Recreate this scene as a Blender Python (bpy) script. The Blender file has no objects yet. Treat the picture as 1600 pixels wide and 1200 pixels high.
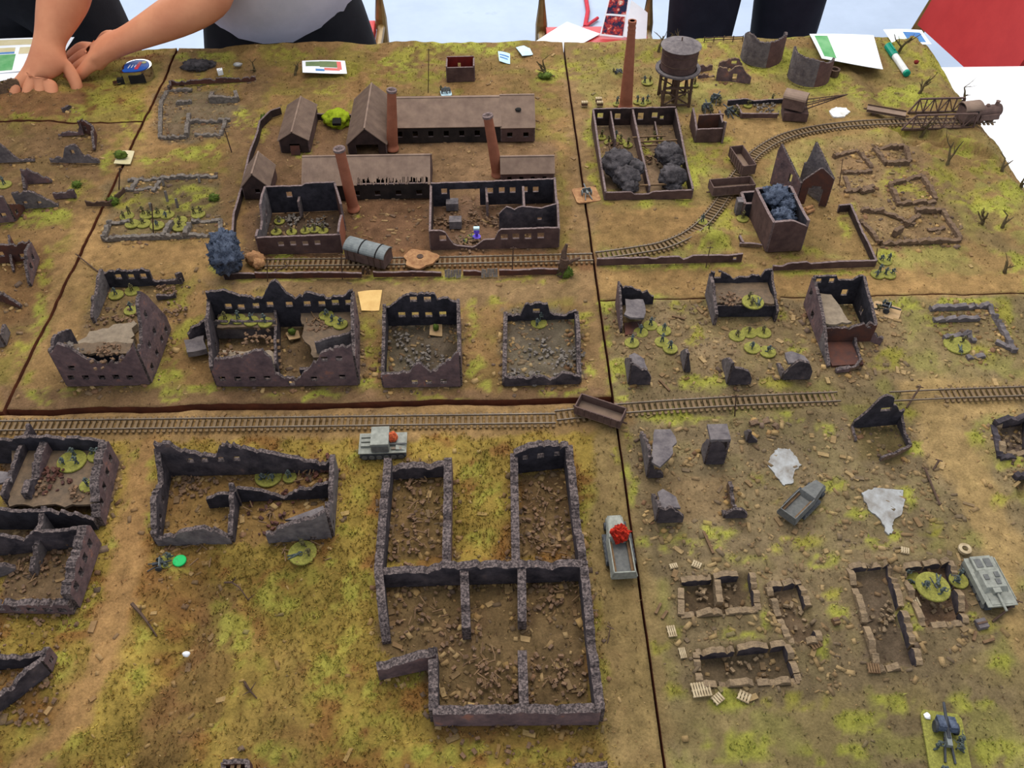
import bpy, bmesh, math, random
import numpy as np
from mathutils import Vector, Matrix, Euler

random.seed(7); np.random.seed(7)
SC = bpy.context.scene
COL = SC.collection

# ------------------------------------------------------------------ camera
F = 1385.0                    # focal length in pixels of the 1600x1200 frame
CAMZ = 0.75                   # camera height above the table terrain (m)
_dY = Vector((-55 / F, 1488 / F, -1)).normalized()
_dX = Vector((1, .02, -.018)); _dX = (_dX - _dX.dot(_dY) * _dY).normalized()
_dZ = _dX.cross(_dY)
cam = bpy.data.cameras.new('camera'); camo = bpy.data.objects.new('camera', cam)
COL.objects.link(camo)
cam.sensor_width = 36; cam.lens = F / 1600 * 36; cam.clip_start = .01; cam.clip_end = 60
camo.matrix_world = Matrix.Translation((0, 0, CAMZ)) @ Matrix((_dX, _dY, _dZ)).to_4x4()
SC.camera = camo

# ------------------------------------------------------------------ light
SC.view_settings.view_transform = 'Standard'
SC.view_settings.look = 'None'
SC.view_settings.gamma = 1
SC.view_settings.use_curve_mapping = False
SC.view_settings.exposure = 0.46
wd = bpy.data.worlds.new('hall'); SC.world = wd; wd.use_nodes = True
bg = wd.node_tree.nodes['Background']
bg.inputs[0].default_value = (.80, .88, 1, 1); bg.inputs[1].default_value = .62
def area(name, loc, target, sx, sy, power, col):
    l = bpy.data.lights.new(name, 'AREA'); l.shape = 'RECTANGLE'
    l.size = sx; l.size_y = sy; l.energy = power; l.color = col
    o = bpy.data.objects.new(name, l); COL.objects.link(o); o.location = loc
    o.rotation_euler = (Vector(target) - Vector(loc)).to_track_quat('-Z', 'Y').to_euler()
    return o
area('hall_window_light', (-.6, 4.6, 2.3), (0, 1.0, 0), 5.0, 2.2, 165, (.93, .97, 1))
area('ceiling_light', (.1, 1.5, 2.6), (.05, .95, 0), 2.4, 1.4, 45, (1, .93, .84))

# ------------------------------------------------------------------ pixel -> place helpers
def ray(px, py):
    d = Vector(((px - 800) / F, (600 - py) / F, -1))
    return Vector((d.dot(_dX), d.dot(_dY), d.dot(_dZ)))
def P(px, py, z=0.0):          # point of the horizontal plane at height z (m)
    w = ray(px, py); t = (z - CAMZ) / w.z
    return Vector((t * w.x, t * w.y, z))
def PY(px, py, Y):             # point at world depth Y
    w = ray(px, py); t = Y / w.y
    return Vector((t * w.x, Y, CAMZ + t * w.z))
def proj_np(X, Y, Z):
    Z = Z - CAMZ
    cx = X * _dX.x + Y * _dY.x + Z * _dZ.x
    cy = X * _dX.y + Y * _dY.y + Z * _dZ.y
    cz = X * _dX.z + Y * _dY.z + Z * _dZ.z
    return 800 + F * cx / -cz, 600 - F * cy / -cz
def hit(px, py, a, b):         # ray against the vertical plane through a,b: (distance along, height)
    w = ray(px, py); d = (b - a); L = math.hypot(d.x, d.y); ux, uy = d.x / L, d.y / L
    nx, ny = -uy, ux
    t = (a.x * nx + a.y * ny) / (w.x * nx + w.y * ny)
    x, y = t * w.x, t * w.y
    return (x - a.x) * ux + (y - a.y) * uy, CAMZ + t * w.z

# ------------------------------------------------------------------ noise
class VN:
    def __init__(s, seed, n=256):
        r = np.random.RandomState(seed); s.t = r.rand(n, n); s.n = n
    def __call__(s, x, y):
        x = np.asarray(x, float); y = np.asarray(y, float)
        xi = np.floor(x).astype(int); yi = np.floor(y).astype(int)
        fx = x - xi; fy = y - yi; fx = fx * fx * (3 - 2 * fx); fy = fy * fy * (3 - 2 * fy)
        n = s.n; a = s.t[xi % n, yi % n]; b = s.t[(xi + 1) % n, yi % n]
        c = s.t[xi % n, (yi + 1) % n]; d = s.t[(xi + 1) % n, (yi + 1) % n]
        return (a * (1 - fx) + b * fx) * (1 - fy) + (c * (1 - fx) + d * fx) * fy
    def fbm(s, x, y, o=4):
        v = 0; a = .5; tot = 0
        for k in range(o):
            v = v + a * s(x * 2 ** k + 17.3 * k, y * 2 ** k + 5.1 * k); tot += a; a *= .5
        return v / tot
N1, N2, N3 = VN(1), VN(2), VN(3)
def sst(a, b, x):
    t = np.clip((x - a) / (b - a), 0, 1); return t * t * (3 - 2 * t)

# ------------------------------------------------------------------ materials
def lin(c):
    return tuple(((v / 255) / 12.92 if v / 255 < .04045 else ((v / 255 + .055) / 1.055) ** 2.4) for v in c)
MATS = {}
def nmat(name, c1, c2=None, scale=120, rough=.85, bump=.0, spec=.2, metal=0, c3=None, contrast=(.35, .65), bscale=None, emit=None):
    m = bpy.data.materials.new(name); m.use_nodes = True; MATS[name] = m
    nt = m.node_tree; b = nt.nodes['Principled BSDF']
    b.inputs['Roughness'].default_value = rough
    b.inputs['Specular IOR Level'].default_value = spec
    b.inputs['Metallic'].default_value = metal
    c1 = lin(c1)
    if c2 is None: c2 = tuple(v * .82 for v in (c1))
    else: c2 = lin(c2)
    tc = nt.nodes.new('ShaderNodeTexCoord')
    nz = nt.nodes.new('ShaderNodeTexNoise'); nz.inputs['Scale'].default_value = scale; nz.inputs['Detail'].default_value = 5
    nz.inputs['Roughness'].default_value = .65
    nt.links.new(tc.outputs['Object'], nz.inputs['Vector'])
    cr = nt.nodes.new('ShaderNodeValToRGB'); e = cr.color_ramp.elements
    e[0].position = contrast[0]; e[0].color = (*c1, 1); e[1].position = contrast[1]; e[1].color = (*c2, 1)
    if c3:
        k = e.new((contrast[1] + 1) / 2 - .1); k.color = (*lin(c3), 1)
    nt.links.new(nz.outputs['Fac'], cr.inputs['Fac'])
    nt.links.new(cr.outputs['Color'], b.inputs['Base Color'])
    if bump:
        bn = nt.nodes.new('ShaderNodeBump'); bn.inputs['Strength'].default_value = bump; bn.inputs['Distance'].default_value = .002
        n2 = nt.nodes.new('ShaderNodeTexNoise'); n2.inputs['Scale'].default_value = bscale or scale * 3; n2.inputs['Detail'].default_value = 4
        nt.links.new(tc.outputs['Object'], n2.inputs['Vector'])
        nt.links.new(n2.outputs['Fac'], bn.inputs['Height']); nt.links.new(bn.outputs['Normal'], b.inputs['Normal'])
    return m
def vmat(name, rough=.95, scale=500, lo=.72, hi=1.25, bump=.5):   # vertex colour 'cover' with fine grain
    m = bpy.data.materials.new(name); m.use_nodes = True; MATS[name] = m
    nt = m.node_tree; b = nt.nodes['Principled BSDF']
    b.inputs['Roughness'].default_value = rough; b.inputs['Specular IOR Level'].default_value = .1
    at = nt.nodes.new('ShaderNodeVertexColor'); at.layer_name = 'cover'
    tc = nt.nodes.new('ShaderNodeTexCoord')
    nz = nt.nodes.new('ShaderNodeTexNoise'); nz.inputs['Scale'].default_value = scale; nz.inputs['Detail'].default_value = 6
    nz.inputs['Roughness'].default_value = .75
    nt.links.new(tc.outputs['Object'], nz.inputs['Vector'])
    mr = nt.nodes.new('ShaderNodeMapRange'); mr.inputs[1].default_value = .3; mr.inputs[2].default_value = .7
    mr.inputs[3].default_value = lo; mr.inputs[4].default_value = hi
    n3 = nt.nodes.new('ShaderNodeTexNoise'); n3.inputs['Scale'].default_value = scale * .22; n3.inputs['Detail'].default_value = 3
    nt.links.new(tc.outputs['Object'], n3.inputs['Vector'])
    av = nt.nodes.new('ShaderNodeMix'); av.inputs[0].default_value = .3
    nt.links.new(nz.outputs['Fac'], av.inputs[2]); nt.links.new(n3.outputs['Fac'], av.inputs[3])
    nt.links.new(av.outputs[0], mr.inputs[0])
    mx = nt.nodes.new('ShaderNodeVectorMath'); mx.operation = 'SCALE'
    nt.links.new(at.outputs['Color'], mx.inputs[0]); nt.links.new(mr.outputs[0], mx.inputs['Scale'])
    nt.links.new(mx.outputs[0], b.inputs['Base Color'])
    if bump:
        bn = nt.nodes.new('ShaderNodeBump'); bn.inputs['Strength'].default_value = bump; bn.inputs['Distance'].default_value = .0015
        nt.links.new(nz.outputs['Fac'], bn.inputs['Height']); nt.links.new(bn.outputs['Normal'], b.inputs['Normal'])
    return m
vmat('ground', scale=420, lo=.5, hi=1.5, bump=.9); vmat('flock', lo=.8, hi=1.2, bump=0); vmat('rubble', scale=300)
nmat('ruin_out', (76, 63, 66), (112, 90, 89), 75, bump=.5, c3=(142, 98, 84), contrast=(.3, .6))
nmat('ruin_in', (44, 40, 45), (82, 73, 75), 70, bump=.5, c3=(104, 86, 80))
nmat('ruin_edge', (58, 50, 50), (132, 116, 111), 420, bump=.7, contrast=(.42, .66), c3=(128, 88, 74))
nmat('ruin_grey', (82, 75, 77), (116, 107, 105), 90, bump=.5)
nmat('ruin_black', (34, 32, 37), (58, 54, 60), 90, bump=.25)
nmat('brick_rust', (92, 56, 44), (70, 50, 46), 70, bump=.3, c3=(126, 84, 62))
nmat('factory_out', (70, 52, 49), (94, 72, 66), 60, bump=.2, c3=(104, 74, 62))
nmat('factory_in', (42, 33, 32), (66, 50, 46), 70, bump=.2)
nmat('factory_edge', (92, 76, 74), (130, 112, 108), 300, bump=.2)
nmat('roof', (114, 94, 82), (138, 116, 100), 45, bump=.15, rough=.8)
nmat('roof_burnt', (52, 44, 40), (30, 26, 25), 45, bump=.15)
nmat('chimney', (136, 82, 60), (152, 94, 70), 60, bump=.2, c3=(116, 70, 54))
nmat('near_black', (22, 20, 20), (34, 30, 29), 90)  # near-black; in the chimney mouths it is painted in for shade
nmat('wagon', (84, 66, 61), (106, 84, 76), 90, bump=.1)
nmat('wagon_floor', (118, 98, 84), (136, 114, 96), 60)
nmat('rail', (120, 104, 84), (90, 74, 60), 150, rough=.5, spec=.5)
nmat('sleeper', (100, 80, 58), (124, 102, 74), 160)
nmat('wood', (120, 94, 66), (92, 70, 50), 140, bump=.2)
nmat('wood_pale', (182, 164, 132), (150, 130, 100), 140, bump=.2)
nmat('pole', (70, 54, 46), (90, 70, 56), 140)
nmat('twig', (70, 58, 40), (96, 84, 54), 200)
nmat('bark_dark', (72, 56, 47), (96, 74, 60), 150, bump=.4)
nmat('base_green', (146, 142, 66), (112, 108, 50), 420, bump=.4, c3=(176, 168, 96))
nmat('base_edge', (168, 160, 100), (150, 146, 84), 200)
nmat('soldier_grey', (88, 96, 92), (60, 66, 64), 500)
nmat('soldier_olive', (104, 96, 62), (70, 66, 44), 500)
nmat('steel', (122, 126, 124), (98, 102, 102), 160, rough=.6)
nmat('steel_dark', (48, 50, 54), (66, 68, 72), 200, rough=.6)
nmat('vehicle_grey', (146, 146, 135), (120, 120, 111), 180, rough=.7)
nmat('vehicle_dark', (106, 105, 101), (86, 86, 84), 180, rough=.7)
nmat('foam_red', (196, 50, 24), (120, 20, 14), 220, bump=.6)
nmat('foam_orange', (206, 104, 62), (150, 60, 36), 300, bump=.6)
nmat('smoke_black', (52, 49, 50), (96, 90, 91), 60, bump=.8, bscale=500, spec=0)
nmat('smoke_blue', (56, 62, 76), (96, 104, 120), 140, bump=.9, bscale=600, spec=0)
nmat('lime', (164, 180, 48), (136, 152, 38), 300, bump=.8, spec=0)
nmat('hedge', (96, 116, 40), (70, 82, 34), 300, bump=.8)
nmat('felt_brown', (172, 130, 88), (140, 98, 66), 160, bump=.5)
nmat('card_tan', (212, 176, 112), (198, 158, 96), 60)
nmat('card_brown', (176, 146, 108), (160, 130, 92), 80)
nmat('paper', (240, 242, 246), (232, 236, 240), 20)
nmat('paper_blue', (190, 214, 222), (176, 204, 214), 40)
nmat('print_green', (118, 132, 92), (100, 118, 80), 40)
nmat('print_deepgreen', (84, 150, 92), (120, 170, 120), 30)
nmat('print_red', (224, 110, 104), (214, 120, 112), 30)
nmat('print_blue', (70, 110, 170), (90, 140, 190), 30)
nmat('print_cream', (212, 200, 164), (196, 184, 140), 30)
nmat('print_mix', (40, 44, 70), (190, 60, 50), 60, contrast=(.45, .55), c3=(230, 220, 200))
nmat('chrome', (190, 194, 198), (170, 174, 180), 30, rough=.18, metal=1)
nmat('black_plastic', (26, 26, 28), (34, 34, 36), 60, rough=.5)
nmat('label_blue', (30, 84, 170), (24, 74, 156), 60, rough=.4)
nmat('label_red', (200, 60, 70), None, 60, rough=.4)
nmat('label_yellow', (200, 190, 90), None, 60, rough=.4)
nmat('pen_green', (10, 140, 112), (8, 124, 100), 60, rough=.4)
nmat('pen_white', (216, 216, 210), None, 60, rough=.4)
nmat('token_green', (20, 184, 96), (24, 170, 88), 60, rough=.4)
nmat('token_purple', (90, 60, 190), (120, 100, 214), 200, rough=.4)
nmat('white', (236, 236, 236), None, 60, rough=.5)
nmat('puddle', (158, 158, 156), (118, 110, 100), 60, rough=.16, spec=.6, contrast=(.38, .66))
nmat('puddle_white', (240, 240, 240), (190, 186, 176), 60, rough=.3, spec=.6)
nmat('red_vinyl', (196, 62, 60), (184, 54, 54), 20, rough=.45, spec=.4)
nmat('gold_metal', (140, 112, 62), (122, 96, 52), 40, rough=.35, spec=.5, metal=.4)
nmat('skin', (214, 146, 108), (198, 128, 94), 14, rough=.55, bump=.05)
nmat('hair', (54, 40, 30), (36, 27, 22), 80, rough=.6)
nmat('eye', (230, 230, 226), None, 60, rough=.3)
nmat('shirt_grey', (204, 196, 200), (184, 178, 182), 8, rough=.9, bump=.2, bscale=700)
nmat('trousers_black', (20, 22, 32), (30, 32, 42), 12, rough=.9, bump=.2, bscale=700)
nmat('trousers_dark', (34, 33, 36), (22, 22, 25), 12, rough=.9, bump=.2, bscale=700)
nmat('table_white', (246, 246, 246), (240, 240, 242), 10, rough=.6)
nmat('foam_side', (118, 66, 42), (92, 52, 36), 60, bump=.3)
nmat('red_inside', (120, 34, 28), (92, 26, 24), 90)
nmat('strap_red', (190, 56, 66), None, 90)
nmat('floor_paint', (158, 168, 184), (168, 178, 194), 5, rough=.3, spec=.4, c3=(150, 160, 174))

# ------------------------------------------------------------------ mesh builder
class MB:
    def __init__(s): s.v = []; s.f = []; s.m = []
    def add(s, vs, fs, mi=0):
        k = len(s.v); s.v += [tuple(v) for v in vs]
        for f in fs: s.f.append(tuple(i + k for i in f)); s.m.append(mi)
        return s
    def hexa(s, p, ms=(0,) * 6):       # 0-3 bottom ring, 4-7 top ring; faces bottom, top, 4 sides
        k = len(s.v); s.v += [tuple(v) for v in p]
        for f, mi in zip(((3, 2, 1, 0), (4, 5, 6, 7), (0, 1, 5, 4), (1, 2, 6, 5), (2, 3, 7, 6), (3, 0, 4, 7)), ms):
            s.f.append(tuple(i + k for i in f)); s.m.append(mi)
        return s
    def box(s, c, d, rz=0, mi=0, rx=0, ry=0, taper=1.0):
        M = Euler((rx, ry, rz)).to_matrix(); c = Vector(c); hx, hy, hz = d[0] / 2, d[1] / 2, d[2] / 2
        pts = [(-hx, -hy, -hz), (hx, -hy, -hz), (hx, hy, -hz), (-hx, hy, -hz)]
        pts += [(x * taper, y * taper, hz) for x, y, _ in pts]
        return s.hexa([c + M @ Vector(q) for q in pts], (mi,) * 6)
    def bar(s, a, b, w, h=None, mi=0):   # square bar between points
        a = Vector(a); b = Vector(b); d = (b - a); L = d.length
        if L < 1e-6: return s
        q = d.to_track_quat('X', 'Z').to_matrix(); h = h or w
        pts = [(0, -w / 2, -h / 2), (L, -w / 2, -h / 2), (L, w / 2, -h / 2), (0, w / 2, -h / 2)]
        pts += [(x, y, h / 2) for x, y, _ in pts]
        return s.hexa([a + q @ Vector(t) for t in pts], (mi,) * 6)
    def tube(s, pts, radii, n=8, mi=0, caps=True, up=None):
        pts = [Vector(p) for p in pts]; k = len(s.v)
        if not hasattr(radii, '__len__'): radii = [radii] * len(pts)
        for i, p in enumerate(pts):
            d = (pts[min(i + 1, len(pts) - 1)] - pts[max(i - 1, 0)]).normalized()
            x = d.orthogonal().normalized() if up is None else Vector(up).cross(d).normalized()
            if up is None:
                x = Vector((0, 0, 1)).cross(d)
                x = Vector((1, 0, 0)) if x.length < .05 else x.normalized()
            y = d.cross(x)
            for j in range(n):
                a = 2 * math.pi * j / n
                s.v.append(tuple(p + radii[i] * (math.cos(a) * x + math.sin(a) * y)))
        for i in range(len(pts) - 1):
            for j in range(n):
                s.f.append((k + i * n + j, k + i * n + (j + 1) % n, k + (i + 1) * n + (j + 1) % n, k + (i + 1) * n + j)); s.m.append(mi)
        if caps:
            s.f.append(tuple(k + j for j in reversed(range(n)))); s.m.append(mi)
            s.f.append(tuple(k + (len(pts) - 1) * n + j for j in range(n))); s.m.append(mi)
        return s
    def lathe(s, prof, n=20, c=(0, 0, 0), mi=0):   # prof: (r, z)
        k = len(s.v); c = Vector(c)
        for r, z in prof:
            for j in range(n):
                a = 2 * math.pi * j / n; s.v.append((c.x + r * math.cos(a), c.y + r * math.sin(a), c.z + z))
        for i in range(len(prof) - 1):
            for j in range(n):
                s.f.append((k + i * n + j, k + i * n + (j + 1) % n, k + (i + 1) * n + (j + 1) % n, k + (i + 1) * n + j)); s.m.append(mi)
        if prof[0][0] > 1e-6: s.f.append(tuple(k + j for j in reversed(range(n)))); s.m.append(mi)
        if prof[-1][0] > 1e-6: s.f.append(tuple(k + (len(prof) - 1) * n + j for j in range(n))); s.m.append(mi)
        return s
    def prism(s, poly, z0, z1, mi=0, ms=None):     # poly: list of (x,y)
        n = len(poly); k = len(s.v)
        A = sum(poly[i][0] * poly[(i + 1) % n][1] - poly[(i + 1) % n][0] * poly[i][1] for i in range(n))
        if A < 0: poly = poly[::-1]
        for z in (z0, z1):
            for q in poly: s.v.append((q[0], q[1], z))
        s.f.append(tuple(k + j for j in reversed(range(n)))); s.m.append(mi)
        s.f.append(tuple(k + n + j for j in range(n))); s.m.append(mi)
        for j in range(n):
            s.f.append((k + j, k + (j + 1) % n, k + n + (j + 1) % n, k + n + j)); s.m.append(mi)
        return s
    def blob(s, c, r, sub=3, amp=.25, freq=3., seed=0, mi=0, sq=(1, 1, 1), fine=.08):
        bm = bmesh.new(); bmesh.ops.create_icosphere(bm, subdivisions=sub, radius=1)
        from mathutils import noise
        off = Vector((seed * 3.7, seed * 1.3, seed * 7.1)); k = len(s.v)
        for v in bm.verts:
            q = v.co.normalized()
            d = 1 + amp * noise.noise(q * freq * .6 + off) + amp * .5 * noise.noise(q * freq * 1.7 + off) + fine * noise.noise(q * freq * 6 + off)
            s.v.append((c[0] + q.x * d * r * sq[0], c[1] + q.y * d * r * sq[1], c[2] + q.z * d * r * sq[2]))
        for f in bm.faces: s.f.append(tuple(k + v.index for v in f.verts)); s.m.append(mi)
        bm.free(); return s
    def mesh(s, name, mats):
        me = bpy.data.meshes.new(name); me.from_pydata(s.v, [], s.f)
        for m in (mats if isinstance(mats, (list, tuple)) else [mats]): me.materials.append(MATS[m])
        if any(s.m): me.polygons.foreach_set('material_index', s.m)
        me.update(); return me
    def build(s, name, mats, parent=None, world=True, smooth=False, loc=None):
        if parent is not None and world:
            o3 = parent.matrix_local.translation if parent.parent is None else Vector((0, 0, 0))
            if parent.parent is not None:
                q = parent; o3 = Vector((0, 0, 0))
                while q is not None: o3 = o3 + q.location; q = q.parent
            else: o3 = parent.location
            s.v = [(v[0] - o3.x, v[1] - o3.y, v[2] - o3.z) for v in s.v]
        if parent is None and loc is not None:
            s.v = [(v[0] - loc[0], v[1] - loc[1], v[2] - loc[2]) for v in s.v]
        me = s.mesh(name, mats)
        if smooth: me.polygons.foreach_set('use_smooth', [True] * len(me.polygons))
        o = bpy.data.objects.new(name, me); COL.objects.link(o)
        if parent is not None: o.parent = parent
        elif loc is not None: o.location = loc
        return o
def tag(o, label, cat, group=None):
    o['label'] = label; o['category'] = cat
    if group: o['group'] = group
    return o
def thing(name, label, cat, loc, rz=0, group=None):
    o = bpy.data.objects.new(name, None); COL.objects.link(o); o.location = loc
    o.rotation_euler = (0, 0, rz); o.empty_display_size = .01
    return tag(o, label, cat, group)
def inst(name, me, parent, loc=(0, 0, 0), rot=(0, 0, 0), sc=1):
    o = bpy.data.objects.new(name, me); COL.objects.link(o); o.parent = parent
    o.location = loc; o.rotation_euler = rot
    o.scale = (sc, sc, sc) if not hasattr(sc, '__len__') else sc
    return o
def dup(root, loc, rz, label=None, group=None):
    r = root.copy(); COL.objects.link(r); r.location = loc; r.rotation_euler = (0, 0, rz)
    if label: r['label'] = label
    if group: r['group'] = group
    for ch in list(root.children):
        c = ch.copy(); COL.objects.link(c); c.parent = r
        for g in list(ch.children):
            d = g.copy(); COL.objects.link(d); d.parent = c
    return r
# ------------------------------------------------------------------ terrain boards
XL, XA, YB, YC, YS, YK, XR = -.555, .133, .671, .840, 1.287, 1.53, .795
MOUNDS = [  # px, py, rx mm, ry mm, height mm
    (60, 150, 90, 60, 16), (305, 102, 40, 22, 8), (255, 600, 30, 10, 3), (965, 118, 50, 34, 12),
    (1110, 374, 34, 16, 14), (1430, 90, 90, 60, 10), (1545, 215, 60, 40, 8), (1300, 70, 120, 50, 8),
    (700, 70, 200, 30, 6), (500, 72, 120, 30, 8), (1060, 75, 120, 40, 8), (1160, 75, 90, 40, 8),
    (1200, 90, 60, 40, 8), (1130, 118, 40, 26, 8), (1480, 150, 60, 50, 6), (640, 213, 26, 12, 9),
    (490, 150, 40, 24, 6), (760, 100, 50, 26, 5), (800, 115, 60, 26, 6), (1265, 650, 26, 18, 6),
    (600, 320, 40, 16, 5), (1190, 665, 26, 16, 7), (380, 620, 60, 12, 4), (30, 190, 80, 30, 6),
    (850, 575, 50, 16, 4), (1540, 330, 40, 30, 5), (620, 360, 40, 25, 4), (1130, 560, 60, 40, 4),
    (1400, 530, 60, 40, 4), (1000, 540, 40, 40, 4),
]
PITS = [  # px polygon, depth mm
    ([(1066, 908), (1172, 898), (1182, 952), (1066, 960)], 9), ([(1090, 1022), (1225, 1008), (1245, 1062), (1095, 1070)], 9),
    ([(1200, 920), (1250, 910), (1278, 1000), (1232, 1000)], 8), ([(1328, 892), (1388, 886), (1434, 1036), (1372, 1042)], 9),
    ([(1408, 890), (1482, 880), (1506, 972), (1442, 976)], 8), ([(1560, 662), (1605, 655), (1605, 708), (1566, 708)], 9),
    ([(1590, 745), (1605, 740), (1605, 775), (1592, 775)], 8), ([(1395, 200), (1470, 205), (1480, 222), (1420, 226)], 10),
    ([(1420, 215), (1500, 222), (1570, 245), (1520, 250)], 10), ([(560, 100), (566, 155), (552, 150), (535, 110)], 4),
]
# furrows and ruts (px polyline, half width mm, depth mm)
RUTS = [([(330, 900), (300, 980), (255, 1060), (215, 1200)], 22, 8), ([(395, 905), (375, 1000), (330, 1100), (300, 1200)], 12, 5),
        ([(460, 900), (430, 1010), (400, 1120), (390, 1200)], 16, 5), ([(1345, 105), (1372, 140), (1400, 200)], 14, 5),
        ([(1480, 262), (1540, 330), (1600, 400)], 16, 4), ([(1395, 215), (1490, 250), (1600, 320)], 8, 3)]
_pitw = [([tuple(P(*q)[:2]) for q in pl], d) for pl, d in PITS]
_rutw = [([tuple(P(*q)[:2]) for q in pl], w / 1000, d / 1000) for pl, w, d in RUTS]
_mnd = [(P(a, b), rx / 1000, ry / 1000, h / 1000) for a, b, rx, ry, h in MOUNDS]
def seg_dist(X, Y, a, b):
    dx, dy = b[0] - a[0], b[1] - a[1]; L = dx * dx + dy * dy + 1e-12
    t = np.clip(((X - a[0]) * dx + (Y - a[1]) * dy) / L, 0, 1)
    return np.hypot(X - a[0] - t * dx, Y - a[1] - t * dy)
def poly_sd(X, Y, poly):            # signed distance, negative inside
    d = np.full(X.shape, 1e9); ins = np.zeros(X.shape, bool); n = len(poly)
    for i in range(n):
        a, b = poly[i], poly[(i + 1) % n]
        d = np.minimum(d, seg_dist(X, Y, a, b))
        c = ((a[1] > Y) != (b[1] > Y))
        with np.errstate(divide='ignore', invalid='ignore'):
            xi = (b[0] - a[0]) * (Y - a[1]) / (b[1] - a[1] + 1e-12) + a[0]
        ins ^= c & (X < xi)
    return np.where(ins, -d, d)
def gz_np(X, Y):
    X = np.asarray(X, float); Y = np.asarray(Y, float)
    Z = (N1.fbm(X * 18, Y * 18, 3) - .5) * .006 + (N2.fbm(X * 90, Y * 90, 2) - .5) * .0022 - .0018
    for c, rx, ry, h in _mnd:
        q = ((X - c.x) / rx) ** 2 + ((Y - c.y) / ry) ** 2
        Z = Z + h * np.exp(-q * 1.3) * (.75 + .5 * N2(X * 60, Y * 60))
    for pl, d in _pitw:
        sd = poly_sd(X, Y, pl); Z = Z - d / 1000 * (1 - sst(-.004, .003, sd)) + .003 * np.exp(-((sd - .006) / .005) ** 2)
    for pl, w, d in _rutw:
        m = np.full(X.shape, 1e9)
        for a, b in zip(pl[:-1], pl[1:]): m = np.minimum(m, seg_dist(X, Y, a, b))
        Z = Z - d * np.exp(-(m / w) ** 2) * (.5 + N1(X * 70, Y * 70)) + .4 * d * np.exp(-((m - 1.6 * w) / (w * .6)) ** 2)
    # ploughed field at the back edge
    c = P(575, 118); q = np.exp(-(((X - c.x) / .05) ** 2 + ((Y - c.y) / .09) ** 2) ** 2)
    Z = Z + q * .0035 * np.sin((Y + .3 * X + .01 * N1(X * 30, Y * 30)) * 2 * np.pi / .014)
    # the terrain's right-hand bank falls away, and the back rim is lumpy
    Z = Z + .010 * sst(YK - .09, YK, Y) * (N1(X * 14 + 3, Y * 3) - .25)
    Z = Z - .018 * sst(XR - .035, XR, X + .012 * (N2(Y * 25, X * 3) - .5)) * (Y > YC)
    return Z
def gz(x, y): return float(gz_np(np.array([x]), np.array([y]))[0])
def G(px, py):                       # the spot of the terrain seen at a pixel
    z = 0.
    for _ in range(3):
        p = P(px, py, z); z = gz(p.x, p.y)
    p = P(px, py, z); return p

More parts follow.
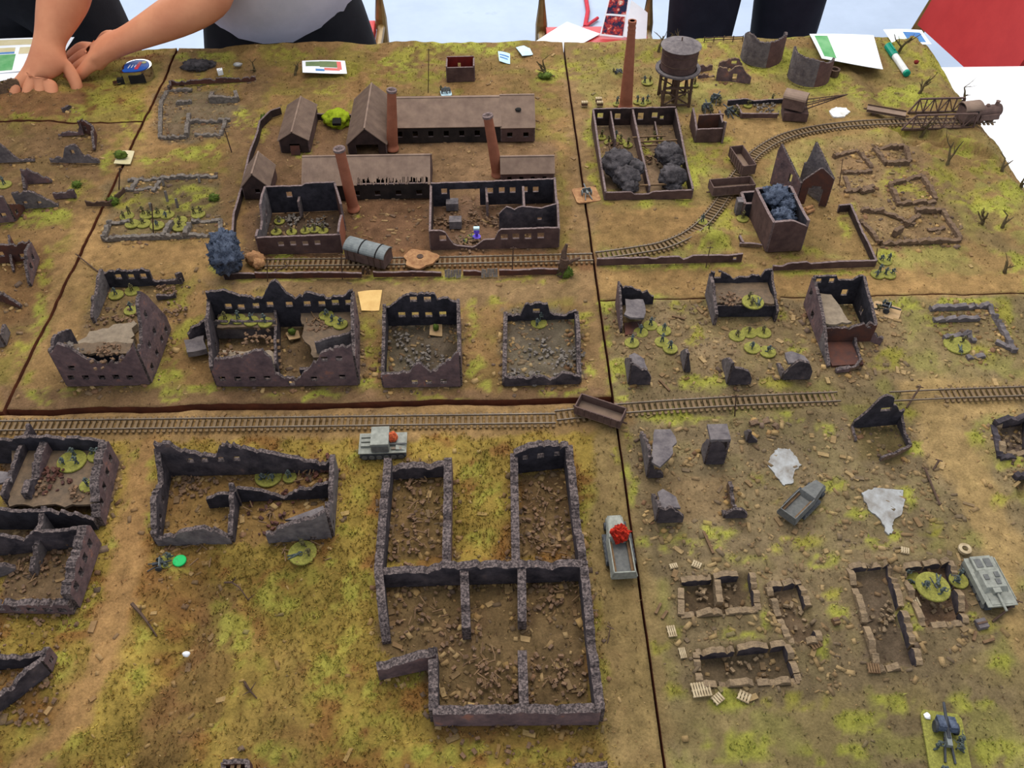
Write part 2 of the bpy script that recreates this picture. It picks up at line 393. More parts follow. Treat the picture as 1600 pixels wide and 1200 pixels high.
# ground cover: painted zones of the terrain (outlines measured on the photograph, laid on the table plane)
C_ROAD, C_DIRT, C_DARK, C_GREY = (156, 122, 76), (124, 96, 66), (86, 72, 60), (122, 110, 94)
C_OLV, C_YEL, C_LIME, C_BRN, C_OCH = (138, 120, 58), (156, 134, 58), (156, 154, 58), (118, 80, 44), (148, 114, 70)
COVERS = [  # polygon px, colour, feather px, strength, grass 0-1, rubble 0-1
    # roads
    ([(262, 78), (300, 78), (225, 270), (150, 420), (95, 640), (0, 650), (0, 640), (90, 420), (185, 250)], C_ROAD, 14, .85, .05, .1),
    ([(125, 318), (160, 380), (345, 378), (360, 330), (400, 330), (360, 430), (335, 435), (160, 418), (130, 400)], (164, 128, 78), 10, .9, .03, .1),
    ([(392, 100), (425, 110), (400, 190), (372, 300), (360, 380), (340, 380), (345, 300), (362, 200)], C_DIRT, 10, .8, .05, .1),
    ([(330, 436), (600, 434), (930, 424), (935, 468), (900, 470), (560, 474), (480, 456), (330, 450)], (140, 112, 76), 8, .9, .04, .1),
    ([(880, 72), (902, 72), (938, 468), (955, 620), (925, 622), (905, 460), (895, 300)], (142, 112, 74), 10, .9, .05, .1),
    ([(935, 418), (1200, 420), (1600, 428), (1600, 458), (1250, 462), (935, 466)], (156, 122, 74), 8, .9, .1, .1),
    ([(935, 320), (960, 330), (1130, 318), (1090, 370), (990, 385), (935, 388)], (150, 116, 70), 10, .9, .03, .05),
    ([(1120, 190), (1350, 178), (1560, 185), (1560, 200), (1350, 205), (1230, 225), (1180, 260), (1120, 260)], (146, 116, 70), 9, .9, .1, .05),
    ([(0, 604), (240, 612), (600, 612), (950, 604), (955, 632), (0, 652)], (128, 98, 70), 8, .85, .12, .1),
    ([(0, 648), (960, 632), (1000, 640), (990, 664), (600, 684), (0, 686)], (152, 120, 76), 6, .95, .03, .05),
    ([(198, 690), (250, 690), (244, 780), (226, 860), (214, 950), (190, 1020), (120, 1130), (80, 1210), (0, 1210), (60, 1130), (130, 1040), (168, 930), (178, 820)], (160, 122, 74), 12, .95, .03, .06),
    ([(925, 668), (978, 660), (1012, 890), (1052, 1200), (960, 1200), (945, 1000), (930, 880)], (146, 122, 78), 12, .9, .12, .08),
    ([(1410, 590), (1600, 598), (1600, 640), (1500, 660), (1560, 760), (1600, 830), (1600, 1030), (1575, 1000), (1545, 850), (1490, 780), (1440, 690)], (158, 130, 82), 14, .9, .05, .1),
    ([(1480, 266), (1530, 320), (1600, 398), (1600, 425), (1520, 352), (1460, 270)], (140, 116, 76), 9, .85, .15, .05),
    ([(1330, 104), (1358, 106), (1395, 168), (1340, 158)], (128, 104, 66), 8, .8, .1, .05),
    # grounds of the ruins
    ([(0, 150), (118, 150), (118, 190), (0, 192)], (140, 100, 64), 8, .9, .08, .5),
    ([(0, 215), (160, 200), (150, 270), (100, 330), (0, 350)], (126, 98, 66), 14, .8, .25, .4),
    ([(0, 380), (60, 380), (76, 450), (30, 500), (0, 500)], (128, 94, 58), 10, .8, .15, .4),
    ([(250, 145), (350, 140), (380, 170), (345, 215), (250, 215)], (112, 98, 80), 8, .8, .2, .5),
    ([(165, 278), (340, 275), (345, 370), (160, 372)], (116, 100, 72), 8, .7, .4, .3),
    ([(400, 195), (605, 195), (860, 225), (865, 290), (860, 400), (380, 410), (385, 300)], (122, 92, 66), 10, .9, .06, .25),
    ([(615, 225), (860, 225), (865, 285), (670, 290)], (136, 106, 74), 10, .8, .04, .2),
    ([(540, 300), (668, 300), (668, 400), (545, 400)], (114, 82, 58), 10, .8, .03, .8),
    ([(405, 335), (530, 335), (535, 385), (405, 385)], (78, 64, 54), 5, .8, .05, .6),
    ([(675, 310), (865, 310), (868, 380), (672, 380)], (112, 84, 64), 5, .8, .02, .6),
    ([(400, 395), (925, 392), (925, 418), (400, 422)], (128, 90, 58), 6, .85, .05, .2),
    ([(150, 445), (245, 440), (250, 545), (110, 560), (140, 490)], (132, 106, 74), 8, .8, .12, .6),
    ([(325, 480), (560, 480), (560, 600), (330, 600)], (122, 98, 72), 8, .85, .1, .7),
    ([(605, 500), (715, 500), (718, 600), (600, 600)], (92, 82, 70), 5, .9, .03, .8),
    ([(785, 485), (905, 485), (905, 590), (785, 590)], (104, 94, 80), 8, .9, .03, .8),
    ([(935, 190), (1065, 190), (1075, 300), (945, 300)], (128, 104, 82), 6, .9, .05, .4),
    ([(1205, 300), (1320, 300), (1365, 400), (1200, 402)], (140, 110, 68), 8, .8, .2, .3),
    ([(1300, 225), (1430, 222), (1510, 370), (1380, 390), (1310, 300)], (134, 106, 76), 12, .75, .25, .8),
    ([(955, 460), (1100, 480), (1250, 470), (1400, 470), (1420, 590), (960, 605)], (130, 108, 78), 14, .7, .25, .9),
    ([(1440, 480), (1560, 475), (1600, 560), (1470, 570)], (130, 110, 76), 12, .7, .25, .7),
    ([(985, 660), (1430, 660), (1500, 800), (1400, 880), (1000, 860)], (124, 106, 78), 18, .75, .22, .9),
    ([(1340, 650), (1410, 650), (1420, 715), (1335, 715)], (118, 102, 62), 8, .8, .1, .2),
    ([(1000, 740), (1130, 740), (1150, 800), (1020, 820)], (136, 112, 78), 10, .8, .05, .5),
    ([(1040, 885), (1290, 880), (1520, 860), (1560, 1000), (1440, 1060), (1200, 1090), (1060, 1080)], (122, 104, 76), 12, .8, .25, .9),
    ([(1066, 905), (1172, 898), (1182, 952), (1066, 960)], (104, 86, 66), 3, .9, .0, .3),
    ([(1090, 1020), (1225, 1008), (1245, 1062), (1095, 1070)], (104, 88, 68), 3, .9, .0, .3),
    ([(1328, 892), (1388, 886), (1434, 1036), (1372, 1042)], (100, 84, 68), 3, .9, .0, .4),
    ([(1408, 890), (1482, 880), (1506, 972), (1442, 976)], (108, 84, 66), 3, .9, .0, .3),
    ([(1200, 920), (1250, 910), (1278, 1000), (1232, 1000)], (108, 88, 68), 3, .9, .0, .4),
    ([(1560, 662), (1605, 655), (1605, 708), (1566, 708)], (100, 84, 76), 3, .9, .0, .1),
    ([(605, 720), (700, 720), (705, 870), (600, 870)], (116, 92, 58), 6, .9, .12, .8),
    ([(808, 740), (890, 740), (905, 870), (808, 870)], (112, 88, 60), 6, .9, .05, 1),
    ([(600, 890), (915, 885), (930, 1100), (690, 1105), (600, 1010)], (108, 86, 60), 6, .9, .12, .9),
    ([(265, 720), (520, 720), (520, 845), (255, 850)], (142, 108, 62), 6, .85, .12, .6),
    ([(10, 705), (180, 705), (160, 800), (0, 800)], (118, 92, 70), 5, .9, .05, .5),
    ([(0, 830), (150, 830), (130, 940), (0, 940)], (110, 88, 68), 5, .9, .05, .6),
    ([(0, 1030), (80, 1030), (60, 1100), (0, 1110)], (140, 100, 56), 6, .8, .2, .6),
    ([(240, 860), (330, 850), (310, 960), (230, 980)], (130, 92, 50), 12, .7, .3, .6),
    ([(320, 900), (300, 1000), (240, 1100), (200, 1200), (300, 1200), (350, 1050), (380, 920)], (118, 88, 54), 16, .7, .45, .3),
    ([(380, 1000), (460, 1000), (500, 1200), (330, 1200)], (138, 112, 58), 20, .6, .6, .2),
    ([(670, 1130), (940, 1120), (950, 1180), (680, 1190)], (120, 92, 48), 10, .6, .5, .4),
]
LIME = [  # bright flock patches: px, py, rx, ry
    (110, 180, 26, 12), (155, 160, 30, 20), (170, 130, 30, 18), (215, 190, 18, 40), (160, 250, 12, 16), (60, 340, 40, 16), (20, 190, 60, 5),
    (10, 345, 24, 10), (75, 420, 10, 40), (60, 500, 10, 50), (40, 560, 14, 50), (120, 300, 12, 16), (90, 335, 30, 8), (290, 90, 20, 6),
    (330, 92, 40, 10), (330, 128, 60, 5), (310, 240, 50, 12), (240, 250, 40, 10), (200, 310, 30, 20), (300, 310, 40, 20), (385, 190, 10, 20),
    (520, 110, 40, 14), (450, 90, 40, 8), (620, 105, 40, 14), (660, 90, 50, 14), (660, 120, 60, 10), (740, 75, 60, 10), (780, 80, 40, 10),
    (850, 120, 24, 12), (520, 140, 20, 10), (410, 205, 14, 20), (470, 240, 10, 8), (490, 200, 5, 30), (560, 345, 5, 24), (440, 405, 50, 5),
    (540, 390, 8, 10), (440, 434, 70, 5), (650, 434, 90, 6), (830, 436, 60, 6), (350, 420, 16, 8), (910, 110, 40, 16), (950, 85, 50, 12),
    (1020, 90, 40, 10), (1100, 80, 50, 14), (930, 200, 10, 30), (930, 270, 10, 30), (945, 315, 14, 5), (1010, 318, 24, 8), (1075, 315, 16, 8),
    (1085, 270, 24, 30), (1110, 220, 40, 10), (1120, 245, 30, 12), (1020, 240, 8, 8), (1200, 100, 50, 20), (1240, 60, 30, 8), (1290, 130, 40, 20),
    (1350, 145, 30, 12), (1405, 150, 40, 20), (1460, 100, 50, 30), (1400, 70, 30, 20), (1440, 155, 40, 14), (1400, 205, 30, 5), (1440, 285, 60, 30),
    (1490, 230, 40, 16), (1540, 260, 40, 16), (1550, 330, 40, 30), (1520, 310, 30, 14), (1580, 300, 30, 20), (1580, 410, 30, 16), (1110, 380, 40, 14),
    (1140, 345, 20, 18), (1030, 414, 90, 5), (1130, 416, 50, 5), (1290, 425, 80, 5), (1240, 395, 50, 8), (1380, 400, 20, 10), (1330, 340, 10, 30),
    (955, 480, 12, 16), (1000, 468, 40, 6), (1080, 480, 24, 10), (950, 530, 8, 30), (1090, 530, 14, 12), (1220, 490, 18, 10), (1240, 540, 20, 12),
    (1420, 478, 60, 8), (1500, 472, 60, 6), (1570, 500, 16, 30), (1540, 560, 20, 14), (1470, 500, 30, 10), (1500, 520, 30, 10), (1390, 560, 30, 16),
    (970, 580, 20, 16), (1100, 600, 50, 8), (1200, 600, 40, 8), (1000, 625, 30, 4), (1080, 650, 60, 5), (1050, 655, 40, 8), (1230, 655, 30, 8),
    (1290, 670, 20, 12), (1350, 660, 12, 8), (980, 700, 10, 30), (990, 760, 8, 30), (1010, 840, 30, 10), (1080, 850, 60, 12), (1130, 830, 30, 12),
    (1140, 690, 12, 18), (1170, 750, 10, 10), (1205, 775, 10, 10), (1260, 800, 30, 10), (1300, 760, 16, 10), (1330, 810, 24, 8), (1420, 780, 12, 18),
    (1360, 850, 30, 8), (1450, 830, 20, 12), (1400, 840, 10, 8), (1250, 850, 40, 12), (1290, 880, 24, 10), (1180, 870, 30, 10), (1440, 700, 20, 10),
    (1420, 650, 14, 8), (1520, 680, 16, 20), (1580, 725, 24, 6), (1560, 780, 20, 10), (1300, 920, 16, 16), (1315, 960, 14, 24), (1420, 960, 14, 16),
    (1430, 990, 12, 10), (1510, 960, 14, 12), (1540, 980, 16, 12), (1560, 1040, 20, 12), (1290, 1010, 16, 24), (1170, 995, 60, 6), (1045, 990, 12, 12),
    (1030, 1010, 14, 14), (1050, 1080, 18, 16), (1130, 1100, 40, 14), (1250, 1090, 60, 16), (1350, 1130, 60, 20), (1150, 1170, 60, 24), (1300, 1180, 60, 20),
    (1400, 1100, 40, 16), (1520, 1100, 50, 16), (1560, 1180, 40, 20), (1080, 920, 10, 8), (1185, 915, 8, 14), (1200, 965, 8, 20),
    (640, 500, 4, 4), (735, 500, 14, 30), (745, 570, 16, 20), (770, 600, 20, 12), (920, 490, 14, 20), (925, 570, 12, 20), (580, 500, 12, 30), (578, 560, 12, 30),
    (575, 600, 16, 10), (760, 470, 30, 8), (280, 470, 14, 14), (290, 520, 14, 30), (270, 580, 20, 20), (250, 600, 16, 12), (310, 610, 20, 10), (480, 620, 60, 8),
    (680, 622, 50, 6), (880, 612, 40, 6), (60, 620, 20, 14), (100, 610, 20, 8), (270, 620, 16, 8),
    (205, 710, 14, 20), (195, 770, 14, 24), (170, 860, 16, 30), (150, 930, 16, 18), (120, 980, 30, 12), (110, 1040, 20, 20), (40, 1150, 24, 20), (250, 740, 8, 30),
    (240, 820, 8, 20), (560, 720, 20, 16), (555, 780, 20, 24), (545, 830, 24, 16), (540, 880, 30, 14), (480, 900, 40, 14), (750, 720, 24, 16), (770, 780, 24, 30),
    (760, 840, 24, 16), (740, 740, 24, 16), (920, 790, 16, 30), (925, 860, 12, 24), (940, 960, 14, 24), (950, 1060, 14, 30), (560, 920, 30, 30), (510, 960, 40, 30),
    (560, 1000, 30, 30), (520, 1060, 40, 40), (590, 1080, 24, 20), (640, 1060, 20, 20), (560, 1150, 40, 40), (610, 1130, 30, 20), (440, 930, 40, 30), (340, 950, 20, 20),
    (370, 990, 30, 30), (380, 1060, 30, 40), (330, 1120, 20, 20), (420, 1180, 40, 20), (225, 1000, 16, 24), (210, 1060, 14, 24), (180, 1110, 18, 16), (130, 1160, 24, 16),
    (90, 1190, 24, 12), (300, 890, 30, 10), (700, 1180, 60, 16), (850, 1175, 60, 12), (640, 1180, 40, 16),
]
BOARDS = [  # name, x0, x1, y0, y1, base colours, grass, label
    ('A1', -1.243, XL - .0015, YB + .002, YS - .002, (C_OCH, (126, 98, 62), C_OLV), .35, 'brown terrain board with a row of ruins and a gritty road on its edge'),
    ('A2', -1.243, XL - .0015, YS + .002, YK, (C_OLV, C_YEL, C_BRN), .6, 'grassy terrain board with a brown mound under the paper map'),
    ('B', XL + .0025, XA - .0015, YB + .005, YK, (C_OCH, (132, 106, 60), C_OLV), .45, 'brown terrain board carrying the factory with tall chimneys'),
    ('C', XA + .0015, XR, YC + .001, YK, ((148, 118, 72), (142, 122, 70), (146, 134, 70)), .5, 'ochre terrain board with curved railway, water tower and bare trees'),
    ('D', -1.243, XA - .0012, .15, YB - .004, ((162, 136, 58), (146, 122, 52), (142, 102, 50)), .95, 'yellow grassy terrain board carrying the thick walled open ruin'),
    ('E', XA + .0012, XR, .15, YC - .001, ((136, 118, 76), (126, 108, 76), (136, 126, 70)), .5, 'rubble strewn terrain board with puddles and dug out foundations'),
]
STEP = .0042
FIELD = {}
def cover_fields(X, Y, cols, g0):
    U, V = proj_np(X, Y, np.zeros_like(X))
    n = N1.fbm(X * 22, Y * 22, 4); n2 = N2.fbm(X * 40 + 9, Y * 40, 3); n3 = N3.fbm(X * 110, Y * 110, 3)
    sc = np.clip((V + 888) / 1488, .5, 1.6)
    Uw = U + (n - .5) * 44 * sc + (n3 - .5) * 20; Vw = V + (n2 - .5) * 26 * sc + (n3 - .5) * 12
    c0, c1, c2 = [np.array(lin(c)) for c in cols]
    a = sst(.38, .62, n)[..., None]; b = sst(.5, .68, n2)[..., None]
    CC = c0 * (1 - a) + c1 * a; CC = CC * (1 - b) + c2 * b
    GR = g0 * sst(.25, .6, n3 * .5 + n * .5) + 0 * X; RU = .06 + 0 * X
    for pl, col, fe, st, g, r in COVERS:
        x0, x1 = min(q[0] for q in pl) - 40, max(q[0] for q in pl) + 40; y0, y1 = min(q[1] for q in pl) - 30, max(q[1] for q in pl) + 30
        I = (U > x0) & (U < x1) & (V > y0) & (V < y1)
        if not I.any(): continue
        k = st * (1 - sst(-fe * .6, fe, poly_sd(Uw[I], Vw[I], pl)))
        col = np.array(lin(col)) * (.86 + .28 * n3[I])[..., None]
        CC[I] = CC[I] * (1 - k[..., None]) + col * k[..., None]
        GR[I] = GR[I] * (1 - k) + g * k; RU[I] = RU[I] * (1 - k) + r * k
    lm = np.array(lin(C_LIME)); lm2 = np.array(lin((150, 142, 54)))
    for px, py, rx, ry in LIME:
        I = (abs(U - px) < rx * 2 + 20) & (abs(V - py) < ry * 2 + 20)
        if not I.any(): continue
        q = ((Uw[I] - px) / rx) ** 2 + ((Vw[I] - py) / ry) ** 2
        k = (.72 if py > 660 and px < 960 else .95) * (1 - sst(.4, 1.5, q)) * sst(.38, .58, n3[I] * .6 + .4 * n2[I])
        t = (lm if (px * 7 + py) % 3 else lm2) * (.8 + .4 * n[I])[..., None]
        CC[I] = CC[I] * (1 - k[..., None]) + t * k[..., None]; GR[I] = np.maximum(GR[I], k); RU[I] *= (1 - .7 * k)
    CC = CC * (.62 + .36 * n3)[..., None] * (.85 + .3 * sst(.3, .7, N3.fbm(X * 9 + 4, Y * 9, 3)))[..., None]
    lum = CC.mean(-1, keepdims=True); CC = (lum + (CC - lum) * .93) * np.array([1.02, 1., .97])
    return CC, GR, RU
for bn, x0, x1, y0, y1, cols, g0, lab in BOARDS:
    nx = int((x1 - x0) / STEP); ny = int((y1 - y0) / STEP)
    xs = np.linspace(x0, x1, nx + 1); ys = np.linspace(y0, y1, ny + 1)
    # boards that reach out of the frame are kept only as far as the table is
    X, Y = np.meshgrid(xs, ys, indexing='ij')
    CC, GR, RU = cover_fields(X, Y, cols, g0)
    Z = gz_np(X, Y)
    FIELD[bn] = (xs, ys, CC, GR, RU)
    nv = (nx + 1) * (ny + 1); idx = np.arange(nv).reshape(nx + 1, ny + 1)
    co = np.stack([X, Y, Z], -1).reshape(-1, 3)
    q = np.stack([idx[:-1, :-1], idx[1:, :-1], idx[1:, 1:], idx[:-1, 1:]], -1).reshape(-1, 4)
    rim = np.concatenate([idx[:, 0], idx[-1, 1:], idx[::-1, -1][1:], idx[0, ::-1][1:-1]])
    low = co[rim].copy(); low[:, 2] = -.038
    co = np.vstack([co, low]); k = len(rim); j = np.arange(k); jn = (j + 1) % k
    side = np.stack([rim[j], nv + j, nv + jn, rim[jn]], -1)
    me = bpy.data.meshes.new('terrain_board')
    fl = [tuple(f) for f in q.tolist()] + [tuple(f) for f in side.tolist()] + [tuple(nv + t for t in range(k))[::-1]]
    me.from_pydata(co.tolist(), [], fl)
    me.materials.append(MATS['ground']); me.materials.append(MATS['foam_side'])
    mi = np.zeros(len(fl), int); mi[len(q):] = 1; me.polygons.foreach_set('material_index', mi)
    sm = np.ones(len(fl), bool); sm[len(q):] = False; me.polygons.foreach_set('use_smooth', sm)
    ca = me.color_attributes.new('cover', 'FLOAT_COLOR', 'POINT')
    full = np.ones((len(co), 4)); full[:nv, :3] = CC.reshape(-1, 3); full[nv:, :3] = lin((110, 64, 42))
    ca.data.foreach_set('color', full.ravel())
    o = bpy.data.objects.new('terrain_board', me); COL.objects.link(o); tag(o, lab, 'terrain board', 'terrain boards')
    FIELD[bn] += (o,)

# static grass and small rubble: uncountable, one object per board
def scatter_grass(bn, dens, hmm):
    xs, ys, CC, GR, RU, bo = FIELD[bn]
    rs = np.random.RandomState(hash(bn) % 1000 if False else sum(map(ord, bn)))
    A = (xs[-1] - xs[0]) * (ys[-1] - ys[0]); n = int(A * dens)
    x = rs.uniform(xs[0] + .003, xs[-1] - .003, n); y = rs.uniform(ys[0] + .003, ys[-1] - .003, n)
    U, V = proj_np(x, y, np.zeros(n))
    i = np.clip(((x - xs[0]) / (xs[1] - xs[0])).astype(int), 0, len(xs) - 1); j = np.clip(((y - ys[0]) / (ys[1] - ys[0])).astype(int), 0, len(ys) - 1)
    g = GR[i, j]; keep = (rs.rand(n) < np.clip(g, 0, 1) ** 1.3) & (U > -60) & (U < 1660) & (V < 1260)
    x, y, i, j = x[keep], y[keep], i[keep], j[keep]; n = len(x)
    z = gz_np(x, y); col = CC[i, j] * rs.uniform(.6, 1.45, (n, 1)) * rs.uniform(.92, 1.08, (n, 3))
    B = 3; vs = np.zeros((n, B, 3, 3))
    for b in range(B):
        a = rs.uniform(0, 6.283, n); ln = rs.uniform(.5, 1.3, n) * hmm / 1000; tl = rs.uniform(.3, 1.3, n)
        ca, sa = np.cos(a), np.sin(a); w = rs.uniform(.00035, .0009, n)
        vs[:, b, 0] = np.stack([x - sa * w, y + ca * w, z - .0005], -1); vs[:, b, 1] = np.stack([x + sa * w, y - ca * w, z - .0005], -1)
        vs[:, b, 2] = np.stack([x + ca * ln * tl, y + sa * ln * tl, z + ln], -1)
    co = vs.reshape(-1, 3); me = bpy.data.meshes.new('static_grass')
    me.vertices.add(len(co)); me.vertices.foreach_set('co', co.ravel())
    nf = len(co) // 3; me.loops.add(nf * 3); me.loops.foreach_set('vertex_index', np.arange(nf * 3))
    me.polygons.add(nf); me.polygons.foreach_set('loop_start', np.arange(nf) * 3)
    me.update(calc_edges=True)
    c4 = np.ones((len(co), 4)); c4[:, :3] = np.repeat(col, B * 3, 0)
    me.color_attributes.new('cover', 'FLOAT_COLOR', 'POINT').data.foreach_set('color', c4.ravel())
    me.materials.append(MATS['flock'])
    o = bpy.data.objects.new('static_grass', me); COL.objects.link(o); o.parent = bo; o['kind'] = 'stuff'
for bn, dens, h in (('A1', 26000, 2.2), ('A2', 30000, 2.6), ('B', 30000, 2.2), ('C', 34000, 2.4), ('D', 110000, 3.0), ('E', 60000, 2.4)):
    scatter_grass(bn, dens, h)
def scatter_rubble(bn, dens, s0, s1, nobj):
    xs, ys, CC, GR, RU, bo = FIELD[bn]
    rs = np.random.RandomState(sum(map(ord, bn)) + 5)
    A = (xs[-1] - xs[0]) * (ys[-1] - ys[0]); n = int(A * dens)
    x = rs.uniform(xs[0] + .006, xs[-1] - .006, n); y = rs.uniform(ys[0] + .006, ys[-1] - .006, n)
    U, V = proj_np(x, y, np.zeros(n))
    i = np.clip(((x - xs[0]) / (xs[1] - xs[0])).astype(int), 0, len(xs) - 1); j = np.clip(((y - ys[0]) / (ys[1] - ys[0])).astype(int), 0, len(ys) - 1)
    keep = (rs.rand(n) < RU[i, j]) & (U > -30) & (U < 1630) & (V < 1230)
    x, y, i, j = x[keep], y[keep], i[keep], j[keep]; n = len(x); z = gz_np(x, y)
    base = np.array([[-1, -1, -.6], [1, -1, -.6], [1, 1, -.6], [-1, 1, -.6], [-1, -1, .9], [1, -1, .9], [1, 1, .9], [-1, 1, .9]], float)
    fcs = [(0, 1, 5, 4), (1, 2, 6, 5), (2, 3, 7, 6), (3, 0, 4, 7), (4, 5, 6, 7)]
    sz = s0 + (s1 - s0) * rs.rand(n) ** 2.2
    V3 = base[None] * (1 + .35 * (rs.rand(n, 8, 3) - .5)) * sz[:, None, None] * np.stack([rs.uniform(.5, 1.7, n), rs.uniform(.4, .8, n), rs.uniform(.3, .7, n)], -1)[:, None, :]
    a = rs.uniform(0, 6.283, n)[:, None]; ca, sa = np.cos(a), np.sin(a)
    co = np.stack([x[:, None] + V3[..., 0] * ca - V3[..., 1] * sa, y[:, None] + V3[..., 0] * sa + V3[..., 1] * ca, z[:, None] + V3[..., 2]], -1)
    pal = np.array([lin(c) for c in ((146, 118, 80), (118, 96, 70), (166, 138, 96), (100, 84, 70), (126, 98, 68))])
    col = pal[rs.randint(0, 5, n)] * .6 + CC[i, j] * .45
    order = np.argsort(-sz)
    big = order[:nobj]; small = order[nobj:]
    for b in big:
        lc = co[b].mean(0); me = bpy.data.meshes.new('rubble_chunk'); me.from_pydata((co[b] - lc).tolist(), [], fcs + [(3, 2, 1, 0)])
        c4 = np.ones((8, 4)); c4[:, :3] = col[b]; me.color_attributes.new('cover', 'FLOAT_COLOR', 'POINT').data.foreach_set('color', c4.ravel())
        me.materials.append(MATS['rubble']); o = bpy.data.objects.new('rubble_chunk', me); COL.objects.link(o); o.parent = bo; o.location = lc.tolist()
    cs = co[small].reshape(-1, 3); m = len(small)
    if m == 0: return
    fi = (np.arange(m)[:, None, None] * 8 + np.array(fcs)[None]).reshape(-1, 4)
    me = bpy.data.meshes.new('rubble'); me.vertices.add(len(cs)); me.vertices.foreach_set('co', cs.ravel())
    me.loops.add(fi.size); me.loops.foreach_set('vertex_index', fi.ravel()); me.polygons.add(len(fi)); me.polygons.foreach_set('loop_start', np.arange(len(fi)) * 4)
    me.update(calc_edges=True)
    c4 = np.ones((len(cs), 4)); c4[:, :3] = np.repeat(col[small], 8, 0)
    me.color_attributes.new('cover', 'FLOAT_COLOR', 'POINT').data.foreach_set('color', c4.ravel()); me.materials.append(MATS['rubble'])
    o = bpy.data.objects.new('rubble', me); COL.objects.link(o); o.parent = bo; o['kind'] = 'stuff'
for bn, dens, s0, s1, k in (('A1', 14000, .0006, .0026, 20), ('A2', 10000, .0006, .002, 10), ('B', 22000, .0006, .003, 60), ('C', 16000, .0006, .003, 40), ('D', 18000, .0006, .0036, 90), ('E', 30000, .0006, .0036, 120)):
    scatter_rubble(bn, dens, s0, s1, k)

# ------------------------------------------------------------------ table and hall floor
t = thing('trestle_table', 'white topped table standing under the terrain boards', 'table', (-.1, .85, -.75))
MB().box((0, .85, -.054), (2.6, 1.30, .03)).build('tabletop', 'table_white', t)
for sx in (-1.1, 1.1):
    for sy in (.3, 1.40): MB().box((sx - .0, sy, -.41), (.05, .05, .682)).build('leg', 'gold_metal', t)
MB().box((0, 2.5, -.76), (9, 9, .02)).build('floor', 'floor_paint')['kind'] = 'structure'
# ------------------------------------------------------------------ ruin builder
RW = random.Random(11)
SEGS = []
def pt(p, z=0):
    return p.copy() if isinstance(p, Vector) else P(p[0], p[1], z / 1000)
def wall(B, p0, p1, h=None, top=None, z=0, win=(), wpx=(), ws=(6, 8), n=0, wz=(9, 18), t=4.0, mo='ruin_out', mi='ruin_in', me_='ruin_edge',
         jit=1.2, zb=0, name='wall', rows=None, step=3.0, flip=False, centre=None):
    """p0,p1: ends of the wall (pixels at height z mm, or points). h: mm or [(u, mm)]; top: silhouette pixels. windows: n evenly, or pixel centres."""
    a = pt(p0, z); b = pt(p1, z); a.z = b.z = zb / 1000
    d = b - a; L = d.length * 1000
    if top:
        pr = sorted((max(-.2, min(1.2, hit(q[0], q[1], a, b)[0] * 1000 / L)), hit(q[0], q[1], a, b)[1] * 1000 - zb) for q in top)
    elif hasattr(h, '__len__'): pr = sorted(h)
    else: pr = [(0, h), (1, h)]
    us = [q[0] for q in pr]; hs = [max(1.5, q[1]) for q in pr]
    wins = [(u * L, zc, w, hh) for u, zc, w, hh in win]
    for q in wpx:
        x, zz = hit(q[0], q[1], a, b); wins.append((x * 1000, zz * 1000 - zb, q[2] if len(q) > 2 else ws[0], q[3] if len(q) > 3 else ws[1]))
    rws = rows or ([wz] if n else [])
    for (z0, z1) in rws:
        for k in range(n): wins.append(((k + .5) / n * L, (z0 + z1) / 2, ws[0], z1 - z0))
    if jit >= 1: wins = [(x, zc, w * 1.22, hh * 1.15) for x, zc, w, hh in wins]
    xs = set(np.linspace(0, L, max(2, int(L / step) + 1)).tolist())
    for x, zc, w, hh in wins:
        if x - w / 2 > .5 and x + w / 2 < L - .5: xs |= {x - w / 2, x + w / 2}
    xs = sorted(xs); xx = [xs[0]]
    for x in xs[1:]:
        if x - xx[-1] > .25: xx.append(x)
    xx[-1] = L
    tops = [max(1.2, float(np.interp(x / L, us, hs)) + RW.uniform(-jit, jit)) for x in xx]
    if jit >= 1 and name == 'wall':
        k = 1
        while k < len(tops) - 2:
            if RW.random() < .14:
                q = RW.uniform(1.5, 4.5)
                for j in range(k, min(len(tops) - 1, k + RW.choice((1, 2, 2, 3)))): tops[j] = max(1.5, tops[j] - q)
                k += 2
            k += 1
        if zb > -6: SEGS.append((a.copy(), b.copy()))
    dx = Vector((d.x, d.y, 0)).normalized(); nr = Vector((-dx.y, dx.x, 0))
    c = centre or getattr(B, 'location', a)
    s = 1 if (a + b - 2 * Vector(c)).dot(nr) >= 0 else -1
    if flip: s = -s
    m = MB(); th = t / 2000
    for i in range(len(xx) - 1):
        xa, xb = xx[i], xx[i + 1]; xm = (xa + xb) / 2
        cut = sorted((zc - hh / 2, zc + hh / 2) for x, zc, w, hh in wins if abs(x - xm) < w / 2)
        z0 = 0; iv = []
        for c0, c1 in cut:
            if c0 > z0 + .2: iv.append((z0, z0, c0, c0))
            z0 = max(z0, c1)
        ta, tb = tops[i], tops[i + 1]
        if min(ta, tb) > z0 + .3: iv.append((z0, z0, ta, tb))
        for q0, q1, q2, q3 in iv:
            q2 = min(q2, ta); q3 = min(q3, tb)
            if q2 <= q0 + .05 or q3 <= q1 + .05: continue
            pa = a + dx * xa / 1000; pb = a + dx * xb / 1000
            o = nr * th * s
            def v(p, zz, o): return (p.x + o.x, p.y + o.y, (zb + zz) / 1000)
            pts = [v(pa, q0, o), v(pb, q1, o), v(pb, q1, -o), v(pa, q0, -o), v(pa, q2, o), v(pb, q3, o), v(pb, q3, -o), v(pa, q2, -o)]
            if s > 0:  # keep winding outward
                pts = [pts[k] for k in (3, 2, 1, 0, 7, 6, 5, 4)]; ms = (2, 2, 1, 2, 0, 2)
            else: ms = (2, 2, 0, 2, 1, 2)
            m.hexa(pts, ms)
    return m.build(name, [mo, mi, me_], B)
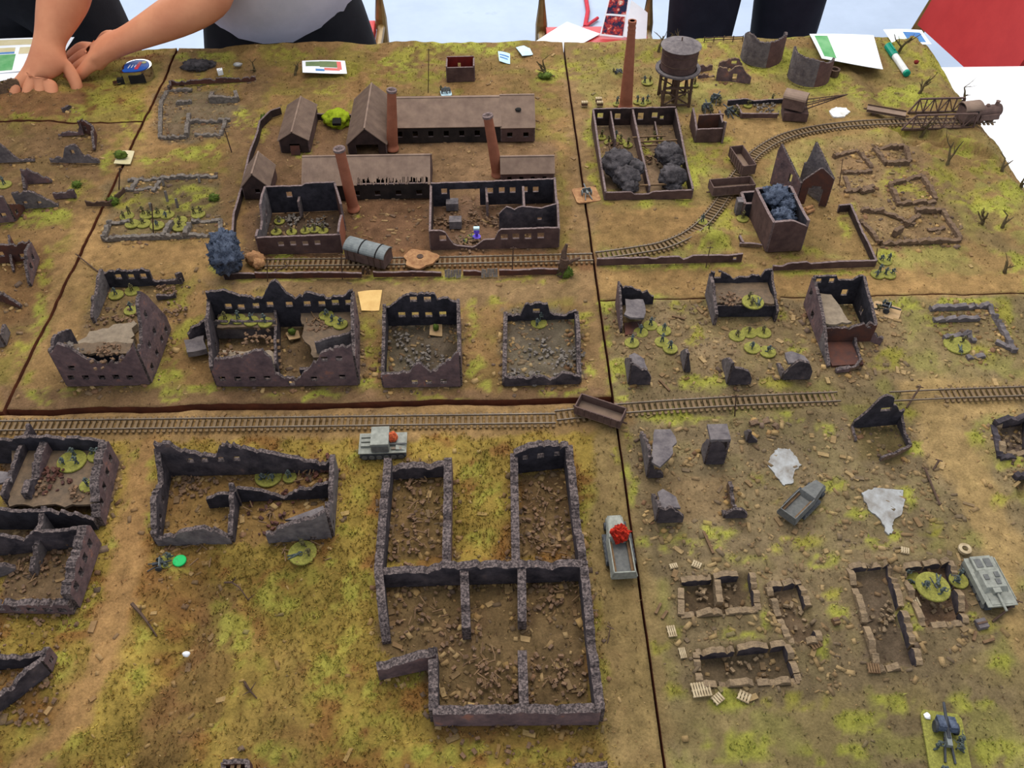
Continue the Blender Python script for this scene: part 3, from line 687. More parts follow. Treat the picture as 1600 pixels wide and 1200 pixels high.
def slab(B, pts, z, th=3, mat='ruin_grey', name='floor_slab', jag=0):
    pl = [pt(p, z) for p in pts]; pp = []
    for i, q in enumerate(pl):
        r = pl[(i + 1) % len(pl)]; k = max(1, int((r - q).length / .006)) if jag else 1
        for j in range(k):
            w = q.lerp(r, j / k); pp.append((w.x + RW.uniform(-jag, jag) / 1000, w.y + RW.uniform(-jag, jag) / 1000))
    return MB().prism(pp, (z - th) / 1000, z / 1000).build(name, mat, B)
def heap(B, px, py, r, h, mat='rubble_heap', z=0, n=26, name='rubble_heap'):
    c = P(px, py, z / 1000); m = MB()
    for k in range(n):
        a = RW.uniform(0, 6.28); q = RW.random() ** .7 * r / 1000; s = RW.uniform(1.2, 3.2) / 1000
        m.box((c.x + q * math.cos(a), c.y + q * math.sin(a), z / 1000 + h / 1000 * (1 - q / (r / 1000)) * RW.random() + .0004), (s * 1.6, s, s * .8), RW.uniform(0, 6), rx=RW.uniform(-.6, .6), ry=RW.uniform(-.5, .5))
    o = m.build(name, mat, B); o['kind'] = 'stuff'; return o
def beams(B, px, py, r, n, z=0, name='fallen_beam', mat='wood'):
    for k in range(n):
        c = P(px + RW.uniform(-r, r), py + RW.uniform(-r, r) * .6, z / 1000); a = RW.uniform(0, 3.14); l = RW.uniform(5, 11) / 1000
        dz = RW.uniform(.0, .0025)
        MB().bar((c.x, c.y, c.z + .001), (c.x + l * math.cos(a), c.y + l * math.sin(a), c.z + .0012 + dz), .0011).build(name, mat, B)
nmat('rubble_heap', (128, 98, 72), (92, 74, 60), 200, bump=.4, c3=(160, 128, 96))
nmat('rubble_grey', (86, 78, 72), (128, 118, 108), 220, bump=.4)
nmat('stone', (122, 98, 76), (90, 72, 58), 200, bump=.8, c3=(150, 118, 88))
nmat('floor_mud', (112, 92, 72), (88, 74, 60), 120, bump=.4)
nmat('floor_pale', (140, 124, 104), (116, 102, 86), 120, bump=.3)
def ruin(name, label, px, py, cat='ruin', group=None): return thing(name, label, cat, P(px, py), 0, group)
def Y(p, mm, z=0):   # go straight away from p by mm
    q = pt(p, z); return Vector((q.x, q.y + mm / 1000, q.z))
def XY(p, dx, dy, z=0):
    q = pt(p, z); return Vector((q.x + dx / 1000, q.y + dy / 1000, 0))

# ---- the black walled ruin with two window rows
B = ruin('ruined_house', 'roofless black-walled ruin, back wall with two rows of window openings', 660, 560, 'ruined building', 'ruined houses by the front road')
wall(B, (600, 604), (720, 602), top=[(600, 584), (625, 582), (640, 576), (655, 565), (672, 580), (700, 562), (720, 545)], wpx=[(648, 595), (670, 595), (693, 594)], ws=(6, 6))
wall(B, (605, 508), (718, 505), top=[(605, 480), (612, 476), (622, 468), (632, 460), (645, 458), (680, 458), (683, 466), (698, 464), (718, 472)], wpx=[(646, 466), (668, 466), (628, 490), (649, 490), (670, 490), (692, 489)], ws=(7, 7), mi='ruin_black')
wall(B, (600, 604), (605, 508), h=[(0, 16), (.3, 22), (.6, 26), (.85, 33), (1, 36)])
wall(B, (720, 602), (718, 505), h=[(0, 48), (.2, 42), (.5, 40), (.8, 40), (1, 40)], n=4, wz=(8, 16), ws=(5, 6))
heap(B, 660, 560, 26, 4, 'rubble_grey', n=60); heap(B, 625, 530, 14, 4, 'rubble_grey'); heap(B, 690, 585, 16, 5, 'rubble_grey')
# ---- low ruin with rubble floor
B = ruin('ruined_house', 'low burnt ruin shell with a rubble filled floor beside the board joint', 845, 550, 'ruined building', 'ruined houses by the front road')
wall(B, (788, 602), (905, 598), top=[(788, 588), (800, 590), (840, 585), (860, 592), (880, 580), (905, 588)], mo='ruin_in')
wall(B, (790, 500), (900, 497), top=[(790, 490), (815, 492), (818, 476), (830, 472), (855, 473), (860, 490), (880, 492), (900, 484)], wpx=[(838, 484)], ws=(7, 6), mi='ruin_black')
wall(B, (788, 602), (790, 500), h=[(0, 10), (.4, 14), (.6, 8), (.8, 12), (1, 14)], t=5)
wall(B, (905, 598), (900, 497), h=[(0, 8), (.3, 10), (.5, 22), (.7, 20), (.9, 16), (1, 12)], t=5, mo='ruin_in')
for q in [(800, 588, 14, 5), (830, 590, 14, 5), (885, 575, 20, 9), (895, 555, 14, 6), (850, 550, 24, 2)]: heap(B, *q, mat='rubble_grey', n=36)
# ---- wide two storey ruin
B = ruin('ruined_block', 'wide two-storey ruin with broken upper floor and long row of windows', 440, 545, 'ruined building', 'ruined houses by the front road')
wall(B, (340, 512), (560, 506), top=[(333, 455), (350, 452), (370, 460), (410, 466), (420, 440), (432, 436), (445, 455), (460, 464), (478, 456), (520, 462), (540, 462), (545, 454), (556, 452)],
     wpx=[(357, 477), (377, 478), (400, 476), (422, 474), (452, 474), (480, 473), (503, 473), (524, 471), (545, 471)], ws=(7, 7), mi='ruin_black')
wall(B, (340, 602), (436, 602), top=[(330, 585), (335, 560), (360, 558), (380, 555), (395, 548), (410, 545), (425, 560), (436, 580)], wpx=[(348, 590), (372, 590), (395, 590), (418, 589)], ws=(6, 6))
wall(B, (436, 602), (560, 600), top=[(436, 583), (450, 590), (462, 590), (475, 580), (495, 560), (505, 548), (530, 540), (548, 538), (560, 530)], wpx=[(456, 597), (491, 590), (535, 587), (507, 559), (530, 558)], ws=(6, 6))
wall(B, (340, 602), (340, 512), h=[(0, 30), (.2, 36), (.4, 44), (.55, 60), (.7, 48), (1, 46)], mo='ruin_grey', wpx=(), n=3, wz=(12, 20))
wall(B, (560, 600), (560, 506), h=[(0, 46), (.15, 42), (.35, 52), (.7, 60), (1, 52)], n=4, rows=[(8, 16), (26, 34)], ws=(6, 8))
wall(B, (436, 590), (437, 512), h=[(0, 22), (.4, 28), (.75, 24), (1, 30)], t=3, mo='ruin_grey')
wall(B, (338, 528), (437, 527), top=[(334, 502), (360, 500), (400, 502), (434, 500)], mo='ruin_in', mi='ruin_grey', t=3)
wall(B, (500, 572), (556, 560), top=[(492, 535), (510, 528), (530, 524), (552, 514)], mo='ruin_grey', mi='ruin_grey', t=3)
slab(B, [(348, 548), (428, 548), (430, 576), (348, 577)], 20, 3, 'floor_pale', jag=2)
slab(B, [(340, 485), (433, 485), (433, 510), (340, 512)], 24, 3, 'floor_mud', jag=1.5)
slab(B, [(470, 488), (556, 484), (556, 540), (490, 560), (475, 530)], 22, 3, 'floor_mud', jag=2.5)
wall(B, XY((340, 602), 4, 10), XY((436, 602), -3, 10), h=17, mo='ruin_black', mi='ruin_black', jit=.5, name='shade_backing')  # dark sheet added behind the left front windows to stand for interior shade
wall(B, XY((470, 601), 0, 10), XY((560, 600), -4, 10), h=17, mo='ruin_black', mi='ruin_black', jit=.5, name='shade_backing')  # same added dark sheet behind the right front windows
for q in [(355, 556, 14, 5), (400, 528, 18, 5), (395, 560, 16, 4), (500, 510, 16, 4)]: heap(B, *q, z=21)
beams(B, 495, 505, 16, 7, 22)
for k in range(5): MB().box((P(436, 556 + 6 * k).x, P(436, 556 + 6 * k).y, .024 - k * .0045), (.010, .005, .002)).build('stair_step', 'wood', B)
wall(B, (300, 540), (338, 520), top=[(292, 522), (300, 512), (320, 500), (338, 492)], mo='ruin_grey', name='fallen_wall')
slab(B, [(288, 532), (318, 524), (322, 545), (290, 552)], 14, 8, 'ruin_grey', 'rubble_block', jag=1.5)
# ---- tall cornered ruin at the left
B = ruin('ruined_block', 'tall corner ruin with collapsed upper storey and low walls trailing behind', 180, 540, 'ruined building', 'ruined houses by the front road')
wall(B, (106, 602), (236, 600), top=[(74, 552), (80, 546), (90, 536), (105, 540), (118, 548), (135, 560), (160, 566), (180, 562), (200, 552), (208, 536)],
     wpx=[(112, 588), (135, 588), (160, 588), (182, 587), (204, 588), (113, 573)], ws=(6, 6), mo='ruin_out')
wall(B, (236, 600), Y((236, 600), 92), h=[(0, 54), (.2, 54), (.3, 62), (.45, 88), (.6, 94), (.72, 78), (.8, 60), (1, 22)], wpx=(), win=[(.15, 14, 6, 8), (.4, 14, 6, 8), (.65, 14, 6, 8), (.85, 12, 6, 8), (.3, 36, 6, 8), (.55, 36, 6, 9), (.5, 66, 6, 9)])
wall(B, (106, 602), Y((106, 602), 52), h=[(0, 56), (.4, 60), (.6, 54), (1, 40)], n=2, wz=(10, 18), mo='ruin_grey')
wall(B, XY((106, 602), 4, 14), XY((236, 600), -4, 14), h=38, mo='ruin_black', mi='ruin_black', jit=.5, name='shade_backing')  # added dark backing so the front windows look into shade
slab(B, [(80, 552), (205, 552), (205, 535), (98, 536)], 42, 3, 'floor_mud', jag=2)
heap(B, 165, 556, 22, 7, z=42, n=50); heap(B, 110, 546, 14, 6, 'rubble_grey', z=42)
slab(B, [(110, 540), (205, 538), (212, 500), (150, 515)], 10, 10, 'floor_pale', 'fallen_floor', jag=3)
wall(B, (148, 505), (170, 448), h=[(0, 10), (.3, 24), (.5, 20), (.8, 30), (1, 30)], mo='ruin_grey', mi='ruin_grey')
wall(B, (170, 448), (242, 445), top=[(165, 424), (178, 422), (192, 420), (200, 424), (212, 420), (222, 420), (236, 424), (242, 434)], wpx=[(185, 431), (205, 431), (224, 430)], ws=(7, 7), mi='ruin_black')
wall(B, (242, 445), (286, 442), h=[(0, 9), (.4, 5), (1, 8)], mo='ruin_in'); wall(B, (246, 468), (276, 464), h=[(0, 8), (.5, 5), (1, 9)], mo='ruin_in')
wall(B, (280, 444), (287, 438), h=[(0, 17), (1, 14)], mo='ruin_in')
heap(B, 185, 500, 34, 3, n=60); heap(B, 260, 455, 16, 3); heap(B, 265, 490, 22, 3, n=40)
# ---- foundations behind (left back)
def foundation(label, px, py, segs, hh=7, t=6, mat='stone', name='ruined_foundation', group='low ruined foundations', extra=None):
    B = ruin(name, label, px, py, 'ruin', group)
    for s in segs:
        h = s[2] if len(s) > 2 else hh
        wall(B, s[0], s[1], h=[(0, h * RW.uniform(.7, 1)), (.3, h * RW.uniform(.5, 1.2)), (.6, h * RW.uniform(.6, 1.2)), (1, h * RW.uniform(.6, 1))], t=t, mo=mat, mi=mat, me_=mat, jit=1.6, zb=-2)
    return B
foundation('grey low foundation walls of a row house beside the left board joint', 300, 185,
           [((252, 160), (262, 142)), ((262, 142), (300, 140)), ((250, 215), (292, 214)), ((252, 160), (250, 215)), ((292, 214), (296, 180), 9), ((296, 192), (360, 188), 8), ((305, 212), (345, 212)), ((300, 160), (275, 162)), ((330, 160), (372, 158), 12), ((330, 160), (332, 145), 9), ((372, 158), (368, 146), 12), ((345, 212), (352, 190), 5)], 6, mat='rubble_grey')
B = foundation('enclosure of low grey walls with short posts, full of infantry bases', 255, 330,
           [((162, 374), (345, 368), 7), ((162, 374), (172, 345), 7), ((345, 368), (345, 345), 7), ((168, 348), (205, 346), 5), ((300, 346), (345, 345), 5), ((200, 282), (340, 276), 6), ((205, 298), (215, 282), 5), ((240, 300), (250, 283), 5), ((255, 372), (270, 350), 9), ((290, 372), (297, 352), 12), ((195, 296), (250, 294), 4)], 6, mat='rubble_grey')
for q in [(262, 315, 16), (237, 330, 12), (278, 325, 14), (256, 290, 10), (312, 285, 10)]:
    c = P(q[0], q[1]); MB().bar((c.x, c.y, 0), (c.x, c.y + .003, q[2] / 1000), .003).build('post', 'rubble_grey', B)
B = ruin('brick_border', 'reddish low brick wall along the back grass, broken at one corner', 330, 130, 'wall')
wall(B, (268, 133), (400, 126), h=[(0, 8), (.3, 7), (.6, 9), (.8, 6), (1, 8)], mo='brick_rust', mi='brick_rust'); wall(B, (268, 133), (265, 142), h=8, mo='brick_rust', mi='brick_rust')
# ---- far left ruins
B = ruin('ruin_fragment', 'brown curved arch ruin on the mound beside the paper map', 20, 145, 'ruin')
wall(B, (-20, 158), (40, 152), top=[(-20, 140), (0, 128), (14, 124), (24, 120), (34, 134), (42, 150)], wpx=[(16, 142, 5, 8)], mo='stone', mi='stone', me_='stone', zb=6)
wall(B, (50, 112), (90, 116), h=[(0, 8), (.5, 12), (1, 7)], mo='stone', mi='stone', me_='stone', zb=10)
wall(B, (100, 178), (112, 170), h=[(0, 9), (1, 7)], mo='ruin_in', mi='ruin_in')
B = ruin('ruin_fragment', 'angled brown ruin wall with a slit window beside the grassy slope', 140, 215, 'ruin')
wall(B, (92, 212), (132, 210), h=[(0, 3), (.4, 6), (.8, 4), (1, 20)], mo='ruin_out', mi='ruin_out')
wall(B, (128, 205), (150, 212), h=[(0, 18), (.3, 24), (.6, 22), (1, 17)], mo='brick_rust', mi='brick_rust', win=[(.45, 10, 4, 8)])
wall(B, (150, 212), (148, 234), h=[(0, 17), (.5, 14), (1, 4)], mo='brick_rust', mi='brick_rust')
B = ruin('ruin_fragment', 'grey-purple ruin wall whose peak has one window', 115, 250, 'ruin')
wall(B, (80, 253), (156, 254), top=[(80, 247), (98, 244), (102, 230), (110, 226), (120, 226), (126, 238), (140, 243), (156, 250)], wpx=[(114, 237, 5, 7)], mo='ruin_grey', mi='ruin_grey')
B = ruin('ruin_fragment', 'sloping dark ruin wall with a long low stub', 15, 250, 'ruin')
wall(B, (-12, 254), (55, 251), top=[(-12, 215), (0, 225), (14, 236), (26, 247), (55, 248)], mo='ruin_grey', mi='ruin_grey')
B = ruin('ruin_fragment', 'small purple ruin corner shaped like a tent beside a green base', 60, 280, 'ruin')
wall(B, (42, 287), (82, 284), top=[(42, 264), (52, 268), (66, 274), (82, 282)], mo='ruin_out', mi='ruin_out'); wall(B, (42, 287), (40, 298), h=[(0, 18), (1, 4)], mo='ruin_out', mi='ruin_out')
B = ruin('ruined_house', 'pointed brick-red ruin corner with dark window holes beside lime grass', 20, 340, 'ruined building')
wall(B, (-8, 348), (24, 345), top=[(-8, 310), (0, 306), (12, 310), (24, 318)], wpx=[(6, 335, 6, 6)], mo='ruin_out'); wall(B, (24, 345), (38, 326), h=[(0, 27), (.5, 18), (1, 6)], mo='brick_rust', win=[(.3, 9, 5, 6)])
wall(B, (30, 326), (92, 322), top=[(30, 300), (45, 298), (60, 304), (75, 312), (92, 320)], wpx=[(62, 316, 5, 5), (40, 316, 5, 5)], mo='ruin_grey', mi='ruin_grey')
wall(B, (86, 310), (120, 308), top=[(86, 302), (100, 298), (116, 297), (120, 306)], mo='ruin_out', mi='ruin_out')
B = ruin('broken_fence', 'short brown broken fence beside the left board joint', 155, 320, 'fence')
wall(B, (136, 322), (172, 322), h=[(0, 9), (.3, 6), (.7, 9), (1, 7)], mo='pole', mi='pole', me_='pole', t=2, name='fence_panel'); wall(B, (172, 322), (196, 300), h=[(0, 7), (1, 8)], mo='pole', mi='pole', me_='pole', t=2, name='fence_panel')
B = ruin('ruined_house', 'rust red ruin with square windows near the left board joint', 20, 430, 'ruined building')
wall(B, (-25, 412), (60, 405), top=[(-25, 385), (0, 382), (25, 381), (46, 376), (60, 376)], wpx=[(2, 396, 6, 7), (36, 399, 7, 7)], mo='brick_rust', mi='brick_rust')
wall(B, (60, 405), (48, 447), h=[(0, 28), (.4, 32), (.7, 26), (1, 5)], mo='ruin_out', win=[(.3, 16, 6, 8), (.6, 14, 6, 8)])
wall(B, (-20, 462), (34, 480), h=[(0, 30), (.4, 22), (1, 3)], mo='brick_rust')
wall(B, (22, 384), (22, 425), h=[(0, 18), (.6, 14), (1, 3)], mo='brick_rust', mi='brick_rust', t=3)
B = ruin('ruined_house', 'grey wall end of a ruin cut by the table edge of the left board', 5, 540, 'ruined building')
wall(B, (-30, 545), (8, 540), top=[(-30, 505), (0, 508), (10, 520)], mo='ruin_grey', wpx=[(3, 520, 5, 7)]); wall(B, (8, 540), (14, 520), h=[(0, 18), (1, 14)], mo='ruin_grey')

# ---- near left: houses by the dirt road
B = ruin('ruined_block', 'brick ruin with three infantry bases on its broken upper floor', 80, 760, 'ruined building', 'ruins along the dirt road')
hN = 34
wall(B, (-20, 722), (180, 722), h=[(0, 38), (.3, 40), (.5, 44), (.8, 42), (1, 36)], mi='ruin_black')
wall(B, (180, 722), (158, 822), h=[(0, 36), (.3, 40), (.7, 36), (1, 14)], win=[(.16, 22, 6, 8), (.38, 22, 6, 8), (.6, 22, 6, 8), (.82, 20, 6, 8)], t=9, mo='ruin_out', mi='ruin_out', jit=1.8)
wall(B, (-20, 825), (155, 825), h=[(0, 30), (.3, 34), (.5, 30), (.7, 32), (.9, 26), (1, 16)], mo='ruin_black')
wall(B, Y((22, 800), 0), Y((22, 800), 86), h=[(0, 30), (.5, 34), (1, 38)], mo='ruin_grey')
wall(B, (70, 770), Y((70, 770), 40), h=[(0, 26), (.4, 36), (1, 38)], t=8, mo='brick_rust', mi='ruin_out')
wall(B, (58, 800), Y((58, 800), 26), h=[(0, 32), (.5, 36), (1, 22)], t=7, mo='ruin_grey')
slab(B, [(20, 700), (170, 700), (150, 790), (15, 790)], 22, 3, 'floor_mud', jag=2)
heap(B, 85, 748, 20, 8, 'brick_rust', z=22, n=40); heap(B, 60, 765, 14, 5, z=22); heap(B, 120, 770, 12, 5, z=22)
slab(B, [(-10, 735), (18, 738), (18, 752), (-10, 756)], 30, 3, 'ruin_grey', 'fallen_slab')
B = ruin('ruined_block', 'brick ruin with open floor and side windows beside the dirt road', 70, 890, 'ruined building', 'ruins along the dirt road')
wall(B, (-20, 868), (155, 850), h=[(0, 30), (.2, 34), (.4, 22), (.55, 34), (.75, 30), (1, 30)], mi='ruin_in', mo='ruin_black')
wall(B, (152, 850), (118, 950), h=[(0, 34), (.15, 40), (.4, 32), (.6, 36), (.9, 30), (1, 26)], win=[(.2, 22, 6, 9), (.42, 22, 6, 9), (.63, 20, 6, 9), (.84, 20, 6, 9)], t=9, mo='ruin_out', mi='ruin_out', jit=1.8)
wall(B, (-20, 952), (118, 955), h=[(0, 16), (.3, 15), (.6, 16), (1, 18)], win=[(.2, 8, 7, 6), (.38, 8, 7, 6), (.56, 8, 7, 6), (.74, 8, 7, 6), (.9, 8, 7, 6)], t=7)
wall(B, (55, 900), Y((55, 900), 60), h=[(0, 10), (.5, 24), (1, 30)], mo='ruin_grey', mi='ruin_grey', t=5)
wall(B, (-20, 905), (28, 890), h=[(0, 26), (.6, 20), (1, 5)], mo='ruin_grey', mi='ruin_grey', t=5)
heap(B, 40, 880, 30, 4, n=50); heap(B, 90, 880, 20, 4); beams(B, 90, 850, 22, 8, 6); beams(B, 40, 900, 22, 7, 3); heap(B, 60, 970, 40, 3, n=40)
B = ruin('ruined_house', 'long low ruin wall with a notched corner below the brick ruins', 40, 1090, 'ruined building', 'ruins along the dirt road')
wall(B, (-20, 1125), (78, 1050), h=[(0, 20), (.3, 18), (.6, 20), (.8, 24), (1, 22)], mo='ruin_out', t=5)
wall(B, (78, 1050), (86, 1026), h=[(0, 22), (1, 20)], mo='ruin_out', win=[(.5, 9, 4, 6)], t=5)
wall(B, (86, 1035), (-20, 1045), h=[(0, 22), (.3, 16), (.7, 20), (1, 22)], mo='ruin_grey', mi='ruin_black', t=5)
heap(B, 25, 1065, 30, 4, n=50); heap(B, 60, 1110, 20, 3)

# ---- L shaped ruin right of the dirt road
B = ruin('ruined_block', 'roofless grey ruin split by an inner wall beside the dirt road', 390, 790, 'ruined building')
wall(B, (264, 742), (525, 735), top=[(262, 690), (272, 695), (285, 702), (300, 706), (338, 712), (345, 690), (362, 692), (385, 700), (400, 703), (430, 708), (470, 716), (510, 724), (525, 705)],
     wpx=[(298, 717, 6, 6), (320, 716, 6, 6), (345, 715, 6, 6), (370, 714, 6, 6)], mi='ruin_in', t=5)
wall(B, (248, 850), (264, 742), h=[(0, 18), (.2, 26), (.4, 34), (.55, 28), (.7, 18), (.85, 30), (1, 44)], mo='ruin_out', mi='ruin_in', win=[(.25, 14, 6, 7), (.5, 14, 6, 7), (.12, 10, 4, 5)], t=6)
wall(B, (248, 850), (364, 848), top=[(246, 838), (265, 836), (290, 828), (320, 822), (335, 826), (360, 840), (364, 843)], mo='ruin_grey', t=5)
wall(B, (364, 848), (372, 782), h=[(0, 12), (.4, 18), (.8, 26), (1, 30)], mo='ruin_grey', mi='ruin_in', t=5)
wall(B, (328, 792), (378, 788), top=[(326, 778), (340, 772), (365, 768), (378, 762)], mo='ruin_in', mi='ruin_black', t=4)
wall(B, (376, 782), (518, 776), top=[(374, 762), (400, 764), (430, 772), (446, 778), (460, 764), (490, 758), (518, 752)], mi='ruin_black', mo='ruin_in', t=4)
wall(B, (519, 838), (526, 737), h=[(0, 34), (.2, 38), (.3, 20), (.5, 26), (.8, 30), (1, 30)], mo='ruin_grey', t=5, win=[(.1, 12, 5, 6)])
wall(B, (420, 846), (519, 838), top=[(420, 832), (440, 822), (470, 812), (495, 806), (510, 796), (519, 790)], mo='ruin_grey', wpx=[(490, 837, 5, 5)], t=5)
slab(B, [(445, 812), (505, 790), (512, 806), (470, 812)], 20, 3, 'ruin_grey', 'fallen_slab')
heap(B, 290, 752, 22, 4, n=40); heap(B, 490, 735, 30, 5, 'brick_rust', n=50); heap(B, 310, 760, 20, 4); heap(B, 430, 800, 30, 3, 'brick_rust', n=40)
beams(B, 480, 738, 26, 10, 3); beams(B, 420, 805, 26, 8, 2); beams(B, 480, 860, 40, 10, 1); beams(B, 300, 870, 40, 8, 1)

# ---- the big thick walled ruin (open T plan), measured on its wall tops
B = ruin('ruined_block', 'big roofless ruin of thick speckled walls with five open rooms', 770, 950, 'ruined building')
TH = 8; hB = 26
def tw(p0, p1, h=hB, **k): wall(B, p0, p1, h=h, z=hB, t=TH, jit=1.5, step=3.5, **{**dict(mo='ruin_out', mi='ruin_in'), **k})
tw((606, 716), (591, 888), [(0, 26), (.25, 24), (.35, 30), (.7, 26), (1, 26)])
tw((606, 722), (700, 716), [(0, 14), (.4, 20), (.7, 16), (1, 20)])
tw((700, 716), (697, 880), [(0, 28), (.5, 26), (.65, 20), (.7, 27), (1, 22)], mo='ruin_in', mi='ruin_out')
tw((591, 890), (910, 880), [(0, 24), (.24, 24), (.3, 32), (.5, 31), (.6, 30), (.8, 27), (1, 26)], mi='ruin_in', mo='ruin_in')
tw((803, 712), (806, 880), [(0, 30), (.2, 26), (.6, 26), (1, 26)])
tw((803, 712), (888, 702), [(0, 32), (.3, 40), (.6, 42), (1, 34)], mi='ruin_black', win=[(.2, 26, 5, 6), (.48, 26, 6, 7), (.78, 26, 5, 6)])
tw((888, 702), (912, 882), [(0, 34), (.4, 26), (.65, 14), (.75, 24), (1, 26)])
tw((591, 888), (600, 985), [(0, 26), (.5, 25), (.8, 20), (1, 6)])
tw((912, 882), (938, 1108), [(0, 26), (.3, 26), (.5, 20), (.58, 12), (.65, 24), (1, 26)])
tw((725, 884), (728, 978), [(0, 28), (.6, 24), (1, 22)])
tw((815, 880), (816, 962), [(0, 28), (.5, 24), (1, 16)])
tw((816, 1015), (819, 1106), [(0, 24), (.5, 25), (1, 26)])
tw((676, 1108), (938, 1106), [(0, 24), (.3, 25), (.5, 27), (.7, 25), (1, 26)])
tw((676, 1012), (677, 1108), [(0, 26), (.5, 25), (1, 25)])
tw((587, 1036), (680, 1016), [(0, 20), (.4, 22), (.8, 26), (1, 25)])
for q in [(655, 800, 34), (640, 850, 26), (850, 790, 34), (860, 850, 34), (660, 960, 40), (750, 1040, 40), (870, 930, 34), (870, 1060, 30), (780, 1080, 26), (640, 740, 20)]:
    heap(B, q[0], q[1], q[2], 4, z=0, n=44); beams(B, q[0], q[1], 30, 9, 1)
heap(B, 800, 1150, 60, 3, n=60)
# ------------------------------------------------------------------ factory
def corr(B, e0, e1, r0, r1, name='roof', mat='roof', pitch=2.2, amp=.5, th=1.2, holes=()):
    """corrugated sheet between the eave e0-e1 and the ridge r0-r1"""
    e0, e1, r0, r1 = [Vector(q) for q in (e0, e1, r0, r1)]
    nrm = (e1 - e0).cross(r0 - e0).normalized()
    if nrm.z < 0: nrm = -nrm
    n = max(4, int((e1 - e0).length * 1000 / pitch * 2)); m = MB()
    for i in range(n):
        u0, u1 = i / n, (i + 1) / n; o = nrm * (amp / 1000 if i % 2 else 0); d = -nrm * th / 1000
        a0, a1, b1, b0 = e0.lerp(e1, u0), e0.lerp(e1, u1), r0.lerp(r1, u1), r0.lerp(r1, u0)
        cut = 0; bm_ = 0
        for h0, h1, c0, c1 in holes:
            if h0 < (u0 + u1) / 2 < h1: cut = max(cut, RW.uniform(c0, c1))
        if cut: a0, a1 = a0.lerp(b0, cut), a1.lerp(b1, cut)
        pts = [a0 + d, a1 + d, b1 + d, b0 + d, a0 + o, a1 + o, b1 + o, b0 + o]
        if (pts[1] - pts[0]).cross(pts[3] - pts[0]).z < 0: pts = [pts[k] for k in (3, 2, 1, 0, 7, 6, 5, 4)]
        m.hexa(pts)
    return m.build(name, mat, B)
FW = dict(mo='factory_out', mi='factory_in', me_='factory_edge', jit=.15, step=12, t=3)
def gable_end(B, a, b, ze, zr, **k):   # pentagon wall, points a,b world, heights mm
    wall(B, a, b, h=[(0, ze), (.5, zr), (1, ze)], **{**FW, 'step': 4, **k})
def hall_x(label, bl, br, eave_y, ridge_y, D, px_mid, group=None, name='factory_hall', wins=None, holes=(), roofmat='roof', over=3, back=True, front=True, fmat=None, cat='factory building'):
    a, b = P(*bl), P(*br); b.y = a.y
    B = thing(name, label, cat, Vector(((a.x + b.x) / 2, a.y, 0)), 0, group)
    ze = hit(px_mid, eave_y, a, b)[1]; zr = PY(px_mid, ridge_y, a.y + D / 1000).z
    if front: wall(B, a, b, h=ze * 1000 - 1, **{**FW, **(wins or {}), **(fmat or {})}, centre=(a.x, a.y + .05, 0))
    a2, b2 = a + Vector((0, 2 * D / 1000, 0)), b + Vector((0, 2 * D / 1000, 0))
    gable_end(B, a, a2, ze * 1000 - 1, zr * 1000 - 1.5); gable_end(B, b, b2, ze * 1000 - 1, zr * 1000 - 1.5)
    wall(B, a2, b2, h=ze * 1000 - 1, **FW)
    ov = over / 1000; sl = (zr - ze) / (D / 1000) * ov
    ex = Vector((.002, 0, 0))
    corr(B, (a.x - .002, a.y - ov, ze - sl), (b.x + .002, a.y - ov, ze - sl), (a.x - .002, a.y + D / 1000, zr), (b.x + .002, a.y + D / 1000, zr), mat=roofmat, holes=holes)
    corr(B, (a.x - .002, a2.y + ov, ze - sl), (b.x + .002, a2.y + ov, ze - sl), (a.x - .002, a.y + D / 1000, zr), (b.x + .002, a.y + D / 1000, zr), mat=roofmat)
    MB().bar((a.x - .002, a.y + D / 1000, zr), (b.x + .002, a.y + D / 1000, zr), .003, .0015).build('ridge_cap', 'roof', B)
    return B, ze, zr, a, b
def shed_y(label, bl, br, eave_y, ridge_y, L, group=None, name='shed', back_dx=0, open_front=None):
    a, b = P(*bl), P(*br); b.y = a.y
    B = thing(name, label, 'factory building', Vector(((a.x + b.x) / 2, a.y, 0)), 0, group)
    mx = (bl[0] + br[0]) / 2
    ze = hit(bl[0], eave_y, a, b)[1]; zr = hit(mx, ridge_y, a, b)[1]
    a2 = a + Vector((back_dx / 1000, L / 1000, 0)); b2 = b + Vector((back_dx / 1000, L / 1000, 0))
    wall(B, a, b, h=[(0, ze * 1000), (.5, zr * 1000), (1, ze * 1000)], **{**FW, 'step': 4, **({'win': open_front} if open_front else {})})
    wall(B, a2, b2, h=[(0, ze * 1000), (.5, zr * 1000), (1, ze * 1000)], **{**FW, 'step': 4})
    wall(B, a, a2, h=ze * 1000, **FW); wall(B, b, b2, h=ze * 1000, **FW)
    r1 = Vector(((a.x + b.x) / 2, a.y - .003, zr + .0015)); r2 = Vector(((a2.x + b2.x) / 2, a2.y + .002, zr + .0015)); w = (b.x - a.x) / 2
    k = (zr - ze) / w
    for s in (-1, 1):
        corr(B, (r1.x + s * (w + .003), r1.y, zr + .0015 - k * (w + .003)), (r2.x + s * (w + .003), r2.y, zr + .0015 - k * (w + .003)), r1, r2)
    MB().bar(r1, r2, .0025, .0015).build('ridge_cap', 'roof', B)
    return B
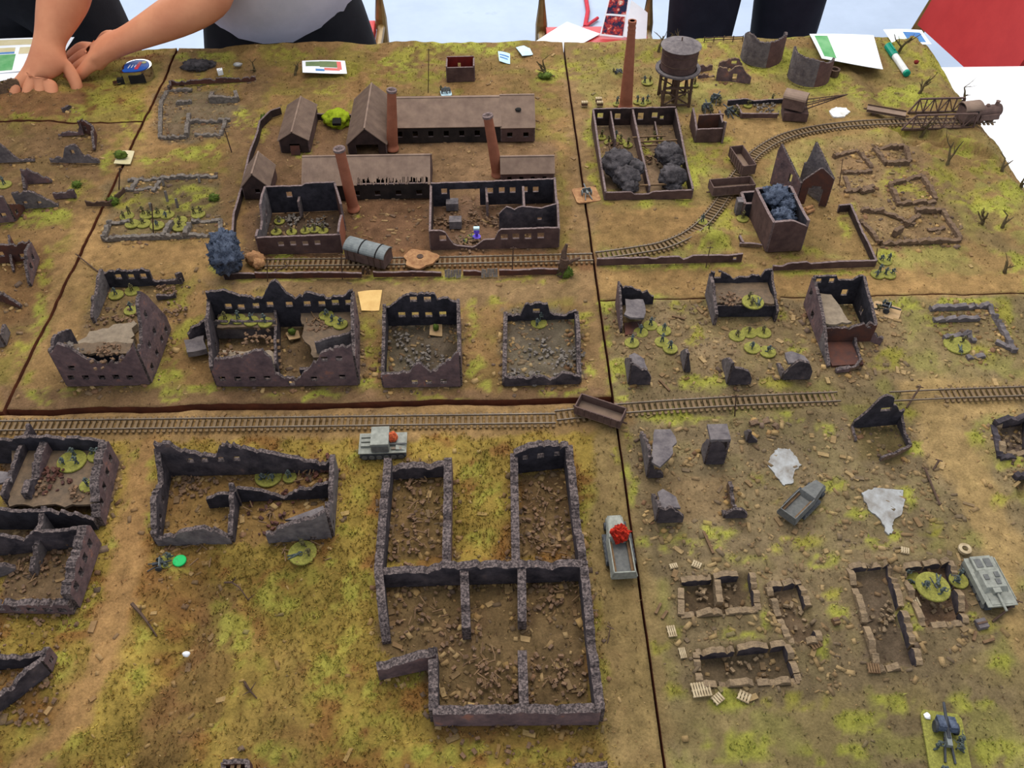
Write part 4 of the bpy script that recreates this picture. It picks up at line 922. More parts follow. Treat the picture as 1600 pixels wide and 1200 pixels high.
def chimney(label, base, top, rb, rt, group='brick factory chimneys', rim=True, square=None, zb=0):
    b = P(base[0], base[1], zb / 1000); tp = PY(top[0], top[1], b.y)
    B = thing('chimney', label, 'chimney', b, 0, group)
    n = 18; ax = tp - b; m = MB(); L = ax.length
    prof = [(0, rb * 1.12), (.04, rb * 1.12), (.041, rb)] + [(k / 10, rb + (rt - rb) * k / 10) for k in range(1, 10)] + [(1, rt)]
    m.tube([b + ax * u for u, _ in prof], [r / 1000 for _, r in prof], n, caps=False); m.build('shaft', 'chimney', B, smooth=True)
    m = MB(); u = ax.normalized()
    ring = [(1 - .02, rt * 1.0), (1 - .02, rt * 1.18), (1.012, rt * 1.18), (1.012, rt * .72), (.9, rt * .68)]
    m.tube([b + ax * q for q, _ in ring], [r / 1000 for _, r in ring], n, caps=False); m.build('rim', 'factory_edge' if rim else 'chimney', B)
    MB().tube([b + ax * .99, b + ax * 1.004], rt * .735 / 1000, n).build('flue_shade_cap', 'near_black', B)  # solid dark cap painted in for the shade inside the chimney mouth
    if L > .12:
        for q in (.93, .88): MB().tube([b + ax * q, b + ax * (q + .012)], rt * 1.16 / 1000, n).build('band', 'chimney', B)
    return B
B, ze, zr, a, b = hall_x('long factory hall with a brown corrugated roof and dark front wall', (614, 223), (782, 221), 196, 152, 44, 700, 'roofed factory halls', wins=dict(n=7, wz=(10, 20), ws=(8, 8)), fmat=dict(mo='roof_burnt'))
for q in [(626, 168), (737, 168)]:
    w = P(q[0], q[1], zr * .75); MB().blob((w.x, w.y, w.z + .0005), .004, 1, sq=(1, 1, .3)).build('roof_damage', 'roof_burnt', B)
B, ze, zr, a, b = hall_x('end block of the long hall with a shell hole in its roof', (784, 221), (834, 219), 197, 148, 46, 808, 'roofed factory halls', wins=dict(n=2, wz=(8, 16), ws=(8, 8)))
w = P(810, 172, (ze + zr) / 2); MB().blob((w.x, w.y, w.z + .001), .005, 2, sq=(1, 1, .5)).build('shell_hole', 'near_black', B)
hall_x('long burnt shed whose corrugated roof has a scorched ragged eave', (478, 312), (672, 308), 286, 243, 36, 575, 'roofed factory halls', holes=[(.43, .98, .0, .28)], fmat=dict(mo='roof_burnt'), wins=dict(n=6, wz=(6, 14), ws=(8, 8)))
hall_x('small brick house with corrugated roof and four dark front windows', (784, 286), (864, 283), 268, 244, 18, 822, 'roofed factory halls', wins=dict(win=[(.15, 8, 6, 6), (.38, 8, 6, 6), (.6, 8, 6, 6), (.83, 8, 6, 6)]), fmat=dict(mo='factory_out'))
B = shed_y('gabled shed with an open front and a leaning brown door', (441, 238), (484, 237), 218, 206, 100, 'gabled factory sheds', open_front=[(.5, 9, 16, 12)])
c = P(463, 240); MB().box((c.x, c.y - .002, .007), (.014, .0015, .014), rx=-.25).build('door', 'brick_rust', B)
B = shed_y('large steep gabled shed standing beside the first tall chimney', (546, 240), (604, 238), 224, 200, 130, 'gabled factory sheds', open_front=[(.5, 8, 34, 16)])
B = shed_y('small dark gabled shed with one round window near the boundary wall', (384, 310), (424, 306), 290, 271, 52, 'gabled factory sheds', open_front=[(.55, 13, 7, 7)])
chimney('brown chimney standing against the steep gabled shed', (613, 233), (612, 141), 9, 6.5)
chimney('brown chimney rising in front of the burnt shed roof', (553, 328), (530, 233), 8, 7)
chimney('brown chimney leaning beside the small brick house', (778, 274), (762, 181), 8.5, 6.5)
chimney('tallest tapered chimney behind the smoking roofless works', (977, 172), (988, 34), 11, 5.5, rim=False)
# roofless works left
B = ruin('roofless_workshop', 'roofless workshop with four low front windows near the blue-grey clump', 465, 365, 'factory building', 'roofless factory shops')
FR = {**FW, 'jit': .4, 'step': 5}
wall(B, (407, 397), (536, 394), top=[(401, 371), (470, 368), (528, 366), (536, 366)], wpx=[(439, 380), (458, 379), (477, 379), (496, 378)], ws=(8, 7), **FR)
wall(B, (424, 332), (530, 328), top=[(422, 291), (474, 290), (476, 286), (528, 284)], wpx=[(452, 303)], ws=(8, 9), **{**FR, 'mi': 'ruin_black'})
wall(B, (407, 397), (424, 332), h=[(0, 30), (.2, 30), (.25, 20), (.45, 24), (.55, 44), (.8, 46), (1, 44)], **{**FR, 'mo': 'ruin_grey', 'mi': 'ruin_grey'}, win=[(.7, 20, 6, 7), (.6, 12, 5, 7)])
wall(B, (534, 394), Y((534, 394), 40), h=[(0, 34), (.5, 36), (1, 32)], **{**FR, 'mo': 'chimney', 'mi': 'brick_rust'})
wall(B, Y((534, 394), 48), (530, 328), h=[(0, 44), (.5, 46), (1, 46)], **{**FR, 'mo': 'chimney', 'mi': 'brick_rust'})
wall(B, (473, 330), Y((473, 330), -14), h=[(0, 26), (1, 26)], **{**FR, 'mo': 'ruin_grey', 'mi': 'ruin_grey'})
heap(B, 452, 345, 16, 5, 'rubble_grey', n=30); heap(B, 500, 350, 20, 4, 'rubble_grey', n=40); beams(B, 490, 350, 18, 6, 2)
# roofless works right
B = ruin('roofless_workshop', 'roofless workshop with a breached front wall and grey inner partitions', 768, 345, 'factory building', 'roofless factory shops')
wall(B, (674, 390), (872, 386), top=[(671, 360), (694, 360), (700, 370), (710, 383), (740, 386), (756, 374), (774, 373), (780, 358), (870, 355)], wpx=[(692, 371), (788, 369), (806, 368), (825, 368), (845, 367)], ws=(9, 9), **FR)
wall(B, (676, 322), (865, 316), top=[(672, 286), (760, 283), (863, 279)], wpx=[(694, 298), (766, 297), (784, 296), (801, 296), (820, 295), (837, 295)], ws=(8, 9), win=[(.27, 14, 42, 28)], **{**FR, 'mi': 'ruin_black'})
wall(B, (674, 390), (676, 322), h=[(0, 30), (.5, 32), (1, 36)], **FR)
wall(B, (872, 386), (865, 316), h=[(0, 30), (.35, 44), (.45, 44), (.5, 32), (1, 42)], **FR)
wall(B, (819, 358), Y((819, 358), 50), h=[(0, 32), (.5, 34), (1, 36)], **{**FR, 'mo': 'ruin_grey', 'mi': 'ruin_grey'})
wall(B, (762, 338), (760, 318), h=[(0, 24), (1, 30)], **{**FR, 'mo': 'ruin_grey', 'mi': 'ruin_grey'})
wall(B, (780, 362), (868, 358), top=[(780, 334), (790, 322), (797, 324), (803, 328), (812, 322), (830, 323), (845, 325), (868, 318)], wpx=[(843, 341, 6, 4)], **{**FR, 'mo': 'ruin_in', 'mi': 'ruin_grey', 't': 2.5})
for q in [(707, 325), (712, 353)]: c = P(*q); MB().box((c.x, c.y, .006), (.017, .014, .012)).build('machine_block', 'ruin_grey', B)
for q in [(700, 345, 20, 3), (740, 340, 24, 3), (775, 345, 18, 4), (735, 385, 22, 4), (720, 378, 14, 3)]: heap(B, *q, n=40)
beams(B, 730, 335, 30, 10, 1)
# boundary walls
B = ruin('brick_enclosure', 'curved brown boundary wall enclosing the factory yard behind the sheds', 395, 260, 'wall', 'factory boundary walls')
pts = [(548, 190), (500, 188), (490, 184)]
BW = {**FW, 'jit': .5, 'step': 6, 't': 3}
for p0, p1, h in [((610, 190), (492, 187), 11), ((440, 178), (424, 184), 12), ((424, 184), (408, 200), 12), ((408, 200), (404, 218), 12), ((404, 218), (392, 250), 12), ((392, 250), (382, 296), 12), ((382, 296), (368, 345), 12), ((368, 345), (366, 375), 12)]:
    wall(B, p0, p1, h=h, **BW)
B = ruin('brick_enclosure', 'long rust brown boundary wall along the siding in front of the factory', 620, 430, 'wall', 'factory boundary walls')
for p0, p1, h in [((352, 436), (400, 434), 9), ((400, 434), (566, 433), 9), ((584, 432), (690, 431), 8), ((724, 430), (752, 430), 8), ((780, 430), (880, 427), 9), ((360, 405), (352, 436), 10)]:
    wall(B, p0, p1, h=[(0, h), (.3, h - 1), (.6, h + .5), (1, h - 2)], **{**BW, 'mo': 'brick_rust'})
B = ruin('brick_enclosure', 'brown boundary wall with chipped top beside the curved track', 1040, 405, 'wall', 'factory boundary walls')
wall(B, (932, 414), (1158, 408), h=[(0, 11), (.36, 11), (.39, 6), (.42, 11), (.56, 11), (.6, 5), (.65, 12), (.85, 12), (.9, 10), (1, 13)], win=[(.95, 6, 5, 5)], **BW)
B = ruin('brick_enclosure', 'brown yard wall turning a corner behind the house with blue-grey smoke', 1290, 400, 'wall', 'factory boundary walls')
wall(B, (1206, 422), (1366, 416), h=[(0, 8), (.1, 6), (.15, 11), (.33, 12), (.36, 9), (.6, 11), (1, 10)], **BW); wall(B, (1366, 416), (1326, 330), h=[(0, 10), (.3, 11), (.5, 9), (1, 12)], **BW); wall(B, (1326, 330), (1308, 331), h=12, **BW)
wall(B, (1155, 384), (1190, 386), h=[(0, 5), (.5, 6), (1, 4)], **{**BW, 'mo': 'stone', 'mi': 'stone'}); wall(B, (1160, 384), (1155, 372), h=[(0, 6), (1, 5)], **BW)
# gated timber barricades
for i, q in enumerate([(708, 432), (765, 431)]):
    c = P(*q); B = thing('barricade', ['splintered pale timber barricade in the wider gap of the siding wall', 'narrow pale timber barricade in the siding wall near the stump'][i], 'barricade', c, 0, 'barricades in the siding wall')
    for k in range(6): MB().box((c.x - .009 + k * .0036, c.y + RW.uniform(-.001, .001), .005), (.0032, .0025, .011 + RW.uniform(-.002, .001)), rx=-.5, ry=RW.uniform(-.15, .15)).build('plank', 'rubble_grey', B)
c = P(572, 428); B = thing('broken_gate', 'broken dark gate post in the siding wall beside the covered wagon', 'gate', c)
for k, (dx, h, l) in enumerate([(-.004, .014, .002), (.004, .011, -.003), (0, .008, .006)]): MB().bar((c.x + dx, c.y, 0), (c.x + dx + l, c.y - .002, h), .0022).build('plank', 'pole', B)

# roofless works on the right-hand board with smoke inside
B = ruin('roofless_workshop', 'two-bay roofless works with black smoke puffs and rear windows', 1000, 250, 'factory building', 'roofless factory shops')
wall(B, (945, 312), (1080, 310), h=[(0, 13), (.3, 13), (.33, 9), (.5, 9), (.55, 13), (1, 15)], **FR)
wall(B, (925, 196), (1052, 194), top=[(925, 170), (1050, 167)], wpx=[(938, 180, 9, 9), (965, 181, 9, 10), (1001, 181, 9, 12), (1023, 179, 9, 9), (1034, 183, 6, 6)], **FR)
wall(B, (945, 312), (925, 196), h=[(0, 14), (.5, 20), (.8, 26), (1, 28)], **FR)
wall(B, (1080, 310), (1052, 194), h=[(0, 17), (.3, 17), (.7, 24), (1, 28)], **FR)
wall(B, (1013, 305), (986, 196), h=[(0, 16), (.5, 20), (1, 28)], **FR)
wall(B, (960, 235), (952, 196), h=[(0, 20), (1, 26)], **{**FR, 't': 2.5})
wall(B, (1027, 225), (1022, 200), h=[(0, 10), (1, 12)], **{**FR, 't': 2})
for y0 in (222, 228, 290): MB().bar(P(1000, y0, .014), P(1058, y0 - 3, .015), .0022).build('roof_beam', 'wood', B)
MB().bar(P(988, 215, .018), P(1040, 212, .02), .002).build('roof_beam', 'wood', B)
heap(B, 1015, 248, 20, 5, n=40); heap(B, 960, 228, 14, 4); beams(B, 965, 225, 16, 6, 2); beams(B, 1020, 232, 16, 6, 2)
# open brick box
B = ruin('roofless_shed', 'small roofless brick shed with rust red inside near the water tower', 1108, 205, 'factory building')
wall(B, (1086, 222), (1126, 221), top=[(1086, 202), (1126, 200)], **FR); wall(B, (1088, 205), (1126, 204), top=[(1086, 180), (1126, 178)], **{**FR, 'mi': 'brick_rust'})
wall(B, (1086, 222), Y((1086, 222), 46), h=[(0, 20), (.5, 28), (1, 32)], **FR); wall(B, (1128, 224), Y((1128, 224), 46), h=[(0, 36), (.2, 34), (.3, 26), (1, 30)], **FR)
# low walls with the guns behind
B = ruin('yard_enclosure', 'low brown yard wall with dark recess beside the crane', 1180, 175, 'wall')
wall(B, (1158, 184), (1214, 184), h=8, **BW); wall(B, (1136, 164), (1236, 160), h=[(0, 9), (.3, 10), (.4, 6), (1, 8)], **{**BW, 'mi': 'ruin_black'}); wall(B, (1158, 184), (1150, 170), h=8, **BW)
heap(B, 1198, 170, 22, 9, 'rubble_grey', n=50)

# gabled frame house
B = ruin('gabled_ruin', 'roofless house of three tall pointed gable walls with arched openings', 1250, 300, 'ruined building')
FL, FRc, BLc = P(1245, 317), P(1290, 322), P(1204, 286); BRc = BLc + (FRc - FL)
GF = dict(mo='ruin_out', mi='ruin_grey', me_='ruin_edge', jit=.3, step=3, t=3.5)
wall(B, FL, BLc, top=[(1251, 284), (1221, 222), (1211, 253)], wpx=[(1236, 278, 6, 14)], **GF)
wall(B, FRc, BRc, top=[(1305, 283), (1275, 220), (1262, 256)], wpx=[(1283, 276, 6, 14)], **GF)
wall(B, FL, FRc, top=[(1250, 285), (1285, 261), (1307, 283)], win=[(.5, 10, 20, 36), (.5, 28, 13, 8)], **{**GF, 'mo': 'brick_rust'})
beams(B, 1262, 300, 12, 4, 1)
# house with blue smoke
B = ruin('roofless_house', 'tall brown roofless house filled with blue-grey smoke', 1222, 350, 'ruined building')
GB = dict(mo='factory_out', mi='ruin_black', me_='factory_edge', jit=.3, step=4, t=4)
a, b = P(1198, 393), P(1250, 390); hF = hit(1225, 348, a, b)[1] * 1000
L = 118
wall(B, a, b, top=[(1200, 352), (1212, 346), (1238, 344), (1262, 353)], **GB)
a2 = P(1182, 294, .046); b2 = P(1236, 291, .046); a2.z = b2.z = 0
wall(B, a, a2, h=[(0, 48), (.3, 46), (1, 46)], **GB); wall(B, b, b2, h=[(0, 48), (.3, 46), (1, 46)], **GB); wall(B, a2, b2, h=46, **GB)
a3, b3 = P(1160, 338), P(1186, 336)
wall(B, a3, b3, h=22, name='annex_wall', **GB); wall(B, a3, Y(a3, 26), h=22, name='annex_wall', **GB); wall(B, Y(a3, 26), Y(b3, 26), h=22, name='annex_wall', **GB)
c = P(1158, 336); MB().box((c.x - .004, c.y + .006, .011), (.008, .012, .022)).build('annex_block', 'ruin_grey', B)

# curved silo shells and the arch ruin at the back
def shell(label, px, py, R, hpts, a0, a1, matI='ruin_grey', zb=2):
    c = P(px, py); B = thing('ruined_silo', label, 'ruin', c, 0, 'curved silo shells'); m = MB(); n = 30
    for i in range(n):
        t0, t1 = i / n, (i + 1) / n
        A0, A1 = a0 + (a1 - a0) * t0, a0 + (a1 - a0) * t1
        h0 = np.interp(t0, *zip(*hpts)) + RW.uniform(-1, 1); h1 = np.interp(t1, *zip(*hpts)) + RW.uniform(-1, 1)
        def v(A, r, z): return (c.x + r * math.cos(A), c.y + r * math.sin(A), z / 1000)
        r0, r1 = (R - 2) / 1000, (R + 2) / 1000
        mi = 0 if t0 < .5 else 1
        m.hexa([v(A0, r0, zb), v(A0, r1, zb), v(A1, r1, zb), v(A1, r0, zb), v(A0, r0, h0), v(A0, r1, h0), v(A1, r1, h1), v(A1, r0, h1)], (2, 3, 2, mi, 2, 2))
    m.build('shell_wall', ['ruin_grey', 'silo_red', 'ruin_in', 'ruin_edge'], B); return B
nmat('silo_red', (84, 62, 60), (106, 78, 72), 60, bump=.3, c3=(150, 124, 116))
shell('tall curved silo shell with a broken rim at the back edge', 1188, 92, 34, [(0, 44), (.08, 54), (.2, 54), (.35, 46), (.5, 47), (.75, 52), (1, 48)], math.radians(178), math.radians(365))
shell('lower curved silo shell with a pointed grey end beside the large paper', 1262, 122, 33, [(0, 54), (.15, 50), (.4, 50), (.55, 46), (.65, 41), (.8, 43), (1, 22)], math.radians(170), math.radians(372))
B = ruin('ruin_fragment', 'brown ruin with two arched openings behind the gun crews', 1145, 118, 'ruin')
SW = dict(mo='ruin_out', mi='ruin_out', me_='stone', t=4)
wall(B, (1118, 126), (1172, 130), top=[(1118, 112), (1124, 104), (1136, 106), (1142, 110), (1150, 102), (1160, 104), (1168, 116), (1178, 122)], wpx=[(1148, 120, 6, 11)], **SW)
wall(B, (1122, 108), (1158, 108), top=[(1122, 98), (1134, 94), (1146, 90), (1156, 91), (1158, 100)], wpx=[(1147, 97, 8, 6)], **SW)
B = ruin('ruined_foundation', 'rubble foundation ring beside the water tower', 1095, 112, 'ruin')
wall(B, (1084, 112), (1112, 110), h=[(0, 8), (.4, 12), (1, 9)], **SW); wall(B, (1090, 122), (1116, 122), h=[(0, 6), (.4, 8), (1, 5)], **SW)
c = P(1302, 118); B = thing('broken_pipe', 'short brown broken pipe end beside the silo shell', 'pipe', c); MB().lathe([(.008, 0), (.009, .012), (.006, .012), (.006, 0)], 14, c).build('pipe', 'bark_dark', B)

# foundations on the right
foundation('brown brick foundation with small rooms beside the gabled ruin', 1345, 300,
           [((1302, 245), (1340, 236)), ((1340, 236), (1362, 262)), ((1316, 270), (1362, 268)), ((1320, 300), (1365, 292)), ((1365, 232), (1412, 232), 9), ((1412, 232), (1422, 252), 10), ((1365, 232), (1385, 258), 7), ((1385, 258), (1420, 256), 9), ((1320, 275), (1328, 298), 5), ((1345, 300), (1366, 296), 5)], 6, mat='stone')
foundation('grey brick foundation rectangle beside the bare trees', 1425, 290, [((1390, 288), (1440, 276), 8), ((1440, 276), (1462, 312), 7), ((1400, 318), (1462, 316), 7), ((1390, 288), (1404, 318), 6)], 6, mat='stone')
foundation('low brick foundation behind the yard wall corner', 1425, 350,
           [((1345, 330), (1380, 330), 7), ((1380, 330), (1430, 350), 5), ((1430, 330), (1472, 330), 8), ((1472, 330), (1500, 374), 7), ((1376, 380), (1500, 376), 7), ((1345, 345), (1376, 380), 6), ((1396, 368), (1408, 360), 12), ((1415, 352), (1436, 336), 8), ((1450, 358), (1476, 356), 3)], 6, mat='stone')
foundation('dark low foundation holding a large infantry base near the right road', 1515, 520,
           [((1452, 484), (1520, 480), 9), ((1520, 480), (1545, 478), 9), ((1458, 500), (1530, 498), 6), ((1545, 478), (1585, 550), 7), ((1474, 530), (1512, 522), 9), ((1512, 522), (1522, 535), 9), ((1510, 560), (1538, 556), 6), ((1555, 535), (1590, 548), 6)], 7, mat='ruin_grey')
nmat('mudstone', (142, 120, 92), (112, 94, 74), 160, bump=.8, c3=(156, 140, 96))
for pl, lab in [((0, 1), 'dug-out foundation with one broken pillar inside'), ((1,), 'dug-out foundation cellar with darker inner faces along its rear edge'), ((2,), 'narrow dug-out foundation between the two cellars'),
                ((3,), 'long dark dug-out trench foundation'), ((4,), 'dug-out foundation with a large infantry base on its rim'), ((5,), 'sunken cellar with grey floor beside the right road')]:
    k = pl[0]; poly = PITS[k][0]; c = (sum(q[0] for q in poly) / 4, sum(q[1] for q in poly) / 4)
    B = ruin('dug_foundation', lab, c[0], c[1], 'ruin', 'dug-out foundations')
    n = len(poly)
    for i in range(n):
        p0, p1 = poly[i], poly[(i + 1) % n]
        e0 = (c[0] + (p0[0] - c[0]) * 1.04, c[1] + (p0[1] - c[1]) * 1.06); e1 = (c[0] + (p1[0] - c[0]) * 1.04, c[1] + (p1[1] - c[1]) * 1.06)
        for u0, u1 in ((0, .42), (.46, .8), (.83, 1)):
            if RW.random() < .15: continue
            f0 = tuple(e0[t] + (e1[t] - e0[t]) * u0 for t in (0, 1)); f1 = tuple(e0[t] + (e1[t] - e0[t]) * u1 for t in (0, 1))
            wall(B, f0, f1, h=[(0, 9), (.3, RW.uniform(10, 15)), (.7, RW.uniform(9, 14)), (1, 9)], zb=-8, t=6, mo='mudstone', mi='ruin_in' if i in (0, 1) else 'mudstone', me_='mudstone', jit=1.6)
    if k == 0: wall(B, (1120, 908), (1124, 945), h=[(0, 12), (1, 14)], zb=-9, t=6, mo='mudstone', mi='mudstone', me_='mudstone'); heap(B, 1098, 928, 6, 5, 'mudstone', z=-8, n=8)
    heap(B, c[0], c[1], 20, 2, 'mudstone', z=-9, n=20)
# ---- upper right: street ruins
B = ruin('ruined_house', 'grey-floored ruin corner with red base beside the board joint', 985, 500, 'ruined building', 'corner ruins among the rubble')
wall(B, (970, 520), Y((970, 520), 52), h=[(0, 12.4), (.4, 27.3), (.8, 37.2), (1, 38.4)], mo='ruin_out', t=3); wall(B, Y((970, 520), 52), XY((970, 520), 46, 52), h=[(0, 36.0), (.2, 31.0), (.5, 24.8), (.8, 22.3), (1, 12.4)], mi='ruin_black', t=3)
slab(B, [(976, 468), (1006, 467), (1010, 482), (1005, 496), (985, 497), (977, 492)], 20, 3, 'ruin_grey', jag=1.5)
slab(B, [(975, 505), (1002, 500), (998, 520), (976, 524)], 3, 3, 'brick_rust', 'ground_floor', jag=1)
B = ruin('ruined_house', 'black-walled ruin carrying a large infantry base on its upper floor', 1160, 490, 'ruined building', 'corner ruins among the rubble')
wall(B, (1116, 508), Y((1116, 508), 56), h=[(0, 18.6), (.4, 27.3), (.7, 37.2), (1, 36.0)], mo='ruin_grey', t=4)
wall(B, Y((1116, 508), 56), XY((1116, 508), 76, 56), h=[(0, 38.4), (.12, 40.9), (.25, 36.0), (.4, 28.5), (.55, 29.8), (.7, 33.5), (.85, 31.0), (.88, 38.4), (1, 40.9)], win=[(.12, 33.5, 7, 8)], mi='ruin_black', t=3)
wall(B, XY((1116, 508), 76, 56), XY((1116, 508), 76, 4), h=[(0, 39.7), (.2, 31.0), (.5, 27.3), (1, 18.6)], mo='ruin_black', mi='ruin_black', t=3)
slab(B, [XY((1116, 508), 2, 18), XY((1116, 508), 74, 14), XY((1116, 508), 74, 54), XY((1116, 508), 2, 54)], 21, 3, 'floor_mud', jag=1)
wall(B, XY((1116, 508), 0, 16), XY((1116, 508), 76, 14), h=18, mo='ruin_black', mi='ruin_black', jit=.3, t=2)
heap(B, 1140, 468, 14, 4, z=21)
B = ruin('ruined_block', 'tall brick ruin with broken upper floor and a low annex in front', 1310, 510, 'ruined building', 'corner ruins among the rubble')
o_ = (1281, 538); dw, dd = 62, 72
wall(B, XY(o_, 0, -38), XY(o_, 0, 0), h=[(0, 3.1), (.5, 12.4), (1, 24.8)], mo='ruin_grey', t=4)
wall(B, XY(o_, 0, 0), XY(o_, 0, dd), h=[(0, 24.8), (.3, 34.7), (.6, 40.9), (1, 45.9)], mo='ruin_out', t=4, win=[(.55, 12.4, 7, 9), (.85, 28.5, 7, 9)])
wall(B, XY(o_, 0, dd), XY(o_, dw, dd), h=[(0, 45.9), (.45, 47.1), (.5, 39.7), (.8, 39.7), (.9, 45.9), (1, 45.9)], win=[(.12, 39.7, 7, 7), (.38, 39.7, 7, 7), (.72, 19.8, 8, 10)], mi='ruin_black', t=3, jit=.6)
wall(B, XY(o_, dw, 6), XY(o_, dw, dd), h=[(0, 27.3), (.4, 36.0), (.8, 40.9), (1, 45.9)], mo='ruin_out', mi='ruin_black', t=4, win=[(.6, 12.4, 7, 9)])
wall(B, XY(o_, 0, 6), XY(o_, dw, 4), h=[(0, 22.3), (.3, 23.6), (.5, 21.1), (.7, 28.5), (.85, 31.0), (1, 27.3)], win=[(.86, 24.8, 4, 3)], mo='brick_rust', mi='ruin_black', t=4)
slab(B, [XY(o_, 2, 8), XY(o_, 34, 10), XY(o_, 28, 40), XY(o_, 22, 60), XY(o_, 2, 68)], 26, 3, 'floor_pale', jag=2)
wall(B, XY(o_, dw, 4), XY(o_, dw + 10, -4), h=[(0, 13.6), (1, 12.4)], mo='ruin_out', t=4)
slab(B, [XY(o_, 2, 2), XY(o_, 44, 2), XY(o_, 42, -36), XY(o_, 4, -38)], 2, 3, 'brick_rust', 'annex_floor')
wall(B, XY(o_, 40, 0), XY(o_, 40, -30), h=[(0, 9.9), (.5, 5.0), (1, 3.7)], mo='brick_rust', t=3); wall(B, XY(o_, 40, -30), XY(o_, 30, -42), h=6, mo='stone', mi='stone', t=3)
wall(B, XY(o_, 6, -46), XY(o_, 22, -44), h=[(0, 5.0), (1, 6.2)], mo='ruin_out', t=5); wall(B, XY(o_, 22, -44), XY(o_, 34, -40), h=5, mo='stone', mi='stone', t=3)
def corner(label, px, py, wl, wr, hl, hr, slabz=None, ang=0, mo='ruin_out', ml='ruin_grey', sm='ruin_grey', grp='corner ruins among the rubble'):
    """L corner: left wall runs away from (px,py), right wall runs along x"""
    B = ruin('ruined_corner', label, px, py, 'ruin', grp)
    c = P(px, py); ca, sa = math.cos(ang), math.sin(ang)
    def q(x, y): return Vector((c.x + (x * ca - y * sa) / 1000, c.y + (x * sa + y * ca) / 1000, 0))
    wall(B, q(0, 0), q(0, wl), h=[(0, hl), (.5, hl * .8), (1, hl * .25)], mo=ml, mi='ruin_in', t=3.5)
    wall(B, q(0, 0), q(wr, 0), h=[(0, hl), (.4, hr), (.8, hr * .8), (1, hr * .4)], mo=mo, mi='ruin_in', t=3.5)
    if slabz: slab(B, [q(1, 1), q(wr * .8, 1), q(wr * .7, wl * .5), q(wr * .3, wl * .8), q(1, wl * .7)], slabz, 3, sm, jag=1)
    return B
corner('small dark pyramid shaped ruin corner near the railway and board joint', 983, 600, 34, 24, 34, 28, 24)
corner('lone upright grey wall stub among infantry bases', 1070, 580, 26, 6, 30, 10, None, mo='ruin_grey')
corner('dark ruin corner with pale gable side below the black-walled ruin', 1137, 600, 32, 26, 34, 26, None)
corner('ruin corner with a grey floor slab beside the tall brick ruin', 1222, 592, 24, 32, 10, 34, 26)
corner('grey ruin corner with a large tilted floor slab by the wagon', 1012, 745, 56, 16, 34, 10, None, mo='ruin_grey')
slab(ruin('broken_slab', 'broken grey floor slab held by the ruin corner by the wagon', 1035, 720, 'ruin'), [(1022, 672), (1050, 672), (1056, 690), (1046, 715), (1030, 728), (1020, 722)], 30, 3, 'ruin_grey', 'slab', jag=1.5)
B = corner('square grey chimney stack ruin with a flat top', 1102, 724, 18, 19, 38, 38, None, mo='ruin_grey')
wall(B, XY((1102, 724), 19, 0), XY((1102, 724), 19, 18), h=37, mo='ruin_grey', t=3); slab(B, [XY((1102, 724), -1, -1), XY((1102, 724), 20, -1), XY((1102, 724), 20, 20), XY((1102, 724), -1, 20)], 41, 4, 'ruin_grey')
corner('blue-grey rounded ruin corner below the tilted slab', 1026, 815, 30, 26, 26, 26, 22, mo='ruin_in')
corner('low dark ruin corner opposite the rounded one', 1132, 808, 8, 22, 6, 16, None, mo='ruin_in')
wall(ruin('ruin_fragment', 'thin broken wall with rubble beside the low dark corner', 1150, 780, 'ruin'), (1146, 798), (1138, 760), h=[(0, 8), (.4, 5), (.7, 12), (1, 8)], mo='stone', mi='stone')
corner('tiny grey ruin stub beside the lime grass', 1168, 690, 12, 10, 16, 8, None, mo='ruin_grey')
B = ruin('ruined_house', 'ruined cottage with a tall black gable and curved low walls', 1375, 690, 'ruined building')
wall(B, (1330, 668), (1402, 662), top=[(1328, 662), (1345, 650), (1360, 635), (1375, 622), (1388, 616), (1396, 618), (1398, 632), (1406, 640)], wpx=[(1384, 638, 10, 5)], mi='ruin_black', t=3)
wall(B, (1402, 662), (1420, 700), h=[(0, 16), (.3, 10), (.7, 6), (1, 8)], mo='stone', t=3); wall(B, (1420, 700), (1398, 712), h=6, mo='stone', mi='stone', t=3); wall(B, (1398, 712), (1374, 720), h=6, mo='stone', mi='stone', t=3)
wall(B, (1330, 668), (1336, 690), h=[(0, 6), (1, 4)], mo='stone', mi='stone', t=3)
foundation('dark sunken ruin edge beside the right road', 1580, 700, [((1552, 665), (1605, 655), 12), ((1562, 716), (1605, 712), 6), ((1552, 665), (1562, 716), 5), ((1584, 748), (1605, 742), 9)], 8, mat='ruin_in')
foundation('rubble mound wall with dark hollow near the pale puddle', 1195, 665, [((1170, 668), (1200, 662), 10), ((1200, 662), (1216, 672), 7)], 8, mat='stone')
# small pieces at the bottom edge
B = ruin('roofless_shed', 'tiny roofless brick shed at the near grass edge', 366, 1185, 'ruined building')
wall(B, (348, 1190), (386, 1188), h=12, z=12, mi='ruin_black', mo='brick_rust', t=4); wall(B, (348, 1190), (346, 1230), h=12, z=12, mo='brick_rust', t=4); wall(B, (386, 1188), (390, 1230), h=12, z=12, mo='brick_rust', t=4); wall(B, (346, 1230), (390, 1230), h=12, z=12, mo='brick_rust', t=4)
for k in range(2): c = P(362 + 10 * k, 1205, .009); MB().box(c, (.003, .02, .0015)).build('plank', 'wood', B)
B = ruin('ruin_fragment', 'grey wall stub at the near end of the board joint road', 915, 1205, 'ruin')
wall(B, (898, 1204), (948, 1200), h=9, mo='ruin_grey', t=5); wall(B, (898, 1204), (897, 1225), h=9, mo='ruin_grey', t=5)
